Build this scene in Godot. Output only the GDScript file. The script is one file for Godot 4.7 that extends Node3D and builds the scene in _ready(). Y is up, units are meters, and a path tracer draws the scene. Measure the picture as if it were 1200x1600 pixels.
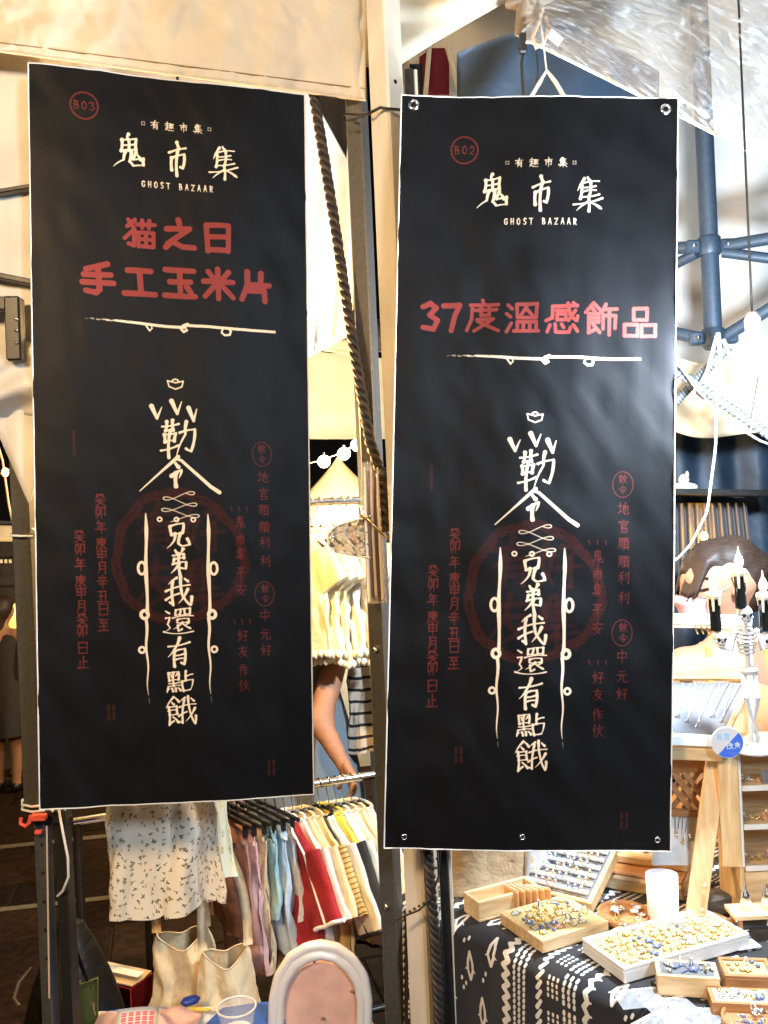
extends Node3D

const F := 1400.0
const EYE := 1.62
var cam: Camera3D
var M := {}
var T := {}
var names := {}
var rng := RandomNumberGenerator.new()
var wn := FastNoiseLite.new()

# ------------------------------------------------------------------ light, sky, camera
func setup() -> void:
	cam = Camera3D.new()
	cam.name = "camera"
	cam.position = Vector3(0, EYE, 0)
	cam.rotation_degrees = Vector3(0, 0, -2.5)
	cam.fov = rad_to_deg(2.0 * atan(800.0 / F))
	cam.near = 0.05
	cam.far = 400.0
	add_child(cam)
	cam.current = true
	var e := Environment.new()
	e.background_mode = Environment.BG_SKY
	var sm := ProceduralSkyMaterial.new()
	sm.sky_top_color = Color(0.02, 0.022, 0.03)
	sm.sky_horizon_color = Color(0.07, 0.06, 0.055)
	sm.ground_bottom_color = Color(0.02, 0.02, 0.02)
	sm.ground_horizon_color = Color(0.05, 0.045, 0.04)
	var sky := Sky.new()
	sky.sky_material = sm
	e.sky = sky
	e.background_energy_multiplier = 1.0
	e.tonemap_mode = Environment.TONE_MAPPER_LINEAR
	e.tonemap_exposure = 1.0
	e.sdfgi_enabled = true
	e.ssao_enabled = true
	e.ssil_enabled = true
	var we := WorldEnvironment.new()
	we.name = "world_environment"
	we.environment = e
	add_child(we)
	var moon := DirectionalLight3D.new()
	moon.name = "moon"
	moon.light_energy = 0.01
	moon.light_color = Color(0.8, 0.86, 1.0)
	moon.light_angular_distance = 0.5
	moon.rotation_degrees = Vector3(-60, 30, 0)
	moon.shadow_enabled = true
	add_child(moon)

func V(px: float, py: float, d: float) -> Vector3:
	return cam.transform * Vector3((px - 600.0) / F * d, -(py - 800.0) / F * d, -d)

func G(px: float, py: float, h: float) -> Vector3:
	var dir := V(px, py, 1.0) - cam.position
	return cam.position + dir * ((h - EYE) / dir.y)

# a small push for cloth: long soft creases that lean with the fall of the cloth
func crease(p: Vector3, amp: float) -> Vector3:
	var q := Vector3(p.x * 26.0 + p.y * 5.0, p.y * 9.0, p.z * 26.0)
	return Vector3(wn.get_noise_3dv(q), 0.3 * wn.get_noise_3dv(q + Vector3(40, 0, 0)), wn.get_noise_3dv(q + Vector3(0, 70, 0))) * amp

# ------------------------------------------------------------------ naming
func numbered(n: String) -> String:
	names[n] = names.get(n, -1) + 1
	return n if names[n] == 0 else "%s_%03d" % [n, names[n]]

func thing(called: String, label: String, category: String, at := Vector3.ZERO, group := "") -> Node3D:
	var o := Node3D.new()
	o.name = numbered(called)
	add_child(o)
	o.position = at
	tag(o, label, category, group)
	return o

func tag(o: Node, label: String, category: String, group := "") -> void:
	o.set_meta("label", label)
	o.set_meta("category", category)
	if group:
		o.set_meta("group", group)

# mesh coordinates are world coordinates: the node undoes its thing's offset
func obj(called: String, st: SurfaceTool, m: Material, parent: Node3D = null) -> MeshInstance3D:
	var o := put_mesh(called, st, m, parent)
	if parent and not parent is MeshInstance3D:
		o.transform = parent.transform.affine_inverse()
	return o

# mesh coordinates are the parent's own
func put_mesh(called: String, st: SurfaceTool, m: Material, parent: Node3D = null) -> MeshInstance3D:
	var o := MeshInstance3D.new()
	o.name = called if parent else numbered(called)
	st.generate_normals()
	o.mesh = st.commit()
	o.material_override = m
	(parent if parent else self).add_child(o, true)
	return o

func structure(o: Node3D) -> void:
	o.set_meta("kind", "structure")

# ------------------------------------------------------------------ mesh building
func begin() -> SurfaceTool:
	var st := SurfaceTool.new()
	st.begin(Mesh.PRIMITIVE_TRIANGLES)
	return st

func tri(st: SurfaceTool, a: Vector3, b: Vector3, c: Vector3, n: Vector3) -> void:
	st.set_smooth_group(-1)
	if (c - a).cross(b - a).dot(n) < 0.0:
		var t := b
		b = c
		c = t
	for p in [a, b, c]:
		st.set_uv(Vector2(p.x + p.z, p.y))
		st.add_vertex(p)

func quad(st: SurfaceTool, a: Vector3, b: Vector3, c: Vector3, d: Vector3, n: Vector3) -> void:
	tri(st, a, b, c, n)
	tri(st, a, c, d, n)

func box(st: SurfaceTool, xf: Transform3D, size: Vector3, bevel := 0.0015) -> void:
	var h := size / 2.0
	var b := minf(bevel, minf(h.x, minf(h.y, h.z)) * 0.45)
	var c := {}
	for sx in [-1, 1]:
		for sy in [-1, 1]:
			for sz in [-1, 1]:
				c[[sx, sy, sz, 0]] = xf * Vector3(sx * h.x, sy * (h.y - b), sz * (h.z - b))
				c[[sx, sy, sz, 1]] = xf * Vector3(sx * (h.x - b), sy * h.y, sz * (h.z - b))
				c[[sx, sy, sz, 2]] = xf * Vector3(sx * (h.x - b), sy * (h.y - b), sz * h.z)
				tri(st, c[[sx, sy, sz, 0]], c[[sx, sy, sz, 1]], c[[sx, sy, sz, 2]], xf.basis * Vector3(sx, sy, sz))
	for s in [-1, 1]:
		quad(st, c[[s, -1, -1, 0]], c[[s, 1, -1, 0]], c[[s, 1, 1, 0]], c[[s, -1, 1, 0]], xf.basis.x * s)
		quad(st, c[[-1, s, -1, 1]], c[[1, s, -1, 1]], c[[1, s, 1, 1]], c[[-1, s, 1, 1]], xf.basis.y * s)
		quad(st, c[[-1, -1, s, 2]], c[[1, -1, s, 2]], c[[1, 1, s, 2]], c[[-1, 1, s, 2]], xf.basis.z * s)
		for s2 in [-1, 1]:
			quad(st, c[[s, s2, -1, 0]], c[[s, s2, 1, 0]], c[[s, s2, 1, 1]], c[[s, s2, -1, 1]], xf.basis.x * s + xf.basis.y * s2)
			quad(st, c[[s, -1, s2, 0]], c[[s, 1, s2, 0]], c[[s, 1, s2, 2]], c[[s, -1, s2, 2]], xf.basis.x * s + xf.basis.z * s2)
			quad(st, c[[-1, s, s2, 1]], c[[1, s, s2, 1]], c[[1, s, s2, 2]], c[[-1, s, s2, 2]], xf.basis.y * s + xf.basis.z * s2)

func boxat(p: Vector3, size: Vector3, yaw := 0.0, bevel := 0.0015) -> SurfaceTool:
	var st := begin()
	box(st, Transform3D(Basis(Vector3.UP, yaw), p), size, bevel)
	return st

# a square bar between two points
func bar(st: SurfaceTool, a: Vector3, b: Vector3, w: float, t: float, side := Vector3.RIGHT, bevel := 0.002) -> void:
	var y := (b - a).normalized()
	var z := side.cross(y).normalized()
	var x := y.cross(z).normalized()
	box(st, Transform3D(Basis(x, y, z), (a + b) / 2.0), Vector3(w, (b - a).length(), t), bevel)

func barof(a: Vector3, b: Vector3, w: float, t: float, side := Vector3.RIGHT, bevel := 0.002) -> SurfaceTool:
	var st := begin()
	bar(st, a, b, w, t, side, bevel)
	return st

# rings of equal length become a skin
func loft(st: SurfaceTool, rings: Array, closed := true, caps := true, us := 1.0, vs := 1.0) -> void:
	st.set_smooth_group(0)
	var n: int = rings[0].size()
	var last := n if closed else n - 1
	for i in rings.size() - 1:
		for k in last:
			var k2 := (k + 1) % n
			var q := [rings[i][k], rings[i][k2], rings[i + 1][k2], rings[i + 1][k]]
			var u0 := float(k) / last * us
			var u1 := float(k + 1) / last * us
			var v0 := float(i) / (rings.size() - 1) * vs
			var v1 := float(i + 1) / (rings.size() - 1) * vs
			var w := [Vector2(u0, v0), Vector2(u1, v0), Vector2(u1, v1), Vector2(u0, v1)]
			for j in [0, 1, 2, 0, 2, 3]:
				st.set_uv(w[j])
				st.add_vertex(q[j])
	if caps and closed:
		st.set_smooth_group(-1)
		for e in [0, rings.size() - 1]:
			var mid := Vector3.ZERO
			for p in rings[e]:
				mid += p / n
			for k in n:
				var t := [mid, rings[e][k], rings[e][(k + 1) % n]]
				for j in ([0, 2, 1] if e == 0 else [0, 1, 2]):
					st.set_uv(Vector2(0.5, 0.5))
					st.add_vertex(t[j])

func frame_at(dir: Vector3, hint := Vector3.UP) -> Array:
	var y := dir.normalized()
	var x := hint.cross(y)
	if x.length() < 0.05:
		x = Vector3.RIGHT.cross(y)
	x = x.normalized()
	return [x, x.cross(y).normalized()]

func tube(st: SurfaceTool, pts: Array, r: Variant, sides := 8, caps := true) -> void:
	var rings := []
	var x := Vector3.ZERO
	for i in pts.size():
		var dir: Vector3 = pts[mini(i + 1, pts.size() - 1)] - pts[maxi(i - 1, 0)]
		dir = dir.normalized()
		if i == 0:
			x = frame_at(dir)[0]
		else:
			x = (x - dir * x.dot(dir)).normalized()
		var z := x.cross(dir)
		var rr: float = r[i] if r is Array else r
		var ring := []
		for k in sides:
			var a := TAU * k / sides
			ring.append(pts[i] + (x * cos(a) + z * sin(a)) * rr)
		rings.append(ring)
	loft(st, rings, true, caps)

func tubeof(pts: Array, r: Variant, sides := 8, caps := true) -> SurfaceTool:
	var st := begin()
	tube(st, pts, r, sides, caps)
	return st

# profile: pairs (radius, height) turned about the y axis of xf
func lathe(st: SurfaceTool, xf: Transform3D, profile: Array, sides := 16, caps := true, oval := 1.0) -> void:
	var rings := []
	for p in profile:
		var ring := []
		for k in sides:
			var a := -TAU * k / sides
			ring.append(xf * Vector3(cos(a) * p[0], p[1], sin(a) * p[0] * oval))
		rings.append(ring)
	loft(st, rings, true, caps)

func latheof(at: Vector3, profile: Array, sides := 16, b := Basis.IDENTITY, caps := true, oval := 1.0) -> SurfaceTool:
	var st := begin()
	lathe(st, Transform3D(b, at), profile, sides, caps, oval)
	return st

func ball(st: SurfaceTool, c: Vector3, r: Vector3, b := Basis.IDENTITY, n := 8) -> void:
	var prof := []
	for i in n + 1:
		var a := PI * i / n - PI / 2.0
		prof.append([maxf(cos(a), 0.001) * r.x, sin(a) * r.y])
	lathe(st, Transform3D(b, c), prof, n * 2, false, r.z / r.x)

func ballof(c: Vector3, r: Vector3, b := Basis.IDENTITY, n := 8) -> SurfaceTool:
	var st := begin()
	ball(st, c, r, b, n)
	return st

func ring_of(c: Vector3, x: Vector3, y: Vector3, r: float, w: float, n := 14) -> SurfaceTool:
	var pts := []
	for i in n + 1:
		pts.append(c + (x * cos(TAU * i / n) + y * sin(TAU * i / n)) * r)
	return tubeof(pts, w, 6, false)

# a grid of points from a function of (u, v)
func sheet(st: SurfaceTool, nu: int, nv: int, f: Callable, us := 1.0, vs := 1.0) -> void:
	var rings := []
	for j in nv + 1:
		var row := []
		for i in nu + 1:
			row.append(f.call(float(i) / nu, float(j) / nv))
		rings.append(row)
	loft(st, rings, false, false, us, vs)

func sheetof(nu: int, nv: int, f: Callable, us := 1.0, vs := 1.0) -> SurfaceTool:
	var st := begin()
	sheet(st, nu, nv, f, us, vs)
	return st

# a sheet of cloth with thickness: the grid twice, 'thick' apart, and its rim
func cloth(nu: int, nv: int, f: Callable, thick: Vector3, us := 1.0, vs := 1.0) -> SurfaceTool:
	var st := begin()
	sheet(st, nu, nv, f, us, vs)
	sheet(st, nu, nv, func(u, v): return f.call(1.0 - u, v) + thick, us, vs)
	for e in 4:
		var a := []
		var b := []
		var n := nu if e < 2 else nv
		for i in n + 1:
			var s := float(i) / n
			var p: Vector3 = f.call(s, 0.0) if e == 0 else f.call(s, 1.0) if e == 1 else f.call(0.0, s) if e == 2 else f.call(1.0, s)
			a.append(p)
			b.append(p + thick)
		loft(st, [a, b], false, false, 0.01, 0.01)
	return st

func poly(st: SurfaceTool, pts: Array, n: Vector3, thick: float) -> void:
	var x := frame_at(n)[0] as Vector3
	var y := n.cross(x)
	var flat := PackedVector2Array()
	for p in pts:
		flat.append(Vector2(p.dot(x), p.dot(y)))
	var idx := Geometry2D.triangulate_polygon(flat)
	for i in range(0, idx.size(), 3):
		tri(st, pts[idx[i]], pts[idx[i + 1]], pts[idx[i + 2]], n)
		tri(st, pts[idx[i]] - n * thick, pts[idx[i + 1]] - n * thick, pts[idx[i + 2]] - n * thick, -n)
	var mid := Vector3.ZERO
	for p in pts:
		mid += p / pts.size()
	for i in pts.size():
		var a: Vector3 = pts[i]
		var b: Vector3 = pts[(i + 1) % pts.size()]
		quad(st, a, b, b - n * thick, a - n * thick, (a + b) / 2.0 - mid)

# ------------------------------------------------------------------ smooth bodies from tapered bones (surface nets)
func bones_mesh(bones: Array, cell: float, blend: float) -> SurfaceTool:
	var lo := Vector3.ONE * 1e9
	var hi := -lo
	for b in bones:
		var r := maxf(b[2], b[3]) + cell * 3.0
		for p in [b[0], b[1]]:
			lo = lo.min(p - Vector3.ONE * r)
			hi = hi.max(p + Vector3.ONE * r)
	var n := Vector3i(((hi - lo) / cell).ceil()) + Vector3i.ONE
	var val := PackedFloat32Array()
	val.resize(n.x * n.y * n.z)
	val.fill(1e3)
	for b in bones:
		var a: Vector3 = b[0]
		var ab: Vector3 = b[1] - a
		var l2 := maxf(ab.length_squared(), 1e-9)
		var r := maxf(b[2], b[3]) + cell * 2.0 + blend
		var squash: Vector3 = b[4] if b.size() > 4 else Vector3.ONE
		var i0 := Vector3i(((a.min(b[1]) - Vector3.ONE * r - lo) / cell).floor()).clamp(Vector3i.ZERO, n - Vector3i.ONE)
		var i1 := Vector3i(((a.max(b[1]) + Vector3.ONE * r - lo) / cell).ceil()).clamp(Vector3i.ZERO, n - Vector3i.ONE)
		for z in range(i0.z, i1.z + 1):
			for y in range(i0.y, i1.y + 1):
				var row := (z * n.y + y) * n.x
				for x in range(i0.x, i1.x + 1):
					var p := lo + Vector3(x, y, z) * cell
					var t := clampf((p - a).dot(ab) / l2, 0.0, 1.0)
					var d := ((p - a - ab * t) * squash).length() - lerpf(b[2], b[3], t)
					var old := val[row + x]
					var h := maxf(blend - absf(old - d), 0.0) / blend
					val[row + x] = minf(old, d) - h * h * blend * 0.25
	var st := begin()
	st.set_smooth_group(0)
	var ids := {}
	var count := 0
	var step := [1, n.x, n.x * n.y]
	for z in n.z - 1:
		for y in n.y - 1:
			for x in n.x - 1:
				var at := (z * n.y + y) * n.x + x
				var first := val[at] < 0.0
				var mixed := false
				for c in range(1, 8):
					if (val[at + (c & 1) + (step[1] if c & 2 else 0) + (step[2] if c & 4 else 0)] < 0.0) != first:
						mixed = true
						break
				if not mixed:
					continue
				var sum := Vector3.ZERO
				var hits := 0
				for ax in 3:
					for c in 4:
						var o := [0, 0, 0]
						o[(ax + 1) % 3] = c & 1
						o[(ax + 2) % 3] = c >> 1
						var i: int = at + o[0] + o[1] * step[1] + o[2] * step[2]
						var v0 := val[i]
						var v1 := val[i + step[ax]]
						if (v0 < 0.0) != (v1 < 0.0):
							var q := Vector3(o[0], o[1], o[2])
							q[ax] += v0 / (v0 - v1)
							sum += q
							hits += 1
				st.set_uv(Vector2(x, y) * 0.05)
				st.add_vertex(lo + (Vector3(x, y, z) + sum / hits) * cell)
				ids[at] = count
				count += 1
	for at in ids:
		for ax in 3:
			var v0 := val[at]
			var v1 := val[at + step[ax]]
			if (v0 < 0.0) == (v1 < 0.0):
				continue
			var b1: int = step[(ax + 1) % 3]
			var b2: int = step[(ax + 2) % 3]
			if not (ids.has(at - b1) and ids.has(at - b2) and ids.has(at - b1 - b2)):
				continue
			var q := [ids[at], ids[at - b1], ids[at - b1 - b2], ids[at - b2]]
			for k in ([0, 2, 1, 0, 3, 2] if v0 < 0.0 else [0, 1, 2, 0, 2, 3]):
				st.add_index(q[k])
	return st

# ------------------------------------------------------------------ materials
func mat(c: Color, rough := 0.7, metal := 0.0, opt := {}) -> StandardMaterial3D:
	var m := StandardMaterial3D.new()
	m.albedo_color = Color(c.r, c.g, c.b).linear_to_srgb()
	m.roughness = rough
	m.metallic = metal
	m.cull_mode = BaseMaterial3D.CULL_DISABLED
	if opt.has("tex"):
		m.albedo_texture = opt.tex
	if opt.has("tri"):
		m.uv1_triplanar = true
		m.uv1_scale = opt.tri
	if opt.has("bump"):
		m.heightmap_enabled = true
		m.heightmap_texture = opt.bump
		m.heightmap_scale = opt.get("depth", 0.1)
	if opt.has("rtex"):
		m.roughness_texture = opt.rtex
	if opt.has("sheen"):
		m.rim_enabled = true
		m.rim = opt.sheen
	if opt.has("glow"):
		m.emission_enabled = true
		m.emission = opt.glow
		m.emission_energy_multiplier = opt.get("power", 1.0)
	if opt.has("through"):
		m.backlight_enabled = true
		m.backlight = Color(opt.through, opt.through, opt.through).linear_to_srgb()
	if opt.has("alpha"):
		m.transparency = BaseMaterial3D.TRANSPARENCY_ALPHA
		m.albedo_color.a = opt.alpha
	return m

func noise_image(size: Vector2i, freq: float, octaves: int, sd: int, lo: Color, hi: Color, kind := FastNoiseLite.TYPE_SIMPLEX_SMOOTH, power := 1.0) -> ImageTexture:
	var n := FastNoiseLite.new()
	n.noise_type = kind
	n.frequency = freq
	n.fractal_octaves = octaves
	n.seed = sd
	var src := n.get_seamless_image(size.x, size.y)
	var data := src.get_data()
	var out := PackedByteArray()
	out.resize(size.x * size.y * 3)
	var lut := []
	for i in 256:
		var c := lo.lerp(hi, pow(i / 255.0, power)).linear_to_srgb()
		lut.append([c.r8, c.g8, c.b8])
	for i in size.x * size.y:
		var l: Array = lut[data[i]]
		out[i * 3] = l[0]
		out[i * 3 + 1] = l[1]
		out[i * 3 + 2] = l[2]
	return ImageTexture.create_from_image(Image.create_from_data(size.x, size.y, false, Image.FORMAT_RGB8, out))

func grey(a: float) -> Color:
	return Color(a, a, a)

func materials() -> void:
	var W := Color.WHITE
	T.weave = noise_image(Vector2i(256, 256), 0.12, 3, 3, grey(0.0), grey(1.0))
	T.crumple = noise_image(Vector2i(512, 512), 0.008, 4, 5, grey(0.0), grey(1.0))
	T.crease = noise_image(Vector2i(512, 512), 0.012, 3, 15, grey(0.0), grey(1.0), FastNoiseLite.TYPE_CELLULAR)
	T.soil = noise_image(Vector2i(512, 512), 0.009, 5, 8, grey(0.76), grey(1.0))
	T.scuff = noise_image(Vector2i(512, 512), 0.03, 5, 9, grey(0.55), grey(1.0))
	T.pine = noise_image(Vector2i(512, 512), 0.012, 4, 21, Color(0.55, 0.34, 0.15), Color(0.80, 0.60, 0.34))
	T.teak = noise_image(Vector2i(512, 512), 0.012, 4, 22, Color(0.30, 0.13, 0.045), Color(0.52, 0.26, 0.10))
	T.stone = noise_image(Vector2i(512, 512), 0.02, 5, 23, Color(0.010, 0.0055, 0.0033), Color(0.034, 0.019, 0.0105))
	T.rough = noise_image(Vector2i(256, 256), 0.02, 4, 31, grey(0.35), grey(0.9))
	T.wear = noise_image(Vector2i(512, 512), 0.02, 5, 61, grey(0.84), grey(1.0))
	T.strands = noise_image(Vector2i(512, 512), 0.02, 4, 51, Color(0.006, 0.003, 0.002), Color(0.060, 0.034, 0.024))
	M.canopy = mat(Color(0.76, 0.66, 0.49), 0.62, 0.0, {"tex": T.soil, "tri": Vector3.ONE * 0.9, "bump": T.crumple, "depth": 0.5, "through": 0.3})
	M.canopy_white = mat(Color(0.80, 0.78, 0.73), 0.6, 0.0, {"tex": T.soil, "tri": Vector3.ONE * 1.1, "bump": T.crumple, "depth": 0.6, "through": 0.35})
	M.canopy_grey = mat(Color(0.42, 0.40, 0.36), 0.6, 0.0, {"tex": T.soil, "tri": Vector3.ONE * 1.3, "bump": T.crumple, "depth": 0.8})
	M.thread = mat(Color(0.30, 0.20, 0.10), 0.9)
	M.steel_black = mat(Color(0.028, 0.026, 0.023), 0.45, 0.2, {"tex": T.scuff, "tri": Vector3.ONE * 5.0, "rtex": T.rough})
	M.steel_grey = mat(Color(0.10, 0.095, 0.085), 0.5, 0.3, {"tex": T.scuff, "tri": Vector3.ONE * 5.0})
	M.steel_blue = mat(Color(0.030, 0.050, 0.075), 0.5, 0.1, {"tex": T.scuff, "tri": Vector3.ONE * 4.0})
	M.paint_white = mat(Color(0.82, 0.75, 0.62), 0.42, 0.0, {"tex": T.soil, "tri": Vector3(3.0, 0.8, 3.0), "rtex": T.rough})
	M.chrome = mat(Color(0.75, 0.74, 0.72), 0.18, 1.0)
	M.brass = mat(Color(0.80, 0.58, 0.22), 0.28, 1.0)
	M.silver = mat(Color(0.78, 0.78, 0.8), 0.25, 1.0)
	M.hole = mat(grey(0.004), 0.9)
	M.plastic_black = mat(grey(0.012), 0.35)
	M.plastic_white = mat(Color(0.8, 0.79, 0.76), 0.4)
	M.plastic_red = mat(Color(0.75, 0.10, 0.06), 0.4)
	M.rope = mat(Color(0.022, 0.017, 0.013), 0.55, 0.0, {"sheen": 0.4})
	M.rope_pale = mat(Color(0.55, 0.40, 0.28), 0.6)
	M.pine = mat(W, 0.5, 0.0, {"tex": T.pine, "tri": Vector3(1.2, 9.0, 9.0)})
	M.pine_up = mat(W, 0.5, 0.0, {"tex": T.pine, "tri": Vector3(9.0, 1.2, 9.0)})
	M.teak = mat(W, 0.5, 0.0, {"tex": T.teak, "tri": Vector3(1.5, 10.0, 10.0)})
	M.stone = mat(W, 0.75, 0.0, {"tex": T.stone, "tri": Vector3.ONE * 1.7, "bump": T.scuff, "depth": 0.2})
	M.stone.metallic_specular = 0.2
	M.mortar = mat(Color(0.016, 0.012, 0.009), 0.9)
	M.line_paint = mat(Color(0.15, 0.12, 0.08), 0.8, 0.0, {"tex": T.scuff, "tri": Vector3.ONE * 2.0})
	M.hair = mat(Color(0.9, 0.9, 0.9), 0.5, 0.0, {"tex": T.strands, "tri": Vector3(3, 20, 20)})
	M.hair.metallic_specular = 0.35
	M.skin = mat(Color(0.36, 0.185, 0.11), 0.55)
	M.skin_tan = mat(Color(0.33, 0.16, 0.09), 0.62)
	M.navy = mat(Color(0.022, 0.04, 0.065), 0.55, 0.0, {"bump": T.crumple, "tri": Vector3.ONE * 1.2, "depth": 1.0})

# cloth of a garment: soft wear creases over its weave
func garment(c: Color) -> StandardMaterial3D:
	return mat(c, 0.88, 0.0, {"tex": T.wear, "bump": T.crumple, "tri": Vector3(5.0, 2.6, 5.0), "depth": 0.7, "sheen": 0.12})

func fabric(c: Color, depth := 0.05, scale := 14.0) -> StandardMaterial3D:
	return mat(c, 0.85, 0.0, {"bump": T.weave, "tri": Vector3.ONE * scale, "depth": depth, "sheen": 0.15})

# ------------------------------------------------------------------ print: brush strokes drawn into a picture
class Canvas:
	var w: int
	var h: int
	var d: PackedByteArray
	func _init(ww: int, hh: int, c: Color) -> void:
		w = ww
		h = hh
		var s := c.linear_to_srgb()
		var im := Image.create(w, h, false, Image.FORMAT_RGB8)
		im.fill(s)
		d = im.get_data()
	func blend(x: int, y: int, c: Color, a: float) -> void:
		var i := (y * w + x) * 3
		d[i] = int(lerpf(d[i], c.r * 255.0, a))
		d[i + 1] = int(lerpf(d[i + 1], c.g * 255.0, a))
		d[i + 2] = int(lerpf(d[i + 2], c.b * 255.0, a))
	# a brush mark from a to b whose half width runs from ra to rb
	func mark(a: Vector2, b: Vector2, ra: float, rb: float, c: Color, alpha := 1.0) -> void:
		var r := maxf(ra, rb) + 1.0
		var x0 := maxi(int(minf(a.x, b.x) - r), 0)
		var x1 := mini(int(maxf(a.x, b.x) + r) + 1, w - 1)
		var y0 := maxi(int(minf(a.y, b.y) - r), 0)
		var y1 := mini(int(maxf(a.y, b.y) + r) + 1, h - 1)
		var ab := b - a
		var l2 := maxf(ab.length_squared(), 1e-6)
		for y in range(y0, y1 + 1):
			for x in range(x0, x1 + 1):
				var p := Vector2(x + 0.5, y + 0.5) - a
				var t := clampf(p.dot(ab) / l2, 0.0, 1.0)
				var k := lerpf(ra, rb, t) + 0.5 - (p - ab * t).length()
				if k > 0.0:
					blend(x, y, c, minf(k, 1.0) * alpha)
	func path(pts: Array, ra: float, rb: float, c: Color, alpha := 1.0) -> void:
		for i in pts.size() - 1:
			mark(pts[i], pts[i + 1], lerpf(ra, rb, float(i) / (pts.size() - 1)), lerpf(ra, rb, float(i + 1) / (pts.size() - 1)), c, alpha)
	func oval(c: Vector2, rx: float, ry: float, wd: float, col: Color, alpha := 1.0, from := 0.0, to := TAU) -> void:
		var pts := []
		for i in 21:
			var a := lerpf(from, to, i / 20.0)
			pts.append(c + Vector2(cos(a) * rx, sin(a) * ry))
		path(pts, wd, wd, col, alpha)
	func fill(x0: float, y0: float, x1: float, y1: float, c: Color, alpha := 1.0) -> void:
		for y in range(maxi(int(y0), 0), mini(int(y1), h)):
			for x in range(maxi(int(x0), 0), mini(int(x1), w)):
				blend(x, y, c, alpha)
	func texture() -> ImageTexture:
		return ImageTexture.create_from_image(Image.create_from_data(w, h, false, Image.FORMAT_RGB8, d))

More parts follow.
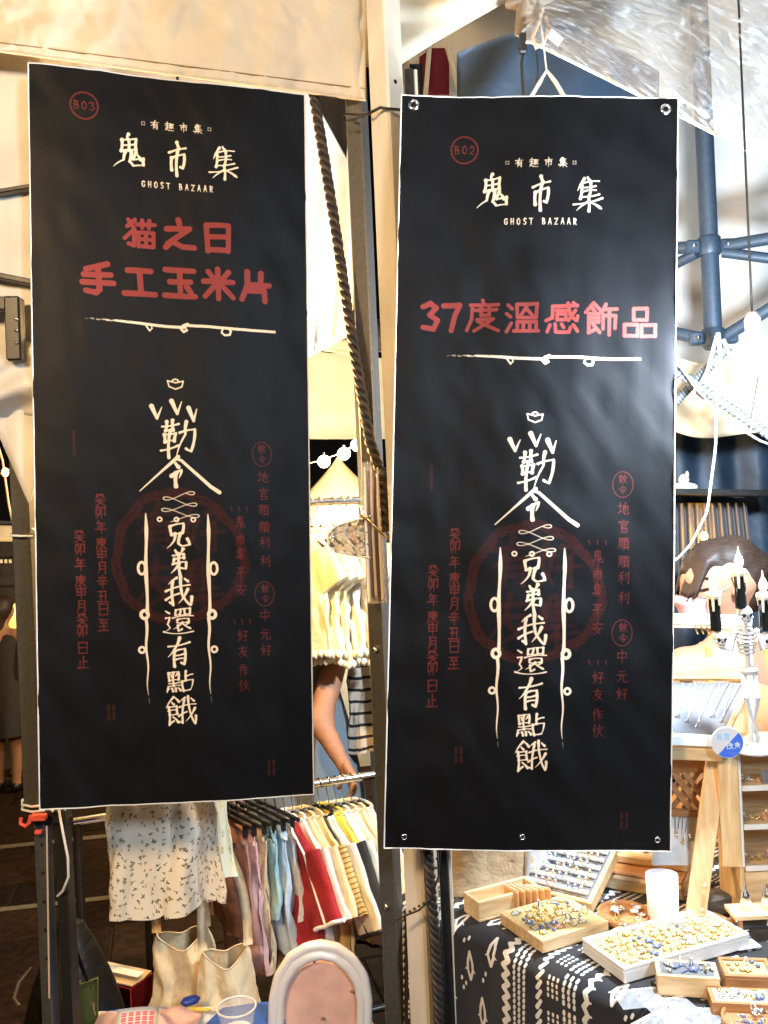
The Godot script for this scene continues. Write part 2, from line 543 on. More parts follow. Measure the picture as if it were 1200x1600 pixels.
# strokes of each sign on a field of 100 by 100, as x, y, x, y ...
var SIGNS := {
	"有": [[10,28,90,22],[52,4,35,40,10,62],[36,45,34,95],[36,45,72,42,72,92,60,86],[38,60,70,58],[38,74,70,72]],
	"趣": [[12,22,48,20],[30,5,30,40],[8,40,50,38],[30,40,30,78],[30,58,46,57],[20,58,8,92],[20,78,45,90,95,92],[52,22,72,20],[57,22,57,65],[67,22,67,70],[57,36,67,36],[57,48,67,48],[50,66,70,62],[72,24,92,24,72,72],[74,38,94,70]],
	"市": [[48,3,54,18],[12,30,88,22],[26,46,24,80],[26,46,78,38,74,78,62,74],[50,24,48,98]],
	"集": [[36,4,14,36],[26,24,26,60],[48,2,54,12],[28,18,82,14],[30,30,74,28],[30,42,74,40],[28,56,82,52],[54,14,54,56],[4,76,94,64],[50,58,50,98],[48,70,14,94],[52,70,92,94]],
	"鬼": [[50,0,42,14],[28,16,28,48],[28,16,74,12,70,46],[50,16,48,46],[30,31,72,29],[28,48,72,45],[40,48,32,74,4,94],[56,48,54,80,64,93,94,92,96,72],[74,54,64,74,84,70],[78,62,86,76]],
	"猫": [[38,6,14,30],[18,8,36,36,34,90,18,84],[32,42,6,68],[44,20,98,17],[60,6,60,30],[82,5,80,30],[48,46,48,92],[48,46,94,44,94,90],[48,90,94,90],[48,67,94,67],[71,46,71,90]],
	"之": [[48,3,52,20],[12,34,82,30,14,82],[8,94,28,74,60,90,97,90]],
	"日": [[16,10,20,95],[16,10,86,8,84,92],[20,48,82,46],[20,90,84,89]],
	"手": [[78,4,14,24],[8,42,88,38],[4,66,96,64],[50,18,54,86,44,97,14,92]],
	"工": [[14,14,84,13],[50,16,54,84],[4,88,97,87]],
	"玉": [[6,10,94,10],[20,48,84,46],[50,12,52,90],[4,93,98,92],[72,62,86,82]],
	"米": [[18,12,34,32],[82,10,64,32],[4,44,96,42],[48,2,50,98],[44,50,8,92],[56,50,96,92]],
	"片": [[24,6,24,50,6,96],[26,48,94,46],[68,8,66,44],[26,66,78,64,80,98]],
	"勒": [[4,14,50,10],[16,2,16,26],[36,0,36,26],[16,26,36,25],[26,26,24,98],[12,36,12,56],[12,36,42,34,40,55],[12,55,42,54],[2,78,50,68],[54,34,96,28,88,86,72,78],[72,6,72,40,44,96]],
	"令": [[50,2,6,42],[50,2,94,38],[40,34,60,42],[24,56,74,54,56,76],[38,72,58,92]],
	"卩": [[44,3,60,20],[18,52,78,32,62,64],[46,44,44,97]],
	"兄": [[20,12,24,44],[20,10,76,4,70,40],[26,42,72,38],[40,42,34,68,8,96],[60,42,54,80,66,92,96,88,90,66]],
	"弟": [[32,2,42,16],[68,0,58,16],[22,22,74,18,72,36],[24,38,74,35],[26,36,22,56],[20,56,84,52,80,78,62,74],[50,18,52,100],[48,56,12,90]],
	"我": [[46,2,14,20],[4,42,94,30],[32,14,32,90,18,80],[6,70,52,54],[58,0,66,60,94,98,97,70],[86,44,52,86],[74,8,86,18]],
	"還": [[8,6,20,16],[6,32,22,32,14,56,20,70,6,82],[2,82,34,92,98,90],[40,6,90,4],[40,6,42,24],[90,4,88,24],[42,24,88,23],[56,6,56,23],[72,6,72,23],[30,34,98,32],[46,42,46,54],[46,42,84,41,82,53],[46,54,82,53],[62,54,34,76],[50,64,50,84,60,78],[84,56,66,66],[62,58,94,80]],
	"點": [[8,8,10,42],[8,8,46,6,44,40],[27,8,27,66],[16,16,20,26],[38,14,34,26],[10,42,44,40],[8,54,46,52],[4,68,52,66],[8,78,2,94],[20,78,22,90],[32,78,36,90],[44,76,52,90],[70,6,68,46],[70,28,96,22],[58,50,62,92],[58,50,94,46,88,90],[62,90,88,88]],
	"餓": [[28,0,2,34],[28,0,48,20],[24,18,30,26],[12,32,12,92,30,80],[12,32,40,31,40,58],[12,45,40,44],[12,58,40,57],[24,66,46,88],[66,6,50,16],[46,36,98,30],[60,14,58,90,48,84],[46,66,70,54],[74,2,80,60,98,98,99,70],[94,44,68,86],[86,10,94,20]],
	"癸": [[20,10,44,8,10,38],[22,20,32,28],[60,4,52,20],[74,8,62,22],[54,10,94,40],[30,44,72,42],[14,58,88,56],[50,44,46,72,10,96],[50,64,92,94]],
	"卯": [[34,8,16,18,14,74,34,62],[34,10,44,60,20,96],[56,14,56,96],[56,14,86,12,86,72,74,66]],
	"年": [[32,4,16,28],[26,20,84,18],[30,42,78,40],[30,42,30,64],[6,66,94,62],[54,20,54,98]],
	"庚": [[52,2,56,12],[14,16,90,14],[20,16,18,60,6,96],[34,28,78,26,78,52],[24,40,88,38],[34,52,78,50],[56,18,52,60,26,96],[54,56,92,94]],
	"申": [[16,22,18,70],[16,22,84,20,82,68],[18,45,82,44],[18,68,82,66],[50,2,50,98]],
	"月": [[28,8,28,60,14,94],[28,8,76,6,76,92,64,86],[30,34,76,32],[30,58,76,56]],
	"辛": [[50,2,52,12],[18,18,82,16],[34,22,40,38],[66,20,60,38],[8,44,92,42],[20,66,80,64],[50,44,50,98]],
	"丑": [[16,14,74,12,68,90],[36,14,32,90],[20,50,72,48],[4,92,96,90]],
	"至": [[12,10,88,8],[44,10,24,36,74,32],[64,22,80,42],[20,62,80,60],[50,42,50,90],[6,92,94,90]],
	"止": [[52,6,52,88],[54,44,84,42],[24,42,24,88],[6,92,94,90]],
	"地": [[6,34,38,32],[22,10,22,76],[4,84,40,70],[44,48,90,34,88,64,78,62],[68,6,68,72],[54,26,54,82,62,92,96,90,96,76]],
	"官": [[50,2,52,12],[12,18,14,32],[12,18,90,16,84,30],[32,34,32,96],[32,34,72,33,72,54],[32,54,72,53],[32,70,78,69,78,94],[32,94,78,93]],
	"順": [[12,10,10,60,4,90],[24,12,24,80],[36,8,36,92],[46,12,96,10],[70,12,64,24],[52,26,52,76],[52,26,90,25,90,76],[52,42,90,41],[52,58,90,57],[52,76,90,75],[62,78,46,96],[78,78,94,96]],
	"利": [[44,6,14,18],[6,36,54,34],[30,14,30,96],[28,42,6,74],[32,44,50,64],[66,18,66,66],[88,6,88,92,76,86]],
	"敕": [[10,20,52,18],[14,34,14,56],[14,34,48,33,48,55],[14,56,48,55],[31,4,31,98],[30,60,8,86],[33,60,52,80],[68,4,56,36],[62,26,94,24],[84,26,52,94],[60,42,94,92]],
	"中": [[14,26,16,64],[14,26,86,24,84,62],[16,62,84,60],[50,2,50,98]],
	"元": [[26,14,74,12],[8,38,92,36],[38,38,34,70,8,94],[60,38,60,82,68,92,94,88,94,72]],
	"好": [[24,6,16,50,40,84],[38,30,30,62,6,92],[4,36,46,32],[56,16,90,14,72,36],[72,36,74,86,62,90],[48,54,96,50]],
	"平": [[16,14,84,12],[28,24,36,42],[72,22,62,42],[6,54,94,52],[50,14,50,98]],
	"安": [[50,2,52,12],[12,20,14,34],[12,20,90,18,82,32],[46,30,28,66,78,96],[66,48,54,78,12,96],[6,54,94,52]],
	"友": [[12,24,88,20],[44,4,38,40,8,80],[36,44,76,42,56,76,20,96],[38,52,92,94]],
	"作": [[32,4,8,46],[22,30,22,98],[52,4,36,44],[46,26,94,24],[58,26,58,98],[60,48,88,46],[60,70,90,68]],
	"伙": [[28,4,6,46],[20,32,20,98],[46,26,40,48],[86,22,76,44],[64,6,62,50,36,96],[64,54,96,94]],
	"度": [[50,0,54,12],[14,16,97,14],[20,16,18,60,4,97],[30,32,92,30],[46,22,46,48],[70,22,70,48],[46,48,70,47],[34,62,82,60,26,98],[38,68,97,98]],
	"溫": [[8,10,20,22],[4,38,16,48],[4,96,18,68],[34,8,36,50],[34,8,94,6,92,50],[36,50,92,50],[63,14,46,44],[63,22,82,44],[36,64,36,90],[36,64,92,63,92,90],[54,64,54,90],[73,64,73,90],[26,93,99,92]],
	"感": [[22,14,22,50,2,60],[22,14,96,10],[34,27,64,26],[36,38,36,56],[36,38,62,37,62,55],[36,56,62,55],[68,3,76,44,94,58,97,44],[90,26,70,58],[84,2,94,12],[14,74,6,96],[30,70,32,95,72,95,76,80],[50,70,56,80],[84,72,97,92]],
	"飾": [[26,0,2,30],[26,0,50,24],[24,18,30,26],[12,34,12,94,30,84],[12,34,42,33,42,60],[12,47,42,46],[12,60,42,59],[26,68,46,92],[64,2,52,30],[60,18,98,16],[56,38,56,80],[56,38,94,37,92,78],[75,20,75,99]],
	"品": [[32,6,32,42],[32,6,72,5,72,42],[32,42,72,41],[4,58,4,94],[4,58,44,57,44,94],[4,94,44,93],[56,58,56,94],[56,58,97,57,97,94],[56,94,97,93]],
	"免": [[34,4,12,30],[32,12,66,10,52,28],[20,30,20,56],[20,30,80,28,80,54],[20,56,80,54],[50,30,36,70,10,94],[60,56,60,86,92,88,92,72]],
	"費": [[14,10,80,9,80,22],[16,22,80,22],[16,22,16,36,90,34,86,44],[38,2,36,30,16,48],[60,2,60,48],[28,52,28,84],[28,52,74,51,74,84],[28,62,74,62],[28,73,74,73],[28,84,74,84],[36,86,14,98],[64,86,90,98]],
	"改": [[8,14,44,12,44,38],[8,40,44,38],[8,40,10,90,46,76],[64,4,52,36],[60,26,96,24],[84,26,48,94],[58,42,96,92]],
	"夾": [[10,24,90,22],[50,4,50,50,10,96],[50,50,92,94],[28,34,14,62],[28,36,40,58],[74,32,60,60],[74,36,90,58]],
	"G": [[82,22,60,8,26,18,16,50,26,84,62,92,84,74,84,54,56,54]], "H": [[22,6,20,94],[78,6,80,94],[22,50,78,48]],
	"O": [[50,6,18,28,18,72,50,94,82,72,82,28,50,6]], "S": [[80,16,50,6,22,24,40,46,74,60,74,84,46,95,18,82]],
	"T": [[8,10,92,8],[50,10,48,96]], "B": [[24,6,22,94],[24,6,66,14,66,40,26,48],[26,48,78,58,76,86,22,94]],
	"A": [[50,6,12,96],[50,6,88,96],[28,62,74,60]], "Z": [[14,10,84,8,16,92,88,90]],
	"R": [[24,6,22,96],[24,6,72,14,72,42,24,52],[40,52,84,96]], "0": [[50,6,20,28,20,72,50,94,80,72,80,28,50,6]],
	"2": [[18,24,46,6,78,24,70,50,16,92,84,92]], "3": [[8,18,46,6,78,22,44,46,86,64,66,94,10,88]], "7": [[6,14,90,12,66,46,48,98]],
}

# one sign: centre, width and height in picture points; the brush narrows along each stroke
func sign_at(c: Canvas, s: String, at: Vector2, sx: float, sy: float, brush: float, col: Color, alpha := 1.0, taper := 0.55) -> void:
	for line in SIGNS[s]:
		var pts := []
		for i in range(0, line.size(), 2):
			pts.append(at + Vector2((line[i] - 50.0) / 100.0 * sx, (line[i + 1] - 50.0) / 100.0 * sy))
		c.path(pts, brush, brush * taper, col, alpha)

# brush writing: heavier down strokes, pressed heads, sweeps to the left run out to a point, lines rise to the right
func brush_at(c: Canvas, s: String, at: Vector2, sx: float, sy: float, brush: float, col: Color) -> void:
	var n := 0
	for line in SIGNS[s]:
		var pts := []
		for i in range(0, line.size(), 2):
			var q := Vector2((line[i] - 50.0) / 100.0, (line[i + 1] - 50.0) / 100.0)
			q.y -= 0.10 * q.x
			q.x += 0.02 * sin(n * 2.1 + i)
			pts.append(at + q * Vector2(sx, sy))
		var smooth := []
		for i in pts.size() - 1:
			var bow: Vector2 = (pts[i + 1] - pts[i]).orthogonal() * (0.05 if n % 2 else -0.04)
			for k in 8:
				var t := k / 8.0
				smooth.append(pts[i].lerp(pts[i + 1], t) + bow * sin(t * PI))
		smooth.append(pts[-1])
		var m := smooth.size() - 1
		var way: Vector2 = pts[-1] - pts[-2]
		var sweep := way.x < -absf(way.y) * 0.25 and way.y > 0.0
		var foot := way.x > absf(way.y) * 0.4 and way.y > 0.15 * absf(way.x)
		var wid := func(i: int) -> float:
			var t := float(i) / m
			var dir: Vector2 = (smooth[mini(i + 1, m)] - smooth[maxi(i - 1, 0)]).normalized()
			var w := brush * (0.40 + 0.42 * absf(dir.y)) * (1.0 + 0.4 * exp(-t * 9.0) + 0.3 * exp(-(1.0 - t) * 9.0))
			if sweep:
				w *= lerpf(1.05, 0.22, t * t)
			elif foot:
				w *= lerpf(0.7, 1.45, t) * (0.35 if t > 0.97 else 1.0)
			return w * (1.0 + 0.05 * sin(i * 1.7 + n))
		for i in m:
			c.mark(smooth[i], smooth[i + 1], wid.call(i), wid.call(i + 1), col)
		n += 1

func row(c: Canvas, text: String, at: Vector2, step: Vector2, size: float, brush: float, col: Color, alpha := 1.0) -> void:
	for i in text.length():
		if text[i] != " ":
			sign_at(c, text[i], at + step * i, size, size, brush, col, alpha)

# photograph points of a banner to picture points of its print
func onto(which: int, px: float, py: float) -> Vector2:
	if which == 1:
		var v := (py - 150.0) / 1177.0
		return Vector2((px - 627.0 + 27.0 * v) / (433.0 + 14.0 * v) * 768.0, v * 2048.0)
	var s := (px - 44.0 - 10.0) / 434.0
	var t := (py - 98.0 - 50.0 * s) / (1167.0 - 75.0 * s)
	return Vector2((px - 44.0 - 17.0 * t) / 430.0 * 768.0, t * 2048.0)

func banner_print(which: int) -> ImageTexture:
	var base := Color(0.0046, 0.0046, 0.0052)
	var c := Canvas.new(768, 2048, base)
	var cream := Color(0.86, 0.70, 0.52).linear_to_srgb()
	var red := Color(0.25, 0.040, 0.034).linear_to_srgb()
	var dim := Color(0.125, 0.020, 0.015).linear_to_srgb()
	var seal := Color(0.038, 0.008, 0.006).linear_to_srgb()
	var moves := [[0, -52], [257, -52], [302, -47], [351, -45], [565, -23], [660, -21], [740, -10], [900, -7], [1400, -6]]
	var shift := func(y: float) -> float:
		for i in moves.size() - 1:
			if y < moves[i + 1][0]:
				return remap(y, moves[i][0], moves[i + 1][0], moves[i][1], moves[i + 1][1])
		return -12.0
	var p := func(x: float, y: float) -> Vector2:
		return onto(1, x, y) + (Vector2(8 if y < 400.0 else 0, shift.call(y)) if which == 0 else Vector2.ZERO)
	# the round number mark
	var num: Vector2 = onto(1, 726, 236) if which == 1 else onto(0, 127, 165)
	c.oval(num, 37, 37, 2.6, dim, 0.85)
	for i in 3:
		sign_at(c, ("B02" if which == 1 else "B03")[i], num + Vector2((i - 1) * 21.0, 0), 18, 25, 2.4, dim, 0.9)
	# heading
	row(c, "有趣市集", p.call(811, 257), Vector2(40, 0), 27, 1.7, cream, 0.9)
	for x in [792.5, 897.0]:
		var q: Vector2 = p.call(x, 256.5)
		c.path([q + Vector2(-4, -4), q + Vector2(4, -4), q + Vector2(4, 4), q + Vector2(-4, 4), q + Vector2(-4, -4)], 1.2, 1.2, cream, 0.6)
	brush_at(c, "鬼", p.call(769, 302), 88, 96, 4.7, cream)
	brush_at(c, "市", p.call(845, 306), 64, 100, 4.9, cream)
	brush_at(c, "集", p.call(919, 307), 88, 96, 4.2, cream)
	var word := "GHOST BAZAAR"
	for i in word.length():
		if word[i] != " ":
			sign_at(c, word[i], p.call(790, 351) + Vector2(i * 17.2, 0), 11, 19, 1.9, cream, 0.95)
	# the stall's own title
	if which == 1:
		var at := [[673, 501], [706, 501], [753.6, 500], [815, 503], [877, 503], [939, 504], [1000, 508]]
		for i in 7:
			sign_at(c, "37度溫感飾品"[i], onto(1, at[i][0], at[i][1]), 52 if i < 2 else 92, 80 if i < 2 else 86, 7.6 if i < 2 else 5.2, red, 1.0, 0.95)
	else:
		var at := [[210, 365], [272, 366], [332, 372], [148, 435], [211, 441], [273, 442], [334, 444], [393.5, 447]]
		for i in 8:
			sign_at(c, "猫之日手工玉米片"[i], onto(0, at[i][0], at[i][1]), 90, 88, [6.2, 8.5, 8.0, 8.6, 8.6, 8.4, 8.2, 8.8][i], red, 1.0, 0.92)
	# brush line with three knots
	var dry := RandomNumberGenerator.new()
	dry.seed = 5
	for i in 150:
		var f := i / 150.0
		var x := 688.0 + 312.0 * f
		var y := 562.0 + 4.5 * f + (3.2 if f < 0.53 else 0.0) * smoothstep(0.1, 0.4, f) + sin(f * 17.0) * 0.5
		for k in 5:
			if dry.randf() < clampf(f * 3.2, 0.04, 1.0):
				var off := (k - 2.0) * 1.5 * minf(0.3 + f * 2.2, 1.0)
				c.mark(p.call(x, y) + Vector2(0, off), p.call(x + 3.0, y) + Vector2(0, off + dry.randf_range(-0.4, 0.4)), 0.9, 0.9, cream, minf(0.5 + f * 2.0, 1.0))
	c.path([p.call(790, 566), p.call(797, 576), p.call(801, 572), p.call(799, 566)], 2.6, 1.4, cream)
	c.path([p.call(858, 562), p.call(850, 565), p.call(847, 571), p.call(851, 575), p.call(856, 572)], 3.2, 3.6, cream)
	c.path([p.call(914, 566), p.call(912, 573), p.call(917, 577), p.call(925, 576), p.call(927, 570), p.call(924, 566)], 2.6, 3.4, cream)
	# seal behind the column of signs
	for i in 260:
		var a := TAU * i / 260.0
		var a2 := TAU * (i + 1) / 260.0
		for r in 9:
			if dry.randf() < 0.72:
				var q := 166.0 + r * 3.0 + 6.0 * sin(a * 3.0 + 1.0) + 3.0 * sin(a * 11.0)
				c.mark(p.call(833, 932) + Vector2(cos(a), sin(a)) * q, p.call(833, 932) + Vector2(cos(a2), sin(a2)) * q, 1.9, 1.9, seal, dry.randf_range(0.5, 0.95))
	var sq := [["有", 800, 885], ["好", 872, 890], ["友", 800, 975], ["集", 868, 980]]
	for s in sq:
		sign_at(c, s[0], p.call(s[1], s[2]), 135, 150, 9.0, seal, 0.62)
	# ingot, three ticks
	var ing: Vector2 = p.call(835, 659)
	c.path([ing + Vector2(-22, -8), ing + Vector2(-18, 8), ing + Vector2(0, 15), ing + Vector2(18, 8), ing + Vector2(22, -8), ing + Vector2(12, -6), ing + Vector2(0, -3), ing + Vector2(-12, -6), ing + Vector2(-22, -8)], 2.0, 2.0, cream)
	c.oval(ing + Vector2(0, -6), 9, 7, 2.0, cream, 1.0, PI, TAU)
	for t in [[796, 694, 804, 712, 812, 695], [828, 685, 836.5, 704, 844, 686], [855, 695, 862.5, 714, 868, 696]]:
		c.path([p.call(t[0], t[1]), p.call(t[2], t[3])], 7.0, 4.0, cream)
		c.path([p.call(t[2], t[3]), p.call(t[4], t[5])], 4.0, 1.6, cream)
	brush_at(c, "勒", p.call(837, 742), 98, 106, 5.0, cream)
	c.path([p.call(836, 771), p.call(812, 792), p.call(773, 827)], 5.6, 1.6, cream)
	c.path([p.call(832, 774), p.call(841, 777), p.call(887, 818), p.call(901, 827)], 3.4, 6.0, cream)
	brush_at(c, "卩", p.call(833, 800), 50, 68, 6.2, cream)
	# looping flourish
	var loop := []
	for i in 140:
		var f := i / 139.0
		loop.append(p.call(836.0 + sin(f * PI * 5.0 + 0.5) * (24.0 + 8.0 * f), 826.0 + f * 46.0 + sin(f * PI * 10.0 + 1.0) * 4.6))
	c.path(loop, 1.5, 1.5, cream, 0.7)
	# two side lines with loops
	for side in [[781.0, 778.0, 772.0, -1.0], [881.0, 879.0, 888.0, 1.0]]:
		for i in 60:
			var f := i / 60.0
			var g := (i + 1) / 60.0
			c.mark(p.call(lerpf(side[0], side[1], f) + sin(f * 9.0) * 0.8, 863 + 160 * f), p.call(lerpf(side[0], side[1], g) + sin(g * 9.0) * 0.8, 863 + 160 * g), 1.6 + 3.2 * minf(f * 6.0, 1.0) + 0.8 * sin(f * 13.0), 1.6 + 3.2 * minf(g * 6.0, 1.0) + 0.8 * sin(g * 13.0), cream)
		c.oval(p.call(side[2], 951), 10, 17, 3.8, cream)
		c.oval(p.call(side[1] + side[3] * 4.0, 1026), 10, 11, 4.6, cream)
		for i in 30:
			var f := i / 30.0
			if f > 0.8 and i % 3 == 0:
				continue
			c.mark(p.call(side[1] - 2.0 + sin(f * 14.0) * 1.2, 1032 + f * 138), p.call(side[1] - 2.0 + sin(f * 14.0 + 0.5) * 1.2, 1036 + f * 138), 4.6 - f * 3.6, 4.4 - f * 3.6, cream, 1.0 - maxf(f - 0.75, 0.0) * 3.0)
		c.oval(p.call(side[1] + side[3] * 8.0 - 2.0, 1083), 8, 8, 3.2, cream)
	for x in [803, 830, 857]:
		c.oval(p.call(x, 872), 6.0, 5.5, 2.2, cream)
	# the column
	for g in [["兄", 831, 898, 70, 72], ["弟", 832, 941, 58, 72], ["我", 829, 990, 78, 86], ["還", 828, 1038, 84, 76], ["有", 827, 1087, 74, 86], ["點", 828, 1135, 78, 64], ["餓", 827, 1183, 88, 84]]:
		brush_at(c, g[0], p.call(g[1], g[2]), g[3], g[4], 3.6 if g[0] in ["還", "點", "餓"] else 4.7, cream)
	# dates in small red signs
	var y1 := [843, 862, 886, 912, 930, 951, 973, 996, 1017, 1042]
	var y2 := [901, 921, 945, 972, 990, 1012, 1033, 1051, 1078, 1101]
	for i in 10:
		sign_at(c, "癸卯年庚申月辛丑日至"[i], p.call(711.0 - i * 0.2, y1[i]), 33, 37, 2.4, dim, 0.95)
		sign_at(c, "癸卯年庚申月癸卯日止"[i], p.call(677.0 - i * 0.2, y2[i]), 33, 37, 2.4, dim, 0.95)
	var yr := [800, 828, 855, 883, 908, 939]
	for i in 6:
		sign_at(c, "地官順順利利"[i], p.call(974, yr[i]), 32, 36, 2.0, dim, 0.8)
	for y in [763.0, 993.0]:
		c.oval(p.call(973.0 - (y - 763.0) * 0.008, y), 28, 35, 1.5, dim, 0.75)
		sign_at(c, "敕", p.call(973, y - 8), 26, 28, 1.8, dim, 0.75)
		sign_at(c, "令", p.call(973, y + 9), 28, 22, 1.8, dim, 0.75)
	for i in 3:
		sign_at(c, "中元好"[i], p.call(971, [1029, 1060, 1087][i]), 32, 36, 2.0, dim, 0.8)
	for i in 5:
		sign_at(c, "鬼市集平安"[i], p.call(933, [875, 903, 927, 957, 986][i]), 32, 36, 2.0, dim, 0.8)
	for i in 4:
		sign_at(c, "好友作伙"[i], p.call(933, [1062, 1088, 1119, 1144][i]), 32, 36, 2.0, dim, 0.8)
	for y in [854, 1039]:
		for x in [921, 934, 947]:
			c.path([p.call(x - 2, y - 3), p.call(x, y + 4)], 2.6, 1.0, dim, 0.7)
	c.path([p.call(674, 736), p.call(674, 772)], 4.0, 4.0, dim, 0.4)
	for q in [[712, 1175], [720, 1175], [712, 1189], [720, 1189], [971, 1274], [979, 1274], [971, 1288], [979, 1288]]:
		c.path([p.call(q[0], q[1] - 4), p.call(q[0], q[1] + 4)], 4.0, 4.0, dim, 0.45)
	return c.texture()

func floral_print() -> ImageTexture:
	var c := Canvas.new(512, 512, Color(0.80, 0.73, 0.58))
	var r := RandomNumberGenerator.new()
	r.seed = 4
	for i in 240:
		var p := Vector2((i % 15 + r.randf()) * 512.0 / 15.0, (i / 15 + r.randf()) * 32.0)
		var a := r.randf() * TAU
		var col: Color = [Color(0.12, 0.09, 0.035), Color(0.26, 0.19, 0.07), Color(0.06, 0.045, 0.03), Color(0.14, 0.10, 0.03)][i % 4].linear_to_srgb()
		c.path([p, p + Vector2.from_angle(a) * 9.0, p + Vector2.from_angle(a + 0.3) * 17.0], 1.2, 0.8, col)
		for k in r.randi_range(1, 3):
			var q := p + Vector2.from_angle(a) * (4.0 + k * 5.0)
			var e := q + Vector2.from_angle(a + (0.9 if k % 2 else -0.9)) * r.randf_range(6.0, 10.0)
			c.path([q, q.lerp(e, 0.5), e], 1.2, 1.2, col)
			c.path([q.lerp(e, 0.35), q.lerp(e, 0.7)], 2.8, 2.2, col)
	return c.texture()

func blossom_print() -> ImageTexture:
	var c := Canvas.new(512, 512, Color(0.78, 0.70, 0.48))
	var r := RandomNumberGenerator.new()
	r.seed = 9
	for i in 70:
		var p := Vector2(r.randf() * 512.0, r.randf() * 512.0)
		var col: Color = [Color(0.72, 0.42, 0.06), Color(0.80, 0.56, 0.16), Color(0.55, 0.33, 0.10)][i % 3].linear_to_srgb()
		for k in 5:
			var q := p + Vector2.from_angle(k * TAU / 5.0 + i) * 8.0
			c.mark(q, q, 5.0, 5.0, col, 0.8)
	return c.texture()

func stripe_print(n: int, a: Color, b: Color, share: float) -> ImageTexture:
	var c := Canvas.new(256, 512, a)
	var s := b.linear_to_srgb()
	for i in n:
		c.fill(0, (i + 0.5) * 512.0 / n, 256, (i + 0.5 + share) * 512.0 / n, s)
	return c.texture()

# black and white woven pattern of the table cloth, one repeat of 0.42 m
func ikat_print() -> ImageTexture:
	var c := Canvas.new(1024, 1024, Color(0.013, 0.013, 0.016))
	var w := Color(0.74, 0.70, 0.64).linear_to_srgb()
	for i in 22:
		var y := i * 1024.0 / 22.0
		c.path([Vector2(52, y), Vector2(74, y + 36)], 11, 9, w)
	for g in 6:
		for i in 3:
			for j in 4:
				c.mark(Vector2(118 + i * 26, g * 171 + 14 + j * 28), Vector2(118 + i * 26, g * 171 + 22 + j * 28), 6, 7, w)
		for i in 3:
			for j in 5:
				c.mark(Vector2(208 + i * 32, g * 171 + 8 + j * 31), Vector2(210 + i * 32, g * 171 + 20 + j * 31), 9, 8, w)
	for i in 16:
		var y := i * 64.0
		c.path([Vector2(330, y), Vector2(352, y + 32), Vector2(330, y + 64)], 13, 13, w)
		c.path([Vector2(352, y + 32), Vector2(372, y + 32)], 9, 5, w)
	for q in [[450, 110], [600, 300], [480, 520], [690, 90], [640, 640], [470, 850], [760, 430], [780, 800], [640, 930]]:
		var p := Vector2(q[0], q[1])
		c.path([p + Vector2(0, -70), p + Vector2(-20, -20), p + Vector2(-16, 24), p + Vector2(0, 76), p + Vector2(18, 22), p + Vector2(20, -22), p + Vector2(0, -70)], 9, 9, w)
		for s in [-1, 1]:
			c.path([p + Vector2(22 * s, -14), p + Vector2(38 * s, -26)], 6, 3, w)
	for q in [[540, 160], [560, 190], [530, 210], [560, 420], [590, 440], [700, 260], [720, 300], [560, 700], [600, 760], [720, 600], [740, 640], [540, 960], [720, 960]]:
		c.mark(Vector2(q[0], q[1]), Vector2(q[0] + 2, q[1] + 10), 8, 8, w)
	for i in 9:
		var y := i * 114.0
		c.path([Vector2(846, y), Vector2(880, y + 28), Vector2(846, y + 57), Vector2(880, y + 86), Vector2(846, y + 114)], 14, 14, w)
		for j in 4:
			for k in 3:
				c.mark(Vector2(920 + k * 34, y + 14 + j * 28), Vector2(924 + k * 34, y + 24 + j * 28), 9, 8, w)
	return c.texture()

func carton_print() -> ImageTexture:
	var c := Canvas.new(512, 256, Color(0.36, 0.012, 0.010))
	var o := Color(0.62, 0.24, 0.08).linear_to_srgb()
	var cr := Color(0.72, 0.50, 0.34).linear_to_srgb()
	for q in [[70, 170, 44], [130, 190, 38], [30, 200, 30]]:
		c.mark(Vector2(q[0], q[1]), Vector2(q[0] + 20, q[1]), q[2], q[2], o)
		for k in [-0.5, 0.0, 0.5]:
			c.oval(Vector2(q[0] + 10 + k * q[2], q[1]), q[2] * 0.35, q[2] * 0.9, 2.0, cr, 0.6)
		c.path([Vector2(q[0] + 10, q[1] - q[2]), Vector2(q[0] + 22, q[1] - q[2] - 22)], 5, 3, cr)
	c.path([Vector2(20, 40), Vector2(52, 96)], 10, 6, cr, 0.7)
	c.mark(Vector2(150, 70), Vector2(150, 70), 14, 14, Color(0.01, 0.005, 0.005).linear_to_srgb())
	for i in 3:
		for j in 4:
			var x := 300.0 + i * 62.0
			var y := 60.0 + j * 40.0
			if (i + j) % 4 != 3:
				c.fill(x, y, x + 40, y + 26, cr)
				c.path([Vector2(x + 8, y + 8), Vector2(x + 30, y + 18)], 2, 2, Color(0.3, 0.02, 0.02).linear_to_srgb())
	return c.texture()

func flyer_print() -> ImageTexture:
	var c := Canvas.new(256, 256, Color(0.55, 0.53, 0.52))
	var p := Color(0.72, 0.06, 0.14).linear_to_srgb()
	for i in 5:
		for j in 4:
			c.fill(30 + i * 42, 24 + j * 26, 58 + i * 42, 44 + j * 26, p)
			c.path([Vector2(34 + i * 42, 34 + j * 26), Vector2(54 + i * 42, 34 + j * 26)], 1.6, 1.6, Color(0.8, 0.7, 0.7))
	c.mark(Vector2(90, 230), Vector2(170, 230), 60, 60, Color(0.60, 0.20, 0.16).linear_to_srgb())
	return c.texture()

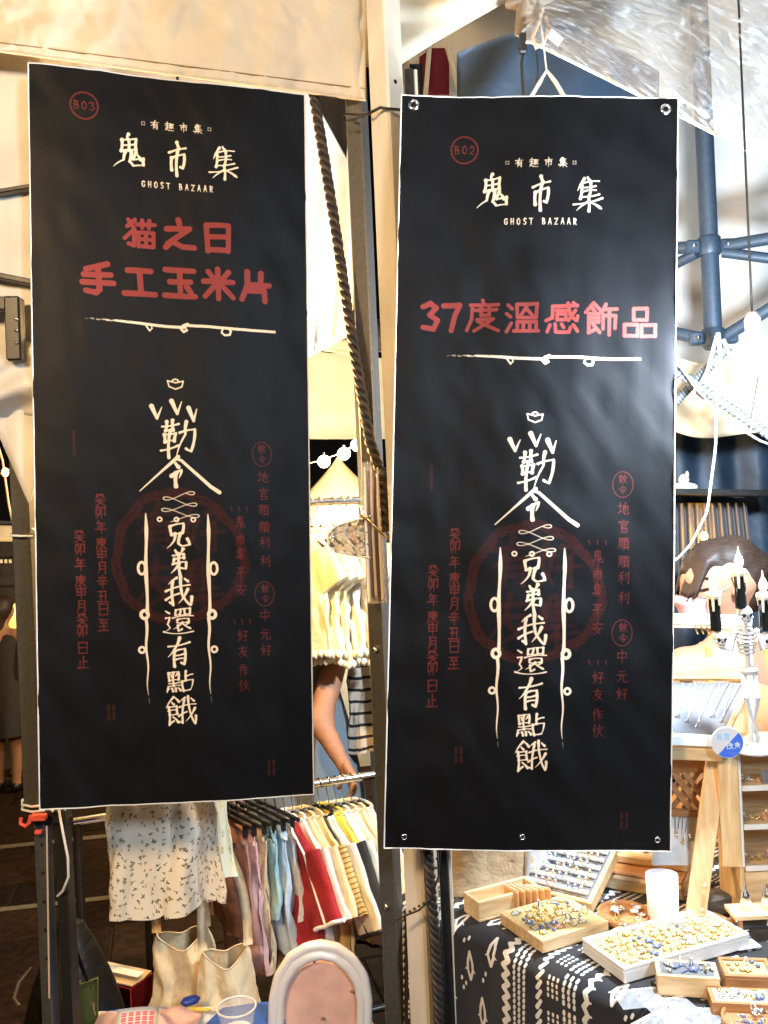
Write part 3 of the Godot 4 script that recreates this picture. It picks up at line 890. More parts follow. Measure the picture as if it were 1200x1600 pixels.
func badge_print() -> ImageTexture:
	var c := Canvas.new(256, 256, Color(0.62, 0.62, 0.64))
	var blue := Color(0.06, 0.16, 0.70).linear_to_srgb()
	for y in 256:
		for x in 256:
			if x + y * 0.92 > 262.0:
				c.blend(x, y, blue, 1.0)
	var sky := Color(0.25, 0.55, 0.85).linear_to_srgb()
	sign_at(c, "免", Vector2(66, 82), 56, 60, 4.5, sky)
	sign_at(c, "費", Vector2(128, 78), 56, 60, 3.6, sky)
	sign_at(c, "改", Vector2(150, 158), 56, 60, 4.5, Color(0.8, 0.82, 0.86))
	sign_at(c, "夾", Vector2(210, 152), 52, 60, 4.5, Color(0.8, 0.82, 0.86))
	c.path([Vector2(140, 218), Vector2(190, 216)], 3, 3, Color(0.5, 0.55, 0.8))
	return c.texture()

# ------------------------------------------------------------------ setting
func ground() -> void:
	var st := begin()
	quad(st, Vector3(-150, -0.012, -150), Vector3(150, -0.012, -150), Vector3(150, -0.012, 150), Vector3(-150, -0.012, 150), Vector3.UP)
	var g := put_mesh("ground", st, M.mortar)
	structure(g)
	var turn := Basis(Vector3.UP, deg_to_rad(14))
	var slab := []
	for k in 3:
		slab.append(boxat(Vector3.ZERO, Vector3(0.444, 0.03, 0.294), 0.0, 0.006).commit())
	var tones := []
	for k in 4:
		var m: StandardMaterial3D = M.stone.duplicate()
		m.albedo_color = Color(0.78 + 0.08 * k, 0.76 + 0.07 * k, 0.76 + 0.06 * k)
		m.uv1_offset = Vector3(k * 0.37, k * 0.21, k * 0.11)
		tones.append(m)
	var s := boxat(Vector3.ZERO, Vector3(0.444, 0.03, 0.294), 0.0, 0.006)
	s.generate_normals()
	var mesh := s.commit()
	for i in range(-7, 7):
		for j in range(-2, 17):
			var o := MeshInstance3D.new()
			o.name = "paving_slab"
			o.mesh = mesh
			o.material_override = tones[rng.randi() % 4]
			o.transform = Transform3D(turn, turn * Vector3((i + (0.5 if j % 2 else 0.0)) * 0.45, -0.0162 + rng.randf() * 0.0012, -j * 0.30 - 1.6) + Vector3(0.2, 0, 0))
			g.add_child(o, true)
	for l in [[[-60, 1330], [185, 1304], 0.05], [[-60, 1428], [190, 1400], 0.04]]:
		var a := G(l[0][0], l[0][1], 0.002)
		var b := G(l[1][0], l[1][1], 0.002)
		structure(put_mesh("road_line", barof(a, b + (b - a) * 0.6, l[2], 0.003, Vector3.UP.cross(b - a), 0.001), M.line_paint))

# ------------------------------------------------------------------ canopies, posts, ropes
func canopies() -> void:
	var t := thing("tent_canopy", "cream tent canopy whose hemmed valance hangs over the left black banner", "canopy", V(200, -160, 2.3))
	var f := func(u: float, v: float) -> Vector3:
		var px := lerpf(-160, 571, u)
		var fold := 0.006 * sin(px * 0.021) * v + 0.014 * exp(-pow((px - 553.0) / 9.0, 2.0)) * v + 0.003 * sin(px * 0.07 + v * 3.0)
		return V(px, lerpf(-160, 80 + 0.134 * px, v), lerpf(1.87, 2.08, u) - fold - 0.012 * wn.get_noise_2d(px * 0.018 + v * 2.0, v * 5.0) - 0.006 * absf(wn.get_noise_2d(px * 0.03 - v * 4.0, v * 9.0 + 30.0)))
	obj("valance", cloth(140, 30, f, Vector3(0, 0, -0.002)), M.canopy, t)
	var seam := []
	for i in 31:
		var p: Vector3 = f.call(i / 30.0, 0.945)
		seam.append(p + Vector3(0, 0, 0.0015))
	obj("seam", tubeof(seam, 0.0013, 5), M.thread, t)
	var hem := []
	for i in 31:
		hem.append(f.call(i / 30.0, 1.0))
	obj("hem", tubeof(hem, 0.003, 6), M.canopy, t)
	var roof := func(u: float, v: float) -> Vector3:
		var a: Vector3 = f.call(u, 0.0)
		return a.lerp(a + Vector3(0.0, 0.55, -1.9), v) + Vector3(0, -0.08 * sin(PI * v), 0)
	obj("roof", cloth(20, 10, roof, Vector3(0, 0.003, 0)), M.canopy, t)

	# inner curtain of that stall, behind the banner
	t = thing("side_curtain", "pale grey tarpaulin curtain hanging behind the left black banner", "curtain", V(200, 300, 2.5))
	var lower := func(px: float) -> float:
		if px < 46.0:
			return lerpf(640, 790, clampf((px + 20.0) / 66.0, 0.0, 1.0))
		if px < 100.0:
			return lerpf(790, 560, (px - 46.0) / 54.0)
		return 560.0 - maxf(px - 480.0, 0.0) * 0.55
	var cur := func(u: float, v: float) -> Vector3:
		var px := lerpf(-180, 552, u)
		var w := 0.02 * sin(px * 0.05 + 2.0 * v) * v + 0.012 * sin(px * 0.17) * v * v + 0.03 * sin(v * 9.0 + px * 0.01) * (1.0 if px < 60.0 else 0.3)
		return V(px, lerpf(40, lower.call(px), v), lerpf(1.995, 2.52, smoothstep(52.0, 170.0, px)) + w * (0.35 if px < 60.0 else 1.0))
	obj("cloth", cloth(110, 24, cur, Vector3(0, 0, -0.002)), M.canopy_white, t)
	# gathered grey cloth over it at the left edge
	t = thing("bundled_cloth", "bundled pale cloth sagging beside the left tent post", "cloth", V(10, 600, 2.3))
	var bun := func(u: float, v: float) -> Vector3:
		var px := lerpf(-120, 62, u)
		var top := 545.0 + 16.0 * sin(u * 5.0)
		return V(px, lerpf(top, top + 92.0 + 30.0 * u, v), 2.0 - 0.05 * sin(PI * v) + 0.015 * sin(v * 12.0 + u * 4.0))
	obj("cloth", cloth(24, 20, bun, Vector3(0, 0, -0.004)), M.canopy_white, t)

	# far canopies between the banners
	t = thing("market_canopy", "white market canopy with straight fascia behind the clothes racks", "canopy", V(520, 620, 4.4))
	obj("fascia", cloth(12, 4, func(u, v): return V(lerpf(330, 640, u), lerpf(540 + 0.1 * lerpf(330, 640, u) - 40.0, 686, v), 4.4 + 0.01 * sin(u * 30.0)), Vector3(0, 0, -0.003)), M.canopy_white, t)
	obj("roof", cloth(8, 4, func(u, v): return V(lerpf(330, 640, u), lerpf(550, 500, v), lerpf(4.4, 6.4, v)), Vector3(0, 0.003, 0)), M.canopy_white, t)
	for x in [335.0, 636.0]:
		var a := V(x, 690, 4.42)
		obj("post", barof(a, Vector3(a.x, 0, a.z), 0.04, 0.04), M.steel_grey, t)
	t = thing("grey_canopy", "small dark grey canopy corner above the white market canopy", "canopy", V(510, 540, 3.9))
	obj("cloth", cloth(10, 8, func(u, v): return V(lerpf(486, 556, u) + 8.0 * (1.0 - v), lerpf(521 - 16.0 * u, 543 + 16.0 * u, v), 3.9 + 0.03 * sin(v * 9.0)), Vector3(0, 0, -0.003)), M.canopy_grey, t)
	var ga := V(556, 540, 3.92)
	obj("post", barof(ga, Vector3(ga.x, 0, ga.z), 0.03, 0.03), M.steel_grey, t)
	t = thing("pointed_tent", "beige pointed tent under a string of bulbs", "tent", V(528, 790, 6.2))
	var apex := V(528, 713, 6.2)
	var rad := 0.48
	var st := begin()
	var rings := []
	for j in 9:
		var ring := []
		var s := j / 8.0
		for k in 40:
			var a := TAU * k / 40.0
			var rr := rad * pow(s, 1.15) * (1.0 + 0.035 * s * sin(k * PI / 2.5)) + 0.004
			ring.append(apex + Vector3(cos(a) * rr, -0.48 * s, sin(a) * rr))
		rings.append(ring)
	loft(st, rings)
	obj("roof", st, mat(Color(0.46, 0.40, 0.27), 0.8, 0.0, {"bump": T.crumple, "tri": Vector3.ONE * 2.0, "depth": 0.6}), t)
	st = begin()
	lathe(st, Transform3D(Basis.IDENTITY, Vector3(apex.x, 0, apex.z)), [[rad, 0.0], [rad, apex.y - 0.48]], 24)
	obj("wall", st, M.canopy_white, t)

	# right stall: cream sweep above, backdrop, clear sheet
	t = thing("stall_roof", "cream canopy fabric swept up behind the white tent post", "canopy", V(720, 20, 2.3))
	var sweep := func(u: float, v: float) -> Vector3:
		var px := lerpf(612, 850, u)
		var low := lerpf(112, -8, pow(minf(u * 1.2, 1.0), 0.9))
		return V(px, lerpf(-170, low, v), 2.12 + 0.25 * u + 0.03 * sin(v * 12.0 + u * 3.0) * v + 0.012 * sin(v * 26.0 - u * 6.0))
	obj("cloth", cloth(30, 30, sweep, Vector3(0, 0, -0.003)), M.canopy, t)
	var over := func(u: float, v: float) -> Vector3:
		return V(lerpf(600, 1330, u), lerpf(-150, -60, v) + 60.0 * sin(PI * u), lerpf(1.75, 3.6, v))
	obj("roof", cloth(24, 12, over, Vector3(0, 0.003, 0)), M.canopy_white, t)
	t = thing("tent_wall", "bright white tent wall behind the steel frame of the jewellery stall", "tent wall", V(1100, 500, 3.3))
	obj("cloth", cloth(40, 30, func(u, v): return V(lerpf(630, 1420, u), lerpf(-140, 690, v), 3.3 + 0.02 * sin(u * 40.0 + v * 3.0) + 0.02 * sin(v * 14.0)), Vector3(0, 0, -0.003)), M.canopy_white, t)
	t = thing("navy_tarpaulin", "dark navy tarpaulin stretched behind the top edge of the right banner", "tarpaulin", V(860, 130, 2.6))
	var tarp := func(u: float, v: float) -> Vector3:
		var px := lerpf(714, 1030, u)
		return V(px, lerpf(lerpf(82, 28, minf(u * 2.2, 1.0)) + maxf(px - 880.0, 0.0) * 0.55, 300, v), 2.55 + 0.16 * absf(u - 0.36) + 0.02 * sin(u * 14.0 + v * 8.0))
	obj("cloth", cloth(40, 16, tarp, Vector3(0, 0, -0.003)), M.navy, t)
	t = thing("plastic_sheet", "crinkled clear plastic rain sheet draped over the jewellery stall", "plastic sheet", V(1000, 100, 2.0))
	var nz := FastNoiseLite.new()
	nz.seed = 12
	nz.frequency = 0.9
	nz.fractal_octaves = 3
	nz.noise_type = FastNoiseLite.TYPE_SIMPLEX_SMOOTH
	var film := func(u: float, v: float) -> Vector3:
		var px := lerpf(822, 1300, u)
		var low := 66.0 + pow(maxf(px - 830.0, 0.0), 1.03) * 0.42
		var d := lerpf(2.2, 1.72, u)
		return V(px, lerpf(-90 + 70.0 * (1.0 - u), low, v), d + 0.06 * nz.get_noise_2d(u * 3.0, v * 2.0) + 0.03 * (1.0 - absf(nz.get_noise_2d(u * 4.0 + v * 2.5, v * 9.0 - u * 9.0)) * 2.0) + 0.008 * nz.get_noise_2d(u * 30.0, v * 24.0))
	var clear := mat(Color(0.86, 0.88, 0.9), 0.16, 0.0, {"alpha": 0.24})
	obj("film", sheetof(150, 100, film), clear, t)
	var edge := []
	for i in 61:
		edge.append(film.call(i / 60.0, 1.0))
	obj("folded_edge", tubeof(edge, 0.0035, 6), mat(Color(0.8, 0.76, 0.62), 0.4), t)
	# coloured flags and rods seen through the gap
	for q in [[655, 702, Color(0.20, 0.008, 0.022), 75, 148, 3.0, "dark red flag hung from the rods behind the white post"], [640, 660, Color(0.02, 0.04, 0.07), 100, 170, 2.9, "navy flag hung close behind the white post"]]:
		t = thing("flag", q[6], "flag", V(q[0], q[3], q[5]))
		obj("cloth", cloth(8, 8, func(u, v): return V(lerpf(q[0], q[1], u), lerpf(q[3], q[4], v), q[5] + 0.015 * sin(u * 9.0)), Vector3(0, 0, -0.003)), fabric(q[2]), t)
	t = thing("flag_rods", "pale rods of a canopy frame behind the dark red flag", "frame", V(700, 100, 2.85))
	for q in [[672, 60, 664, 160], [698, 70, 722, 160]]:
		obj("rod", tubeof([V(q[0], q[1], 2.86), V(q[2], q[3], 2.86)], 0.008, 8), M.paint_white, t)
	obj("crossbar", tubeof([V(640, 95, 2.88), V(830, -40, 2.88)], 0.008, 8), M.paint_white, t)

func braid(t: Node3D, pts: Array, r: float, pitch: float) -> void:
	var c := Curve3D.new()
	for p in pts:
		c.add_point(p)
	var n := int(c.get_baked_length() / (pitch / 10.0))
	for s in 3:
		var path := []
		for i in n + 1:
			var l := c.get_baked_length() * i / n
			var p := c.sample_baked(l)
			var dir := (c.sample_baked(minf(l + 0.01, c.get_baked_length())) - c.sample_baked(maxf(l - 0.01, 0.0))).normalized()
			var fr := frame_at(dir, Vector3.BACK)
			var a := TAU * (l / pitch + s / 3.0)
			path.append(p + (fr[0] * cos(a) + fr[1] * sin(a)) * r * 0.85)
		obj("strand", tubeof(path, r * 0.72, 6), M.rope if s < 2 else M.rope_brown, t)

func posts() -> void:
	M.rope_brown = mat(Color(0.05, 0.03, 0.02), 0.5, 0.0, {"sheen": 0.5})
	# black leg of the clothes stall
	var top := V(556, 140, 2.12)
	var t := thing("dark_tent_post", "dark steel tent leg standing between the two banners", "tent leg", Vector3(top.x, 0, top.z))
	var w := 0.042
	obj("tube", barof(Vector3(top.x, 2.75, top.z), Vector3(top.x, 0.012, top.z), w, w, Vector3(0.8, 0, 0.35), 0.004), M.steel_grey, t)
	obj("foot_plate", boxat(Vector3(top.x, 0.006, top.z), Vector3(0.12, 0.012, 0.12), 0.3), M.steel_black, t)
	for y in [1.9, 1.3, 0.7]:
		obj("bolt", ballof(Vector3(top.x - 0.012, y, top.z + 0.03), Vector3(0.006, 0.006, 0.006), Basis.IDENTITY, 4), M.chrome, t)
	# white leg of the jewellery stall
	top = V(598, 0, 2.03)
	t = thing("white_tent_post", "white painted square tent post tied to the right banner's corner", "tent post", Vector3(top.x, 0, top.z))
	obj("tube", barof(Vector3(top.x, 2.95, top.z), Vector3(top.x, 0.012, top.z), 0.058, 0.058, Vector3(0.74, 0, 0.67), 0.005), M.paint_white, t)
	obj("foot_plate", boxat(Vector3(top.x, 0.006, top.z), Vector3(0.14, 0.012, 0.14), 0.7), M.paint_white, t)
	var nrm := Vector3(0.67, 0, 0.74).normalized()
	for y in [V(613, 135, 2.03).y, V(613, 135, 2.03).y - 0.4]:
		var c := Vector3(top.x, y, top.z) + nrm * 0.0292
		obj("bolt_hole", latheof(c, [[0.005, -0.001], [0.005, 0.0008]], 12, Basis(frame_at(nrm)[0], nrm, frame_at(nrm)[1])), M.hole, t)
	# zip tie
	t = thing("cable_tie", "black cable tie cinched round the white post beside the banner corner", "cable tie", V(590, 178, 2.0))
	obj("strap", tubeof([V(538, 178, 2.06), V(560, 180, 2.04), V(575, 178, 1.995), V(594, 168, 1.985), V(606, 170, 1.985), V(628, 172, 1.95)], 0.0035, 6), M.plastic_black, t)
	obj("tail", tubeof([V(575, 178, 1.995), V(556, 186, 2.03), V(540, 190, 2.05)], 0.0028, 6), M.plastic_black, t)
	# gusset
	t = thing("tent_gusset", "black triangular brace pocket under the cream valance corner", "brace", V(520, 190, 2.2))
	var st := begin()
	poly(st, [V(488, 148, 2.2), V(548, 150, 2.2), V(541, 246, 2.2)], Vector3(0, 0, 1), 0.012)
	obj("panel", st, M.plastic_black, t)
	# ropes
	t = thing("braided_rope", "thick black braided rope slanting down beside the dark tent leg", "rope", V(500, 160, 2.1))
	braid(t, [V(489, 140, 2.09), V(520, 330, 2.075), V(552, 540, 2.06), V(578, 690, 2.05), V(598, 750, 2.045), V(603, 830, 2.045)], 0.0085, 0.062)
	obj("knot", ballof(V(600, 742, 2.04), Vector3(0.016, 0.018, 0.014)), M.rope, t)
	t = thing("coiled_rope", "black rope running down the white post below the right banner", "rope", V(680, 1340, 1.95))
	braid(t, [V(662, 1250, 1.955), V(668, 1330, 1.955), V(678, 1450, 1.955), V(684, 1560, 1.955), V(690, 1680, 1.96), V(694, 1790, 1.97)], 0.0085, 0.05)
	t = thing("thin_cord", "thin black beaded cord looped across the white post", "cord", V(650, 1430, 1.95))
	var cord := tubeof([V(690, 1300, 1.93), V(685, 1370, 1.93), V(673, 1405, 1.94), V(655, 1422, 1.945), V(635, 1430, 1.95), V(619, 1437, 1.96)], 0.0022, 6)
	for i in 16:
		var s := i / 15.0
		ball(cord, V(690, 1300, 1.93).lerp(V(673, 1405, 1.94), s * 2.0) if s < 0.5 else V(673, 1405, 1.94).lerp(V(619, 1437, 1.96), s * 2.0 - 1.0), Vector3.ONE * 0.0035, Basis.IDENTITY, 3)
	obj("cord", cord, M.rope, t)
	# rear dark leg right of the white post
	var rp := V(697, 1450, 2.0)
	t = thing("inner_tent_leg", "narrow black tent leg with white edge beside the patterned tablecloth", "tent leg", Vector3(rp.x, 0, rp.z))
	obj("tube", barof(Vector3(rp.x, 2.6, rp.z), Vector3(rp.x, 0.0, rp.z), 0.02, 0.03), M.steel_black, t)
	obj("edge_strip", barof(Vector3(rp.x + 0.0145, 2.6, rp.z), Vector3(rp.x + 0.0145, 0.0, rp.z), 0.008, 0.02), M.paint_white, t)
	# left post: outer tube, two lower legs, ties, hooks
	var lp := V(48, 1000, 2.06)
	t = thing("left_tent_leg", "dark grey tent leg along the outer edge of the left banner", "tent leg", Vector3(lp.x, 0, lp.z))
	obj("tube", barof(Vector3(lp.x, 2.6, lp.z), Vector3(lp.x, V(60, 1268, 2.06).y, lp.z), 0.046, 0.046, Vector3(1, 0, 0.2), 0.004), M.steel_grey, t)
	for q in [[66, 0.030, M.steel_grey, 0.0], [97, 0.030, M.steel_black, 0.02]]:
		var a := V(q[0], 1275, 2.06)
		var leg := obj("telescopic_leg", barof(a, Vector3(a.x, 0.0, a.z - q[3]), q[1], 0.03, Vector3(1, 0, 0.3), 0.003), q[2], t)
		for k in 5:
			var p := Vector3(a.x + 0.003, a.y - 0.06 - 0.065 * k, a.z + 0.0165)
			if q[3] == 0.0:
				obj("hole", latheof(p, [[0.0042, -0.001], [0.0042, 0.0012]], 10, Basis(Vector3.RIGHT, PI / 2)), M.hole, leg)
	obj("bracket", boxat(V(82, 1272, 2.06), Vector3(0.075, 0.03, 0.05)), M.steel_black, t)
	for q in [[46, 838, 0.05], [50, 1254, 0.05], [52, 1262, 0.052]]:
		var c := V(q[0], q[1], 2.06)
		c.x = lp.x
		c.z = lp.z
		var tie := thing("white_cable_tie", "white cable tie wrapped round the left tent leg by the banner edge", "cable tie", c, "white cable ties on the left tent leg")
		var pts := []
		for k in 9:
			var a := TAU * k / 8.0 + PI / 4.0
			pts.append(c + Vector3(cos(a) * 0.036, 0.002 * k, sin(a) * 0.036))
		pts.append(c + Vector3(0.05, 0.002, 0.04))
		obj("strap", tubeof(pts, 0.003, 6), M.plastic_white, tie)
	t = thing("red_hook", "coral red plastic S hook clipped on the left leg bracket", "hook", V(55, 1280, 2.0))
	obj("hook", tubeof([V(33, 1278, 2.01), V(32, 1287, 2.01), V(40, 1291, 2.01), V(46, 1285, 2.01), V(47, 1276, 2.01), V(60, 1274, 2.01), V(72, 1274, 2.01)], 0.0045, 8), M.plastic_red, t)
	obj("clip", boxat(V(60, 1277, 2.015), Vector3(0.036, 0.014, 0.02), 0, 0.003), M.plastic_red, t)
	obj("button", boxat(V(60, 1300, 2.03), Vector3(0.016, 0.01, 0.012), 0, 0.003), M.plastic_red, t)
	t = thing("rope_loop", "white cord looping down between the two lower legs", "cord", V(100, 1300, 2.0))
	obj("cord", tubeof([V(92, 1265, 2.03), V(98, 1300, 2.02), V(106, 1340, 2.02), V(107, 1370, 2.02), V(98, 1392, 2.03), V(90, 1400, 2.05)], 0.003, 6), M.plastic_white, t)
	t = thing("pale_strap", "pale strap hanging straight down the grey telescopic leg", "strap", V(74, 1330, 2.0))
	obj("strap", barof(V(73, 1290, 2.035), V(77, 1560, 2.035), 0.004, 0.002), M.rope_pale, t)
	# cross bars at the far left
	t = thing("scissor_bars", "pair of dark scissor bars of the left tent frame", "tent frame", V(0, 300, 2.35))
	obj("bar", barof(V(-140, 325, 1.975), V(70, 290, 1.975), 0.010, 0.026, Vector3.UP), M.steel_black, t)
	obj("bar", barof(V(-140, 404, 1.965), V(70, 446, 1.965), 0.012, 0.03, Vector3.UP), M.steel_black, t)
	t = thing("slider_joint", "black riveted slider joint of the left tent frame", "joint", V(24, 500, 2.2))
	obj("sleeve", barof(V(22, 465, 1.95), V(26, 565, 1.95), 0.034, 0.034, Vector3.RIGHT, 0.004), M.plastic_black, t)
	obj("arm", barof(V(-40, 478, 1.95), V(20, 474, 1.95), 0.03, 0.02, Vector3.UP, 0.003), M.plastic_black, t)
	for y in [498, 516, 535]:
		obj("rivet", ballof(V(25, y, 1.93), Vector3.ONE * 0.004, Basis.IDENTITY, 4), M.chrome, t)
	obj("pin", tubeof([V(24, 500, 1.95), V(36, 500, 2.06)], 0.01, 8), M.steel_black, t)

# ------------------------------------------------------------------ banners
func banner(which: int, label: String) -> void:
	var c: Array
	if which == 0:
		c = [V(44, 98, 1.92), V(476, 148, 2.05), V(490, 1241, 2.05), V(62, 1265, 1.915)]
	else:
		c = [V(627, 150, 1.925), V(1060, 152, 1.925), V(1047, 1330, 1.875), V(600, 1325, 1.875)]
	var n: Vector3 = (c[1] - c[0]).cross(c[0] - c[3]).normalized()
	if n.z < 0:
		n = -n
	var t := thing("banner", label, "banner", c[3])
	var f := func(u: float, v: float) -> Vector3:
		var p: Vector3 = c[0].lerp(c[1], u).lerp(c[3].lerp(c[2], u), v)
		var sag := 0.008 * sin(u * PI) * sin(v * PI) + 0.006 * sin(v * 6.0 + u * 2.5 + which) * (0.4 + sin(u * PI)) * v + 0.004 * sin(u * 10.0 + which * 2.0 + v * 1.5) * (1.0 - v * 0.5) + 0.005 * wn.get_noise_2d(u * 14.0 + which * 50.0, v * 20.0)
		return p + n * sag
	var m := mat(Color.WHITE, 0.5, 0.0, {"tex": banner_print(which), "bump": T.weave_fine, "depth": 0.015})
	m.metallic_specular = 0.26
	obj("panel", sheetof(24, 48, f), m, t)
	var back := sheetof(24, 48, func(u, v): return f.call(u, v) - n * 0.002)
	obj("back", back, mat(grey(0.02), 0.8), t)
	var white := mat(Color(0.72, 0.69, 0.64), 0.7)
	for e in 4:
		var pts := []
		for i in 25:
			var s := i / 24.0
			pts.append(f.call(s, 0.0) if e == 0 else f.call(1.0, s) if e == 1 else f.call(s, 1.0) if e == 2 else f.call(0.0, s))
		obj("edge", tubeof(pts, 0.0016, 5), white, t)
	for q in ([[0.045, 0.013], [0.955, 0.016], [0.955, 0.985], [0.48, 0.982], [0.07, 0.985]] if which == 1 else [[0.04, 0.012], [0.96, 0.012]]):
		var p: Vector3 = f.call(q[0], q[1]) + n * 0.0012
		var x: Vector3 = (c[1] - c[0]).normalized()
		var small: bool = q[1] > 0.5
		if which == 0:
			continue
		var g := obj("grommet", ring_of(p, x, n.cross(x), 0.0048 if small else 0.0085, 0.0018 if small else 0.0036), M.silver, t)
		obj("eyelet", latheof(p, [[0.004 if small else 0.006, -0.0006], [0.004 if small else 0.006, 0.0004]], 12, Basis(x, n, x.cross(n))), M.hole, g)

func lamp_light(parent: Node3D, at: Vector3, energy: float, col: Color, size: float) -> void:
	var l := OmniLight3D.new()
	l.name = "light"
	l.light_energy = energy
	l.light_color = col
	l.light_size = size
	l.omni_range = 12.0
	l.omni_attenuation = 2.0
	l.shadow_enabled = true
	parent.add_child(l, true)
	l.position = parent.transform.affine_inverse() * at

# ------------------------------------------------------------------ clothes
# a hanging garment's body: rows of [drop, half width, half depth]; a = across, r = along the rail
func drape(o: Vector3, a: Vector3, r: Vector3, rows: Array, folds: float, amp: float, ph: float, n := 52) -> Array:
	var rings := []
	var total: float = rows[-1][0] - rows[0][0]
	for i in rows.size() - 1:
		var steps := 8
		for s in steps + (1 if i == rows.size() - 2 else 0):
			var q := s / float(steps)
			var y := lerpf(rows[i][0], rows[i + 1][0], q)
			var hw := lerpf(rows[i][1], rows[i + 1][1], q)
			var hd := lerpf(rows[i][2], rows[i + 1][2], q)
			var k: float = (y - rows[0][0]) / total
			var ring := []
			for j in n:
				var an := TAU * j / n
				var fold: float = amp * k * sin(an * folds + ph + 1.3 * sin(k * 2.0 + ph)) + 0.002 * sin(an * 7.0 + y * 31.0 + ph)
				ring.append(o + a * cos(an) * (hw + fold * 0.5) + r * (sin(an) * (hd + absf(fold)) + fold * cos(an * 0.5)) + Vector3.DOWN * (y + 0.006 * k * sin(an * 3.0 + ph)))
				ring[-1] += crease(ring[-1] + Vector3(ph, ph, 0), 0.016 * minf(k * 2.5, 1.0))
			rings.append(ring)
	return rings

func tee(called: String, label: String, cat: String, o: Vector3, a: Vector3, r: Vector3, m: Material, opt := {}) -> void:
	var w: float = opt.get("w", 0.2)
	var l: float = opt.get("l", 0.42)
	var ph: float = opt.get("ph", 1.0)
	var t := thing(called, label, cat, o, opt.get("group", ""))
	var st := begin()
	loft(st, drape(o, a, r, [[0.0, 0.055, 0.018], [0.03, w * 0.55, 0.02], [0.065, w * 0.92, 0.018], [0.1, w, 0.018], [l * 0.55, w * 0.97, 0.022], [l, w * 1.03, 0.026]], 4.0, 0.010, ph), true, false, 2.0, 1.0)
	obj("body", st, m, t)
	var col := []
	for j in 19:
		var an := TAU * j / 18.0
		col.append(o + a * cos(an) * 0.058 + r * sin(an) * 0.021 + Vector3.DOWN * (0.002 + 0.016 * maxf(-sin(an), 0.0)))
	obj("collar", tubeof(col, 0.0055, 6), opt.get("trim", m), t)
	var sl: float = opt.get("sleeve", 0.17)
	for s in [1, -1]:
		var rings := []
		for i in 8:
			var q := i / 7.0
			var c: Vector3 = o + a * s * lerpf(w * 0.80, w * 0.80 + sl * 0.55, q) + Vector3.DOWN * lerpf(0.075, 0.085 + sl, q)
			var dir: Vector3 = (a * s * 0.55 + Vector3.DOWN).normalized()
			var across: Vector3 = dir.cross(r).normalized()
			var ring := []
			for k in 16:
				var an := TAU * k / 16.0
				ring.append(c + across * cos(an) * lerpf(0.05, 0.064, q) + r * sin(an) * (0.017 + 0.004 * sin(an * 3.0 + ph + q * 4.0)))
				ring[-1] += crease(ring[-1] + Vector3(ph, 0, 0), 0.014 * q)
			rings.append(ring)
		st = begin()
		loft(st, rings, true, true, 1.0, 1.0)
		var sv := obj("sleeve", st, opt.get("sleeve_mat", m), t)
		if opt.has("trim"):
			var cuff := []
			for k in 17:
				cuff.append(rings[7][k % 16])
			obj("cuff", tubeof(cuff, 0.006, 6), opt.trim, sv)
			obj("piping", tubeof([o + a * s * 0.05 + Vector3.DOWN * 0.004 + r * -0.02, o + a * s * w * 0.6 + Vector3.DOWN * 0.04 + r * -0.022, rings[0][12], rings[4][12], rings[7][12]], 0.004, 6), opt.trim, t)
	if opt.has("hem"):
		var h := []
		for p in drape(o, a, r, [[0.0, 0.055, 0.018], [0.03, w * 0.55, 0.02], [0.065, w * 0.92, 0.018], [0.1, w, 0.018], [l * 0.55, w * 0.97, 0.022], [l, w * 1.03, 0.026]], 4.0, 0.010, ph)[-1]:
			h.append(p)
		h.append(h[0])
		obj("hem", tubeof(h, 0.005, 6), opt.hem, t)
		if opt.has("lace"):
			var ls := begin()
			for j in h.size() - 1:
				if j % 2 == 0:
					ball(ls, h[j] + Vector3.DOWN * 0.006, Vector3(0.011, 0.014, 0.011), Basis.IDENTITY, 4)
			obj("lace_trim", ls, opt.lace, t)

func skirt(called: String, label: String, cat: String, o: Vector3, a: Vector3, r: Vector3, m: Material, opt := {}) -> void:
	var w0: float = opt.get("w0", 0.12)
	var w1: float = opt.get("w1", 0.17)
	var l: float = opt.get("l", 0.4)
	var t := thing(called, label, cat, o, opt.get("group", ""))
	var st := begin()
	loft(st, drape(o, a, r, [[0.035, w0, 0.014], [l * 0.3, lerpf(w0, w1, 0.3), 0.016], [l, w1, opt.get("deep", 0.024)]], opt.get("folds", 5.0), opt.get("amp", 0.014), opt.get("ph", 0.5), 64), true, false, opt.get("us", 2.0), opt.get("vs", 1.0))
	obj("panel", st, m, t)
	st = begin()
	loft(st, drape(o, a, r, [[0.0, w0 * 0.99, 0.014], [0.04, w0 * 1.01, 0.0165]], 3.0, 0.002, 0.4), true, false)
	obj("waistband", st, m, t)

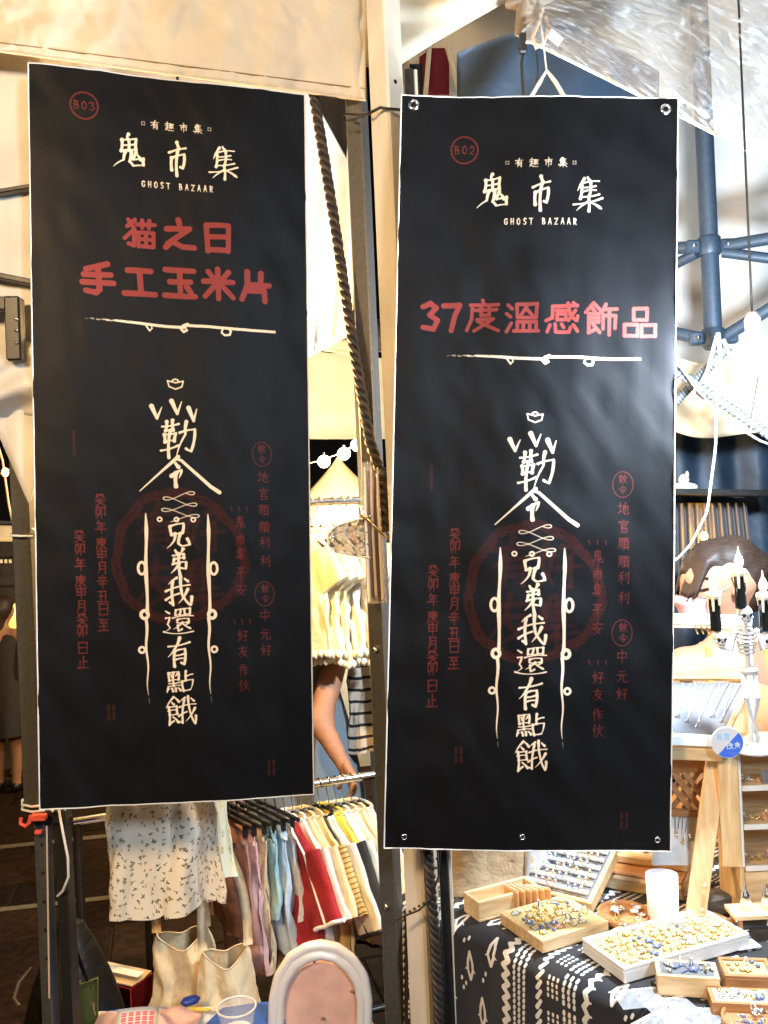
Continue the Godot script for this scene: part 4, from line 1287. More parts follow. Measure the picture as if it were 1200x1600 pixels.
func hanger(o: Vector3, a: Vector3, rail: Vector3, label: String, group: String, clips: bool, m: Material) -> void:
	var t := thing("clothes_hanger", label, "hanger", o, group)
	var top := rail + Vector3.UP * 0.012
	obj("hook", tubeof([rail + a * 0.012 + Vector3.DOWN * 0.004, rail + a * 0.013 + Vector3.UP * 0.008, top + Vector3.UP * 0.004, rail - a * 0.013 + Vector3.UP * 0.008, rail - a * 0.012 + Vector3.DOWN * 0.012, o + Vector3.UP * 0.02, o + Vector3.UP * 0.004], 0.0022, 6), M.chrome if not clips else m, t)
	if clips:
		obj("arm", tubeof([o - a * 0.13 + Vector3.UP * 0.006, o + a * 0.13 + Vector3.UP * 0.006], 0.006, 6), m, t)
		for s in [-1, 1]:
			obj("clip", barof(o + a * s * 0.095 + Vector3.UP * 0.012, o + a * s * 0.095 + Vector3.DOWN * 0.03, 0.014, 0.013, a, 0.003), m, t)
	else:
		obj("arm", tubeof([o - a * 0.11 + Vector3.DOWN * 0.068, o - a * 0.05 + Vector3.DOWN * 0.034, o + Vector3.UP * 0.004, o + a * 0.05 + Vector3.DOWN * 0.034, o + a * 0.11 + Vector3.DOWN * 0.068], 0.006, 6), m, t)

func clothes() -> void:
	var ra := V(262, 1250, 2.50)
	var rb := V(592, 1213, 2.72)
	ra.y = 0.825
	rb.y = 0.825
	var r := (rb - ra).normalized()
	var a := Vector3(-r.z, 0, r.x)
	if a.z < 0:
		a = -a
	a = a.rotated(Vector3.UP, deg_to_rad(16))
	var gr := Vector3(a.z, 0, -a.x)
	var ua := V(300, 780, 2.86)
	var ub := V(584, 780, 2.98)
	ua.y = V(530, 783, 2.95).y
	ub.y = ua.y
	# rack
	var t := thing("clothes_rack", "chrome and black double clothes rack behind the left banner", "clothes rack", Vector3(ra.x, 0, ra.z))
	obj("lower_rail", tubeof([ra - r * 0.25, rb + r * 0.02], 0.013, 14), M.chrome, t)
	obj("upper_rail", tubeof([ua - (ub - ua).normalized() * 0.2, ub], 0.012, 14), M.chrome, t)
	for q in [[ra - r * 0.24, ua - (ub - ua).normalized() * 0.19], [rb + r * 0.012, ub]]:
		var p: Vector3 = q[0]
		var p2: Vector3 = q[1]
		obj("upright", tubeof([Vector3(p2.x, 0.0, p2.z), p2], 0.012, 10), M.steel_black, t)
		obj("upright", tubeof([Vector3(p.x, 0.0, p.z), p], 0.012, 10), M.steel_black, t)
		obj("foot", tubeof([Vector3(p.x, 0.02, p.z), Vector3(p2.x, 0.02, p2.z)], 0.012, 8), M.steel_black, t)
	obj("low_bar", tubeof([Vector3((ra - r * 0.24).x, 0.12, (ra - r * 0.24).z), Vector3((rb + r * 0.01).x, 0.12, (rb + r * 0.01).z)], 0.01, 8), M.steel_black, t)
	# lower rail, left to right
	var grp := "hangers on the lower rail"
	var at := func(px: float) -> Vector3:
		var best := 0.0
		var err := 1e9
		for i in 401:
			var p := ra.lerp(rb, i / 400.0)
			var loc := cam.transform.affine_inverse() * p
			var x := 600.0 + loc.x / -loc.z * F
			if absf(x - px) < err:
				err = absf(x - px)
				best = i / 400.0
		return ra.lerp(rb, best)
	for q in [
		[357, Color(0.34, 0.17, 0.13), 0.10, 0.14, 0.30, "dusty brown skirt clipped behind the long pink skirt"],
		[371, Color(0.62, 0.36, 0.33), 0.10, 0.12, 0.40, "long pale pink pleated skirt clipped on the lower rail"],
		[386, Color(0.60, 0.42, 0.24), 0.10, 0.11, 0.41, "long tan trousers clipped beside the pink skirt"],
		[401, Color(0.30, 0.46, 0.46), 0.10, 0.12, 0.25, "teal short skirt clipped between tan trousers and blue trousers"],
		[415, Color(0.46, 0.54, 0.58), 0.10, 0.12, 0.36, "pale blue trousers clipped beside the teal skirt"],
		[429, Color(0.70, 0.67, 0.62), 0.10, 0.13, 0.26, "off white short skirt clipped beside the red shirt"],
	]:
		var p: Vector3 = at.call(q[0])
		var o := p + Vector3.DOWN * 0.06
		hanger(o, a, p, "black clip hanger holding the " + q[5].get_slice(" clipped", 0), grp, true, M.plastic_black)
		skirt("hanging_skirt" if q[5].contains("skirt") else "hanging_trousers", q[5], "skirt" if q[5].contains("skirt") else "trousers", o + Vector3.DOWN * 0.012, a, gr, garment(q[1]), {"w0": q[2], "w1": q[3], "l": q[4], "ph": q[0] * 0.37, "folds": 4.0, "amp": 0.010, "deep": 0.016})
	var wm := fabric(Color(0.78, 0.76, 0.72))
	var striped := mat(Color.WHITE, 0.85, 0.0, {"tex": stripe_print(14, Color(0.62, 0.42, 0.14), Color(0.20, 0.12, 0.05), 0.3)})
	for q in [
		[443, Color(0.34, 0.012, 0.018), 0.33, "dark red shirt with white piping on its sleeve", {"trim": wm}],
		[456, Color(0.66, 0.62, 0.56), 0.34, "off white shirt hanging right behind the red shirt", {}],
		[470, Color(0.66, 0.54, 0.32), 0.38, "cream knit shirt on the lower rail", {}],
		[483, Color(0.68, 0.50, 0.24), 0.35, "tan shirt with ribbed striped sleeves", {"sleeve_mat": striped}],
		[498, Color(0.70, 0.66, 0.55), 0.42, "long ivory shirt with a dark line at its cuff and hem", {"trim": M.plastic_black, "hem": M.plastic_black, "sleeve": 0.2}],
		[512, Color(0.72, 0.56, 0.08), 0.33, "bright yellow shirt with black sleeves", {"sleeve_mat": fabric(Color(0.02, 0.02, 0.022))}],
		[524, Color(0.60, 0.66, 0.60), 0.31, "pale mint shirt on the lower rail", {}],
		[536, Color(0.72, 0.66, 0.46), 0.37, "pale yellow shirt near the rail's far end", {"hem": M.plastic_black}],
		[548, Color(0.70, 0.58, 0.36), 0.36, "sand coloured shirt at the rail's far end", {}],
		[560, Color(0.68, 0.62, 0.50), 0.36, "off white shirt against the rail's end upright", {}],
	]:
		var p: Vector3 = at.call(q[0])
		var o := p + Vector3.DOWN * 0.075
		hanger(o, a, p, "black wire hanger inside the " + q[3].get_slice(" with", 0).get_slice(" hanging", 0).get_slice(" on the", 0), grp, false, M.plastic_black)
		q[4].merge({"l": q[2], "ph": q[0] * 0.21, "w": 0.165, "sleeve": q[4].get("sleeve", 0.16)})
		tee("hanging_shirt", q[3], "shirt", o, a, gr, garment(q[1]), q[4])
	# upper rail
	var ur := (ub - ua).normalized()
	var fa := Vector3(0.75, 0, 0.66).normalized()
	var fr := Vector3(0.66, 0, -0.75).normalized()
	var blossom := mat(Color.WHITE, 0.85, 0.0, {"tex": blossom_print(), "through": 0.15})
	var k := 0
	for q in [[470, "w", "cream blossom print blouse nearest the left banner on the upper rail"], [500, "b", "pale yellow blossom blouse hanging second on the upper rail"], [522, "w", "ivory blouse with scalloped lace hem on the upper rail"], [548, "b", "yellow lace edged blouse hanging beside the dark tent leg"], [486, "b", "small blossom blouse squeezed between the cream and pale yellow blouses"], [536, "w", "cream lace blouse squeezed between the ivory and yellow blouses"]]:
		var p := V(q[0], 783, 2.93)
		p = ua + ur * (p - ua).dot(ur)
		var o := p + Vector3.DOWN * 0.085
		hanger(o, fa, p, "black hanger inside the " + q[2].get_slice(" nearest", 0).get_slice(" hanging", 0).get_slice(" on the", 0).get_slice(" squeezed", 0), "hangers on the upper rail", false, M.plastic_black)
		q[0] = k
		tee("hanging_blouse", q[2], "blouse", o, fa, fr, garment([Color(0.70, 0.58, 0.36), Color(0.6, 0.5, 0.3), Color(0.74, 0.68, 0.56), Color(0.6, 0.5, 0.3), Color(0.6, 0.5, 0.3), Color(0.66, 0.46, 0.28)][k]) if q[1] == "w" else blossom, {"w": 0.105, "l": 0.40 + 0.03 * (k % 2), "sleeve": 0.10, "ph": k * 1.7, "hem": fabric(Color(0.76, 0.70, 0.55)), "lace": fabric(Color(0.78, 0.70, 0.50))})
		k += 1
	for i in 7:
		var p := ua + ur * ((V(566 + i * 2.4, 783, 2.96) - ua).dot(ur))
		hanger(p + Vector3.DOWN * 0.07, fa, p, "empty black hanger bunched at the upper rail's end", "empty hangers on the upper rail", false, M.plastic_black)
	var sp := ua + ur * ((V(556, 783, 2.96) - ua).dot(ur)) + Vector3(0.02, 0, -0.10)
	skirt("striped_dress", "black and white striped dress hanging low behind the blouses", "dress", sp + Vector3.DOWN * 0.40, Vector3(0.98, 0, 0.2), Vector3(-0.2, 0, 0.98), mat(Color.WHITE, 0.85, 0.0, {"tex": stripe_print(16, Color(0.56, 0.48, 0.38), Color(0.015, 0.014, 0.016), 0.26)}), {"w0": 0.07, "w1": 0.09, "l": 0.46, "folds": 3.0, "amp": 0.006, "vs": 1.0})
	obj("dress_hook", tubeof([sp + Vector3(-0.02, 0.01, 0.10), sp + Vector3(-0.01, 0.0, 0.05), sp + Vector3.DOWN * 0.40], 0.003, 6), M.plastic_black, get_node("striped_dress"))
	# things on the cross bar hidden behind the banner
	var bar_a := V(90, 1192, 2.18)
	var bar_b := V(347, 1178, 2.30)
	bar_b.y = bar_a.y
	t = thing("display_bar", "thin steel display bar carrying the leaf print skirt", "bar", bar_a)
	obj("rod", tubeof([bar_a, bar_b], 0.009, 10), M.steel_black, t)
	obj("upright", tubeof([bar_a, Vector3(bar_a.x, 0, bar_a.z)], 0.009, 8), M.steel_black, t)
	var hold := ua - (ub - ua).normalized() * 0.19
	obj("strut", tubeof([bar_b, Vector3(hold.x, bar_b.y, hold.z)], 0.008, 8), M.steel_black, t)
	var ba := (bar_b - bar_a).normalized()
	var bz := Vector3(-ba.z, 0, ba.x)
	var so := V(250, 1205, 2.23)
	so.y = bar_a.y - 0.02
	var leaf := mat(Color.WHITE, 0.85, 0.0, {"tex": floral_print(), "through": 0.12})
	skirt("leaf_print_skirt", "ivory skirt printed with small dark leaves hanging below the left banner", "skirt", so, ba, bz, leaf, {"w0": 0.125, "w1": 0.135, "l": 0.365, "folds": 5.0, "amp": 0.026, "deep": 0.03, "us": 3.0, "vs": 1.8, "ph": 2.2})
	var so2 := so + ba * 0.07 - Vector3(0, 0, 0.07)
	skirt("blossom_skirt", "pale yellow blossom skirt half hidden behind the leaf print skirt", "skirt", so2 + ba * 0.0, ba, bz, blossom, {"w0": 0.07, "w1": 0.088, "l": 0.33, "folds": 3.0, "amp": 0.01})
	# canvas bags on the same bar
	var canvas := garment(Color(0.68, 0.53, 0.31))
	for q in [[283, 1452, 0.075, 0.27, 2.40, "cream canvas tote bag with long straps, hanging behind the leaf print skirt"], [352, 1480, 0.068, 0.25, 2.36, "cream canvas tote bag with gaping top beside the pink skirt"]]:
		var c := V(q[0], q[1], q[4])
		t = thing("tote_bag", q[5], "tote bag", c + Vector3.DOWN * 0.2)
		var rings := []
		for i in 25:
			var v := i / 24.0
			var ring := []
			for j in 64:
				var an := TAU * j / 64.0
				var dip := 0.03 * (1.0 - v) * pow(sin(an), 2.0) * (1.0 if sin(an) > 0 else 0.35)
				var slump := 0.02 * v * (1.0 if q[0] < 300 else -0.6)
				ring.append(c + ba * slump + Vector3.DOWN * (v * q[3] + dip * 1.5) + ba * cos(an) * (q[2] * (0.86 + 0.55 * pow(v, 0.7) + 0.04 * sin(v * 11.0))) + bz * sin(an) * (0.022 + 0.034 * v + 0.008 * sin(an * 5.0 + v * 5.0)))
				ring[-1] += crease(ring[-1], 0.032 * (0.12 + v))
			rings.append(ring)
		var st := begin()
		loft(st, rings, true, false)
		loft(st, [rings[-1], rings[-1].map(func(p): return p.lerp(c + Vector3.DOWN * q[3], 0.98))], true, false)
		obj("body", st, canvas, t)
		var hem := []
		for j in 65:
			hem.append(rings[0][j % 64])
		obj("rim", tubeof(hem, 0.0022, 6), canvas, t)
		for s in [-1, 1]:
			var f := func(u: float, v: float) -> Vector3:
				var p: Vector3 = rings[0][32 if s < 0 else 0]
				var hook := Vector3(c.x, bar_a.y, bar_a.z).lerp(c + Vector3.UP * 0.3, 0.0)
				hook = c + Vector3.UP * 0.3
				return p.lerp(hook, v) + ba * (s * 0.02 * sin(v * PI) + (u - 0.5) * 0.024) + bz * (0.01 * s)
			obj("strap", cloth(2, 14, f, bz * 0.003), canvas, t)
		obj("loop", tubeof([c + Vector3.UP * 0.3, Vector3((c + Vector3.UP * 0.3).x, bar_a.y, bar_a.z + (c.x - bar_a.x) * ba.z / ba.x)], 0.004, 6), canvas, t)

func floor_goods() -> void:
	# red carton
	var c := V(174, 1530, 2.5)
	c.y = 0.0
	var yaw := deg_to_rad(-24)
	var t := thing("red_carton", "red printed carton with pumpkins and a pale open lid on the pavement", "carton", c)
	t.rotation.y = yaw
	var m := mat(Color.WHITE, 0.6, 0.0, {"tex": carton_print()})
	var sx := 0.21
	var sz := 0.085
	var h := 0.365
	for q in [[Vector3(-sx / 2, 0, sz / 2), Vector3(sx, 0, 0)], [Vector3(sx / 2, 0, sz / 2), Vector3(0, 0, -sz)], [Vector3(sx / 2, 0, -sz / 2), Vector3(-sx, 0, 0)], [Vector3(-sx / 2, 0, -sz / 2), Vector3(0, 0, sz)]]:
		put_mesh("side", cloth(1, 1, func(u, v): return q[0] + q[1] * u + Vector3.UP * h * (1.0 - v), -q[1].cross(Vector3.UP).normalized() * -0.004), m, t)
	var kraft := mat(Color(0.62, 0.47, 0.28), 0.8, 0.0, {"tex": T.soil, "tri": Vector3.ONE * 4.0})
	for q in [[-sz / 4, 0.10], [sz / 4, -0.06]]:
		var st := begin()
		box(st, Transform3D(Basis(Vector3.RIGHT, q[1]), Vector3(0, h + 0.004, q[0])), Vector3(sx * 1.02, 0.004, sz / 2 * 0.97), 0.001)
		put_mesh("flap", st, kraft, t)
	put_mesh("tape", boxat(Vector3(0.02, h + 0.016, 0), Vector3(sx * 0.8, 0.001, 0.03)), M.plastic_white, t)
	# black bag round the legs
	c = V(95, 1590, 2.25)
	c.y = 0.0
	t = thing("black_bag", "large black bag slumped round the left tent legs with a green side panel", "bag", c)
	var st := begin()
	var rings := []
	for i in 12:
		var v := i / 11.0
		var ring := []
		var w := 0.03 + 0.125 * (1.0 - pow(v, 2.6))
		for k in 28:
			var an := TAU * k / 28.0
			ring.append(c + Vector3(cos(an) * w * (1.0 + 0.05 * sin(an * 4.0 + v * 3.0)), 0.001 + v * 0.58, sin(an) * w * 0.75 - 0.10))
		rings.append(ring)
	loft(st, rings)
	obj("body", st, mat(grey(0.007), 0.5, 0.0, {"bump": T.crumple, "tri": Vector3.ONE * 4.0, "depth": 0.6}), t)
	var gp := func(u: float, v: float) -> Vector3:
		return V(lerpf(108, 152, u), lerpf(1545 - 16.0 * u, 1600 + 20.0 * (1.0 - u), v), 2.17 + 0.04 * u)
	obj("side_panel", cloth(6, 6, gp, Vector3(0, 0, -0.01)), fabric(Color(0.07, 0.095, 0.022)), t)
	obj("zip", tubeof([V(106, 1512, 2.18), V(109, 1545, 2.17), V(112, 1575, 2.165), V(120, 1605, 2.16)], 0.0025, 6), M.silver, t)
	for q in [[[107, 1548], [126, 1532]], [[108, 1558], [122, 1550]]]:
		obj("buckle", tubeof([V(q[0][0], q[0][1], 2.16), V(q[1][0], q[1][1], 2.17)], 0.0028, 6), M.silver, t)
	obj("zip_pull", tubeof([V(142, 1570, 2.17), V(147, 1566, 2.17), V(146, 1576, 2.17), V(149, 1586, 2.17)], 0.0014, 5), M.silver, t)
	obj("strap", cloth(2, 12, func(u, v): return V(lerpf(99, 137, v) + 6.0 * u, lerpf(1440, 1545, v), 2.2), Vector3(0, 0, -0.003)), M.plastic_black, t)
	obj("strap", tubeof([V(50, 1512, 2.2), V(30, 1535, 2.18), V(22, 1560, 2.16), V(30, 1572, 2.15)], 0.005, 6), M.rope_brown, t)
	# low table with the blue towel
	var h2 := 0.40
	var ta := G(430, 1562, h2)
	var tb := G(185, 1572, h2)
	t = thing("low_table", "low folding table spread with a bright blue towel", "table", Vector3((ta.x + tb.x) / 2, 0, ta.z + 0.3))
	var topc := Vector3((ta.x + tb.x) / 2, h2 - 0.022, (ta.z + tb.z) / 2 + 0.26)
	obj("top", boxat(topc, Vector3(absf(ta.x - tb.x) + 0.1, 0.024, 0.52)), M.plastic_white, t)
	for sx2 in [-1, 1]:
		for sz2 in [-1, 1]:
			var p := topc + Vector3(sx2 * 0.25, 0, sz2 * 0.22)
			obj("leg", barof(p + Vector3.DOWN * 0.012, Vector3(p.x, 0, p.z), 0.02, 0.02), M.steel_grey, t)
	t = thing("blue_towel", "bright blue terry towel spread over the low table", "towel", topc + Vector3.UP * 0.012)
	var tw := absf(ta.x - tb.x) + 0.14
	var tf := func(u: float, v: float) -> Vector3:
		var x := (u - 0.5) * tw
		var z := (v - 0.5) * 0.58
		var over := maxf(absf(x) - (tw / 2 - 0.03), 0.0) + maxf(absf(z) - 0.26, 0.0)
		return topc + Vector3(x, 0.016 - over * 1.5 + 0.006 * sin(x * 19.0 + z * 8.0), z)
	obj("cloth", cloth(40, 30, tf, Vector3(0, -0.003, 0)), mat(Color(0.035, 0.14, 0.62), 0.95, 0.0, {"bump": T.weave, "tri": Vector3.ONE * 9.0, "depth": 0.5, "sheen": 0.5}), t)
	# pink cloth heap, flyer, tub, small packs on it
	t = thing("pink_cloth", "crumpled pale pink cloth piled on the blue towel", "cloth", G(210, 1580, h2))
	var pc := G(222, 1616, h2)
	obj("cloth", cloth(26, 22, func(u, v): return pc + Vector3((u - 0.5) * 0.26, 0.003 + 0.026 * pow(sin(PI * u), 0.6) * pow(sin(PI * v), 0.6) * (1.0 + 0.45 * sin(u * 17.0 + v * 7.0) + 0.3 * sin(v * 15.0 - u * 9.0)), (v - 0.5) * 0.2), Vector3(0, -0.0015, 0)), fabric(Color(0.72, 0.46, 0.42)), t)
	t = thing("flyer", "printed flyer with rows of pink blocks lying on the pale pink cloth", "flyer", G(218, 1600, h2))
	var fm := mat(Color.WHITE, 0.5, 0.0, {"tex": flyer_print()})
	var f0 := V(183, 1578, 2.0)
	var f1 := V(249, 1573, 2.0)
	obj("sheet", cloth(6, 6, func(u, v): return f0.lerp(f1, u) + Vector3(0.008 * v, -0.066 * v + 0.0, 0.08 * v - 0.006 * sin(u * PI)), Vector3(0, -0.001, -0.001)), fm, t)
	t = thing("plastic_tub", "clear plastic tub standing on the blue towel", "tub", G(372, 1590, h2))
	var pt := G(371, 1612, h2) + Vector3.UP * 0.004
	obj("wall", latheof(pt, [[0.036, 0.0], [0.046, 0.055]], 28, Basis.IDENTITY, false), mat(Color(0.9, 0.92, 0.95), 0.08, 0.0, {"alpha": 0.25}), t)
	obj("rim", ring_of(pt + Vector3.UP * 0.055, Vector3.RIGHT, Vector3.BACK, 0.046, 0.0026, 28), mat(Color(0.78, 0.74, 0.78), 0.3), t)
	obj("base", latheof(pt, [[0.036, 0.0], [0.036, 0.002]], 28), mat(Color(0.8, 0.82, 0.88), 0.3), t)
	for q in [[298, 1562, Color(0.02, 0.05, 0.30), Vector3(0.05, 0.022, 0.03), 0.5, "dark blue foil packet beside the pale pink cloth"], [312, 1572, Color(0.72, 0.55, 0.10), Vector3(0.06, 0.01, 0.022), -0.2, "yellow packet lying on the blue towel edge"], [280, 1576, Color(0.70, 0.52, 0.14), Vector3(0.014, 0.012, 0.05), 0.3, "thin yellow stick leaning on the pale pink cloth"]]:
		t = thing("packet", q[5], "packet", G(q[0], q[1] + 12, h2))
		var pk := begin()
		lathe(pk, Transform3D(Basis(Vector3.UP, q[4]) * Basis(Vector3.BACK, PI / 2), G(q[0], q[1] + 12, h2) + Vector3.UP * (0.006 + q[3].y / 2)), [[0.002, -q[3].x / 2], [q[3].y * 0.45, -q[3].x * 0.3], [q[3].y * 0.5, 0.0], [q[3].y * 0.45, q[3].x * 0.3], [0.002, q[3].x / 2]], 12, true, 1.4)
		obj("pouch", pk, mat(q[2], 0.3), t)
	# child's folding chair
	var cc := V(506, 1545, 2.15)
	t = thing("folding_chair", "small white folding chair with a round pink screwed back panel", "chair", Vector3(cc.x, 0, cc.z))
	var white := mat(Color(0.78, 0.75, 0.72), 0.35)
	var sc := 2.15 / F
	var frame := []
	for q in [[426, 1640], [428, 1560], [436, 1525], [455, 1495], [480, 1480], [502, 1476], [526, 1481], [550, 1498], [568, 1526], [574, 1560], [573, 1640]]:
		frame.append(V(q[0], q[1], 2.15))
	var fst := begin()
	var cur := Curve3D.new()
	for i in frame.size():
		var tan2: Vector3 = (frame[mini(i + 1, frame.size() - 1)] - frame[maxi(i - 1, 0)]) / 6.0
		cur.add_point(frame[i], -tan2, tan2)
	var sm := []
	for i in 49:
		sm.append(cur.sample_baked(cur.get_baked_length() * i / 48.0))
	tube(fst, sm, 0.0125, 12)
	obj("back_frame", fst, white, t)
	var pan := []
	for i in 40:
		var an := TAU * i / 40.0
		var rx := 68.0
		var ry := 66.0 if sin(an) < 0 else 78.0
		pan.append(V(502 + rx * cos(an) * 0.88, 1570 + ry * sin(an), 2.155))
	var pst := begin()
	poly(pst, pan, Vector3(0, 0, 1), 0.012)
	obj("back_panel", pst, mat(Color(0.88, 0.52, 0.41), 0.45, 0.0, {"tex": T.soil, "tri": Vector3.ONE * 3.0}), t)
	for q in [[491, 1502], [448, 1543], [550, 1549], [505, 1591]]:
		obj("screw", ballof(V(q[0], q[1], 2.147), Vector3(0.0042, 0.0042, 0.003), Basis.IDENTITY, 5), M.thread, t)
	var inner := []
	for i in sm.size():
		var q: Vector3 = sm[i]
		inner.append(q.lerp(V(502, 1585, 2.15), 0.13) + Vector3(0, 0, 0.004))
	obj("inner_rim", tubeof(inner, 0.012, 10), white, t)
	var seat_y := 0.29
	obj("seat", latheof(Vector3(cc.x, seat_y, cc.z - 0.12), [[0.11, 0.0], [0.118, 0.008], [0.115, 0.018]], 28), M.plastic_red if false else mat(Color(0.74, 0.38, 0.28), 0.45), t)
	for s in [-1, 1]:
		var p0 := V(426 if s < 0 else 573, 1640, 2.15)
		obj("leg", tubeof([p0, Vector3(p0.x, 0.012, p0.z - 0.22)], 0.011, 10), white, t)
		obj("leg", tubeof([Vector3(p0.x, seat_y, cc.z - 0.2), Vector3(p0.x, 0.012, cc.z + 0.03)], 0.011, 10), white, t)
	obj("cross_bar", tubeof([Vector3(V(426, 1640, 2.15).x, seat_y - 0.01, cc.z - 0.12), Vector3(V(573, 1640, 2.15).x, seat_y - 0.01, cc.z - 0.12)], 0.009, 8), white, t)
	# plastic bundle tied to the dark leg
	t = thing("plastic_bundle", "rolled clear plastic side sheet tied to the dark tent leg", "plastic sheet", V(580, 940, 2.05))
	var clear := mat(Color(0.85, 0.80, 0.74), 0.1, 0.0, {"alpha": 0.16})
	var rr := []
	for i in 22:
		var v := i / 21.0
		var ring := []
		var cx := lerpf(572, 586, v)
		for k in 28:
			var an := TAU * k / 28.0
			var w := lerpf(0.010, 0.024, minf(v * 2.0, 1.0)) * (1.0 + 0.16 * sin(an * 6.0 + v * 2.0))
			ring.append(V(cx, lerpf(722, 942, v), 2.04) + Vector3(cos(an) * w, 0, sin(an) * w * 0.6))
		rr.append(ring)
	st = begin()
	loft(st, rr)
	obj("roll", st, clear, t)
	for i in 5:  # bright and dark tube colours paint the sheen stripes of clear plastic
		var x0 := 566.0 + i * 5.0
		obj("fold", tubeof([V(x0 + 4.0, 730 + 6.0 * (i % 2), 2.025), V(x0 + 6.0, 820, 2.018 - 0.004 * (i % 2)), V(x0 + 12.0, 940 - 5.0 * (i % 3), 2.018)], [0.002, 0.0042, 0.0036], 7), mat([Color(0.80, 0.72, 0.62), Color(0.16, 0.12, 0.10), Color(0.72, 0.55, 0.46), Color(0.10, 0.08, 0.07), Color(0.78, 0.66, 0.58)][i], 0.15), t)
	var nz := FastNoiseLite.new()
	nz.seed = 3
	nz.frequency = 2.0
	var flap := func(u: float, v: float) -> Vector3:
		var in0 := 14.0 * absf(v - 0.5) * 2.0 * absf(v - 0.5) * 2.0
		return V(lerpf(512 + in0, 580, u), lerpf(lerpf(822, 806, u), lerpf(862, 872, u), v), 2.02 + 0.03 * nz.get_noise_2d(u * 5.0, v * 5.0))
	obj("flap", sheetof(24, 18, flap), mat(Color(0.16, 0.13, 0.11), 0.22, 0.0, {"alpha": 0.8}), t)
	var rim := []
	for i in 13:
		rim.append(flap.call(1.0 - i / 12.0, 0.0))
	for i in 13:
		rim.append(flap.call(0.0, i / 12.0))
	for i in 13:
		rim.append(flap.call(i / 12.0, 1.0))
	obj("rim", tubeof(rim, 0.003, 6), mat(Color(0.78, 0.66, 0.5), 0.3), t)
	obj("eyelet", ring_of(V(519, 841, 2.01), Vector3.RIGHT, Vector3.UP, 0.005, 0.002, 10), M.silver, t)
	obj("tie", tubeof([V(562, 806, 2.02), V(576, 812, 2.0), V(590, 828, 2.0), V(604, 840, 2.02)], 0.003, 6), M.brass, t)

# ------------------------------------------------------------------ jewellery stall
const TH := 0.70

func jewel(at: Vector3, kind: int, label: String, group: String, n := Vector3.UP) -> void:
	var t := thing(["earring", "ring", "brooch", "pendant"][kind], label, ["earring", "ring", "brooch", "pendant"][kind], at, group)
	var m: Material = [M.silver, M.brass, M.brass, M.silver, M.pearl, M.brass, M.silver, M.stone_blue, M.brass, M.coral][rng.randi() % 10]
	var a := rng.randf() * TAU
	var fr := frame_at(n)
	var x: Vector3 = fr[0] * cos(a) + fr[1] * sin(a)
	var y := n.cross(x)
	match kind:
		0:
			for s in [-1, 1]:
				var c: Vector3 = at + x * 0.008 * s + n * 0.003
				obj("drop", ballof(c, Vector3(0.0045, 0.003, 0.0045), Basis.IDENTITY, 4), m, t)
				obj("wire", tubeof([c + y * 0.004, c + y * 0.009 + n * 0.002, c + y * 0.013], 0.001, 5), M.silver, t)
		1:
			obj("band", ring_of(at + n * 0.007, x, n, 0.007, 0.0014, 10), m, t)
			obj("gem", ballof(at + n * 0.015, Vector3(0.003, 0.003, 0.003), Basis.IDENTITY, 3), M.pearl, t)
		2:
			var st := begin()
			for k in 5:
				var b: Vector3 = at + (x * cos(k * TAU / 5) + y * sin(k * TAU / 5)) * 0.006 + n * 0.003
				ball(st, b, Vector3(0.004, 0.0025, 0.004), Basis.IDENTITY, 4)
			obj("petals", st, m, t)
			obj("centre", ballof(at + n * 0.004, Vector3.ONE * 0.003, Basis.IDENTITY, 4), M.pearl, t)
		3:
			obj("chain", tubeof([at + x * 0.016 + n * 0.002, at + y * 0.012 + n * 0.002, at - x * 0.014 + n * 0.002, at - y * 0.01 + n * 0.002], 0.0012, 5), m, t)
			obj("drop", ballof(at - y * 0.014 + n * 0.003, Vector3(0.005, 0.003, 0.006), Basis.IDENTITY, 4), m, t)

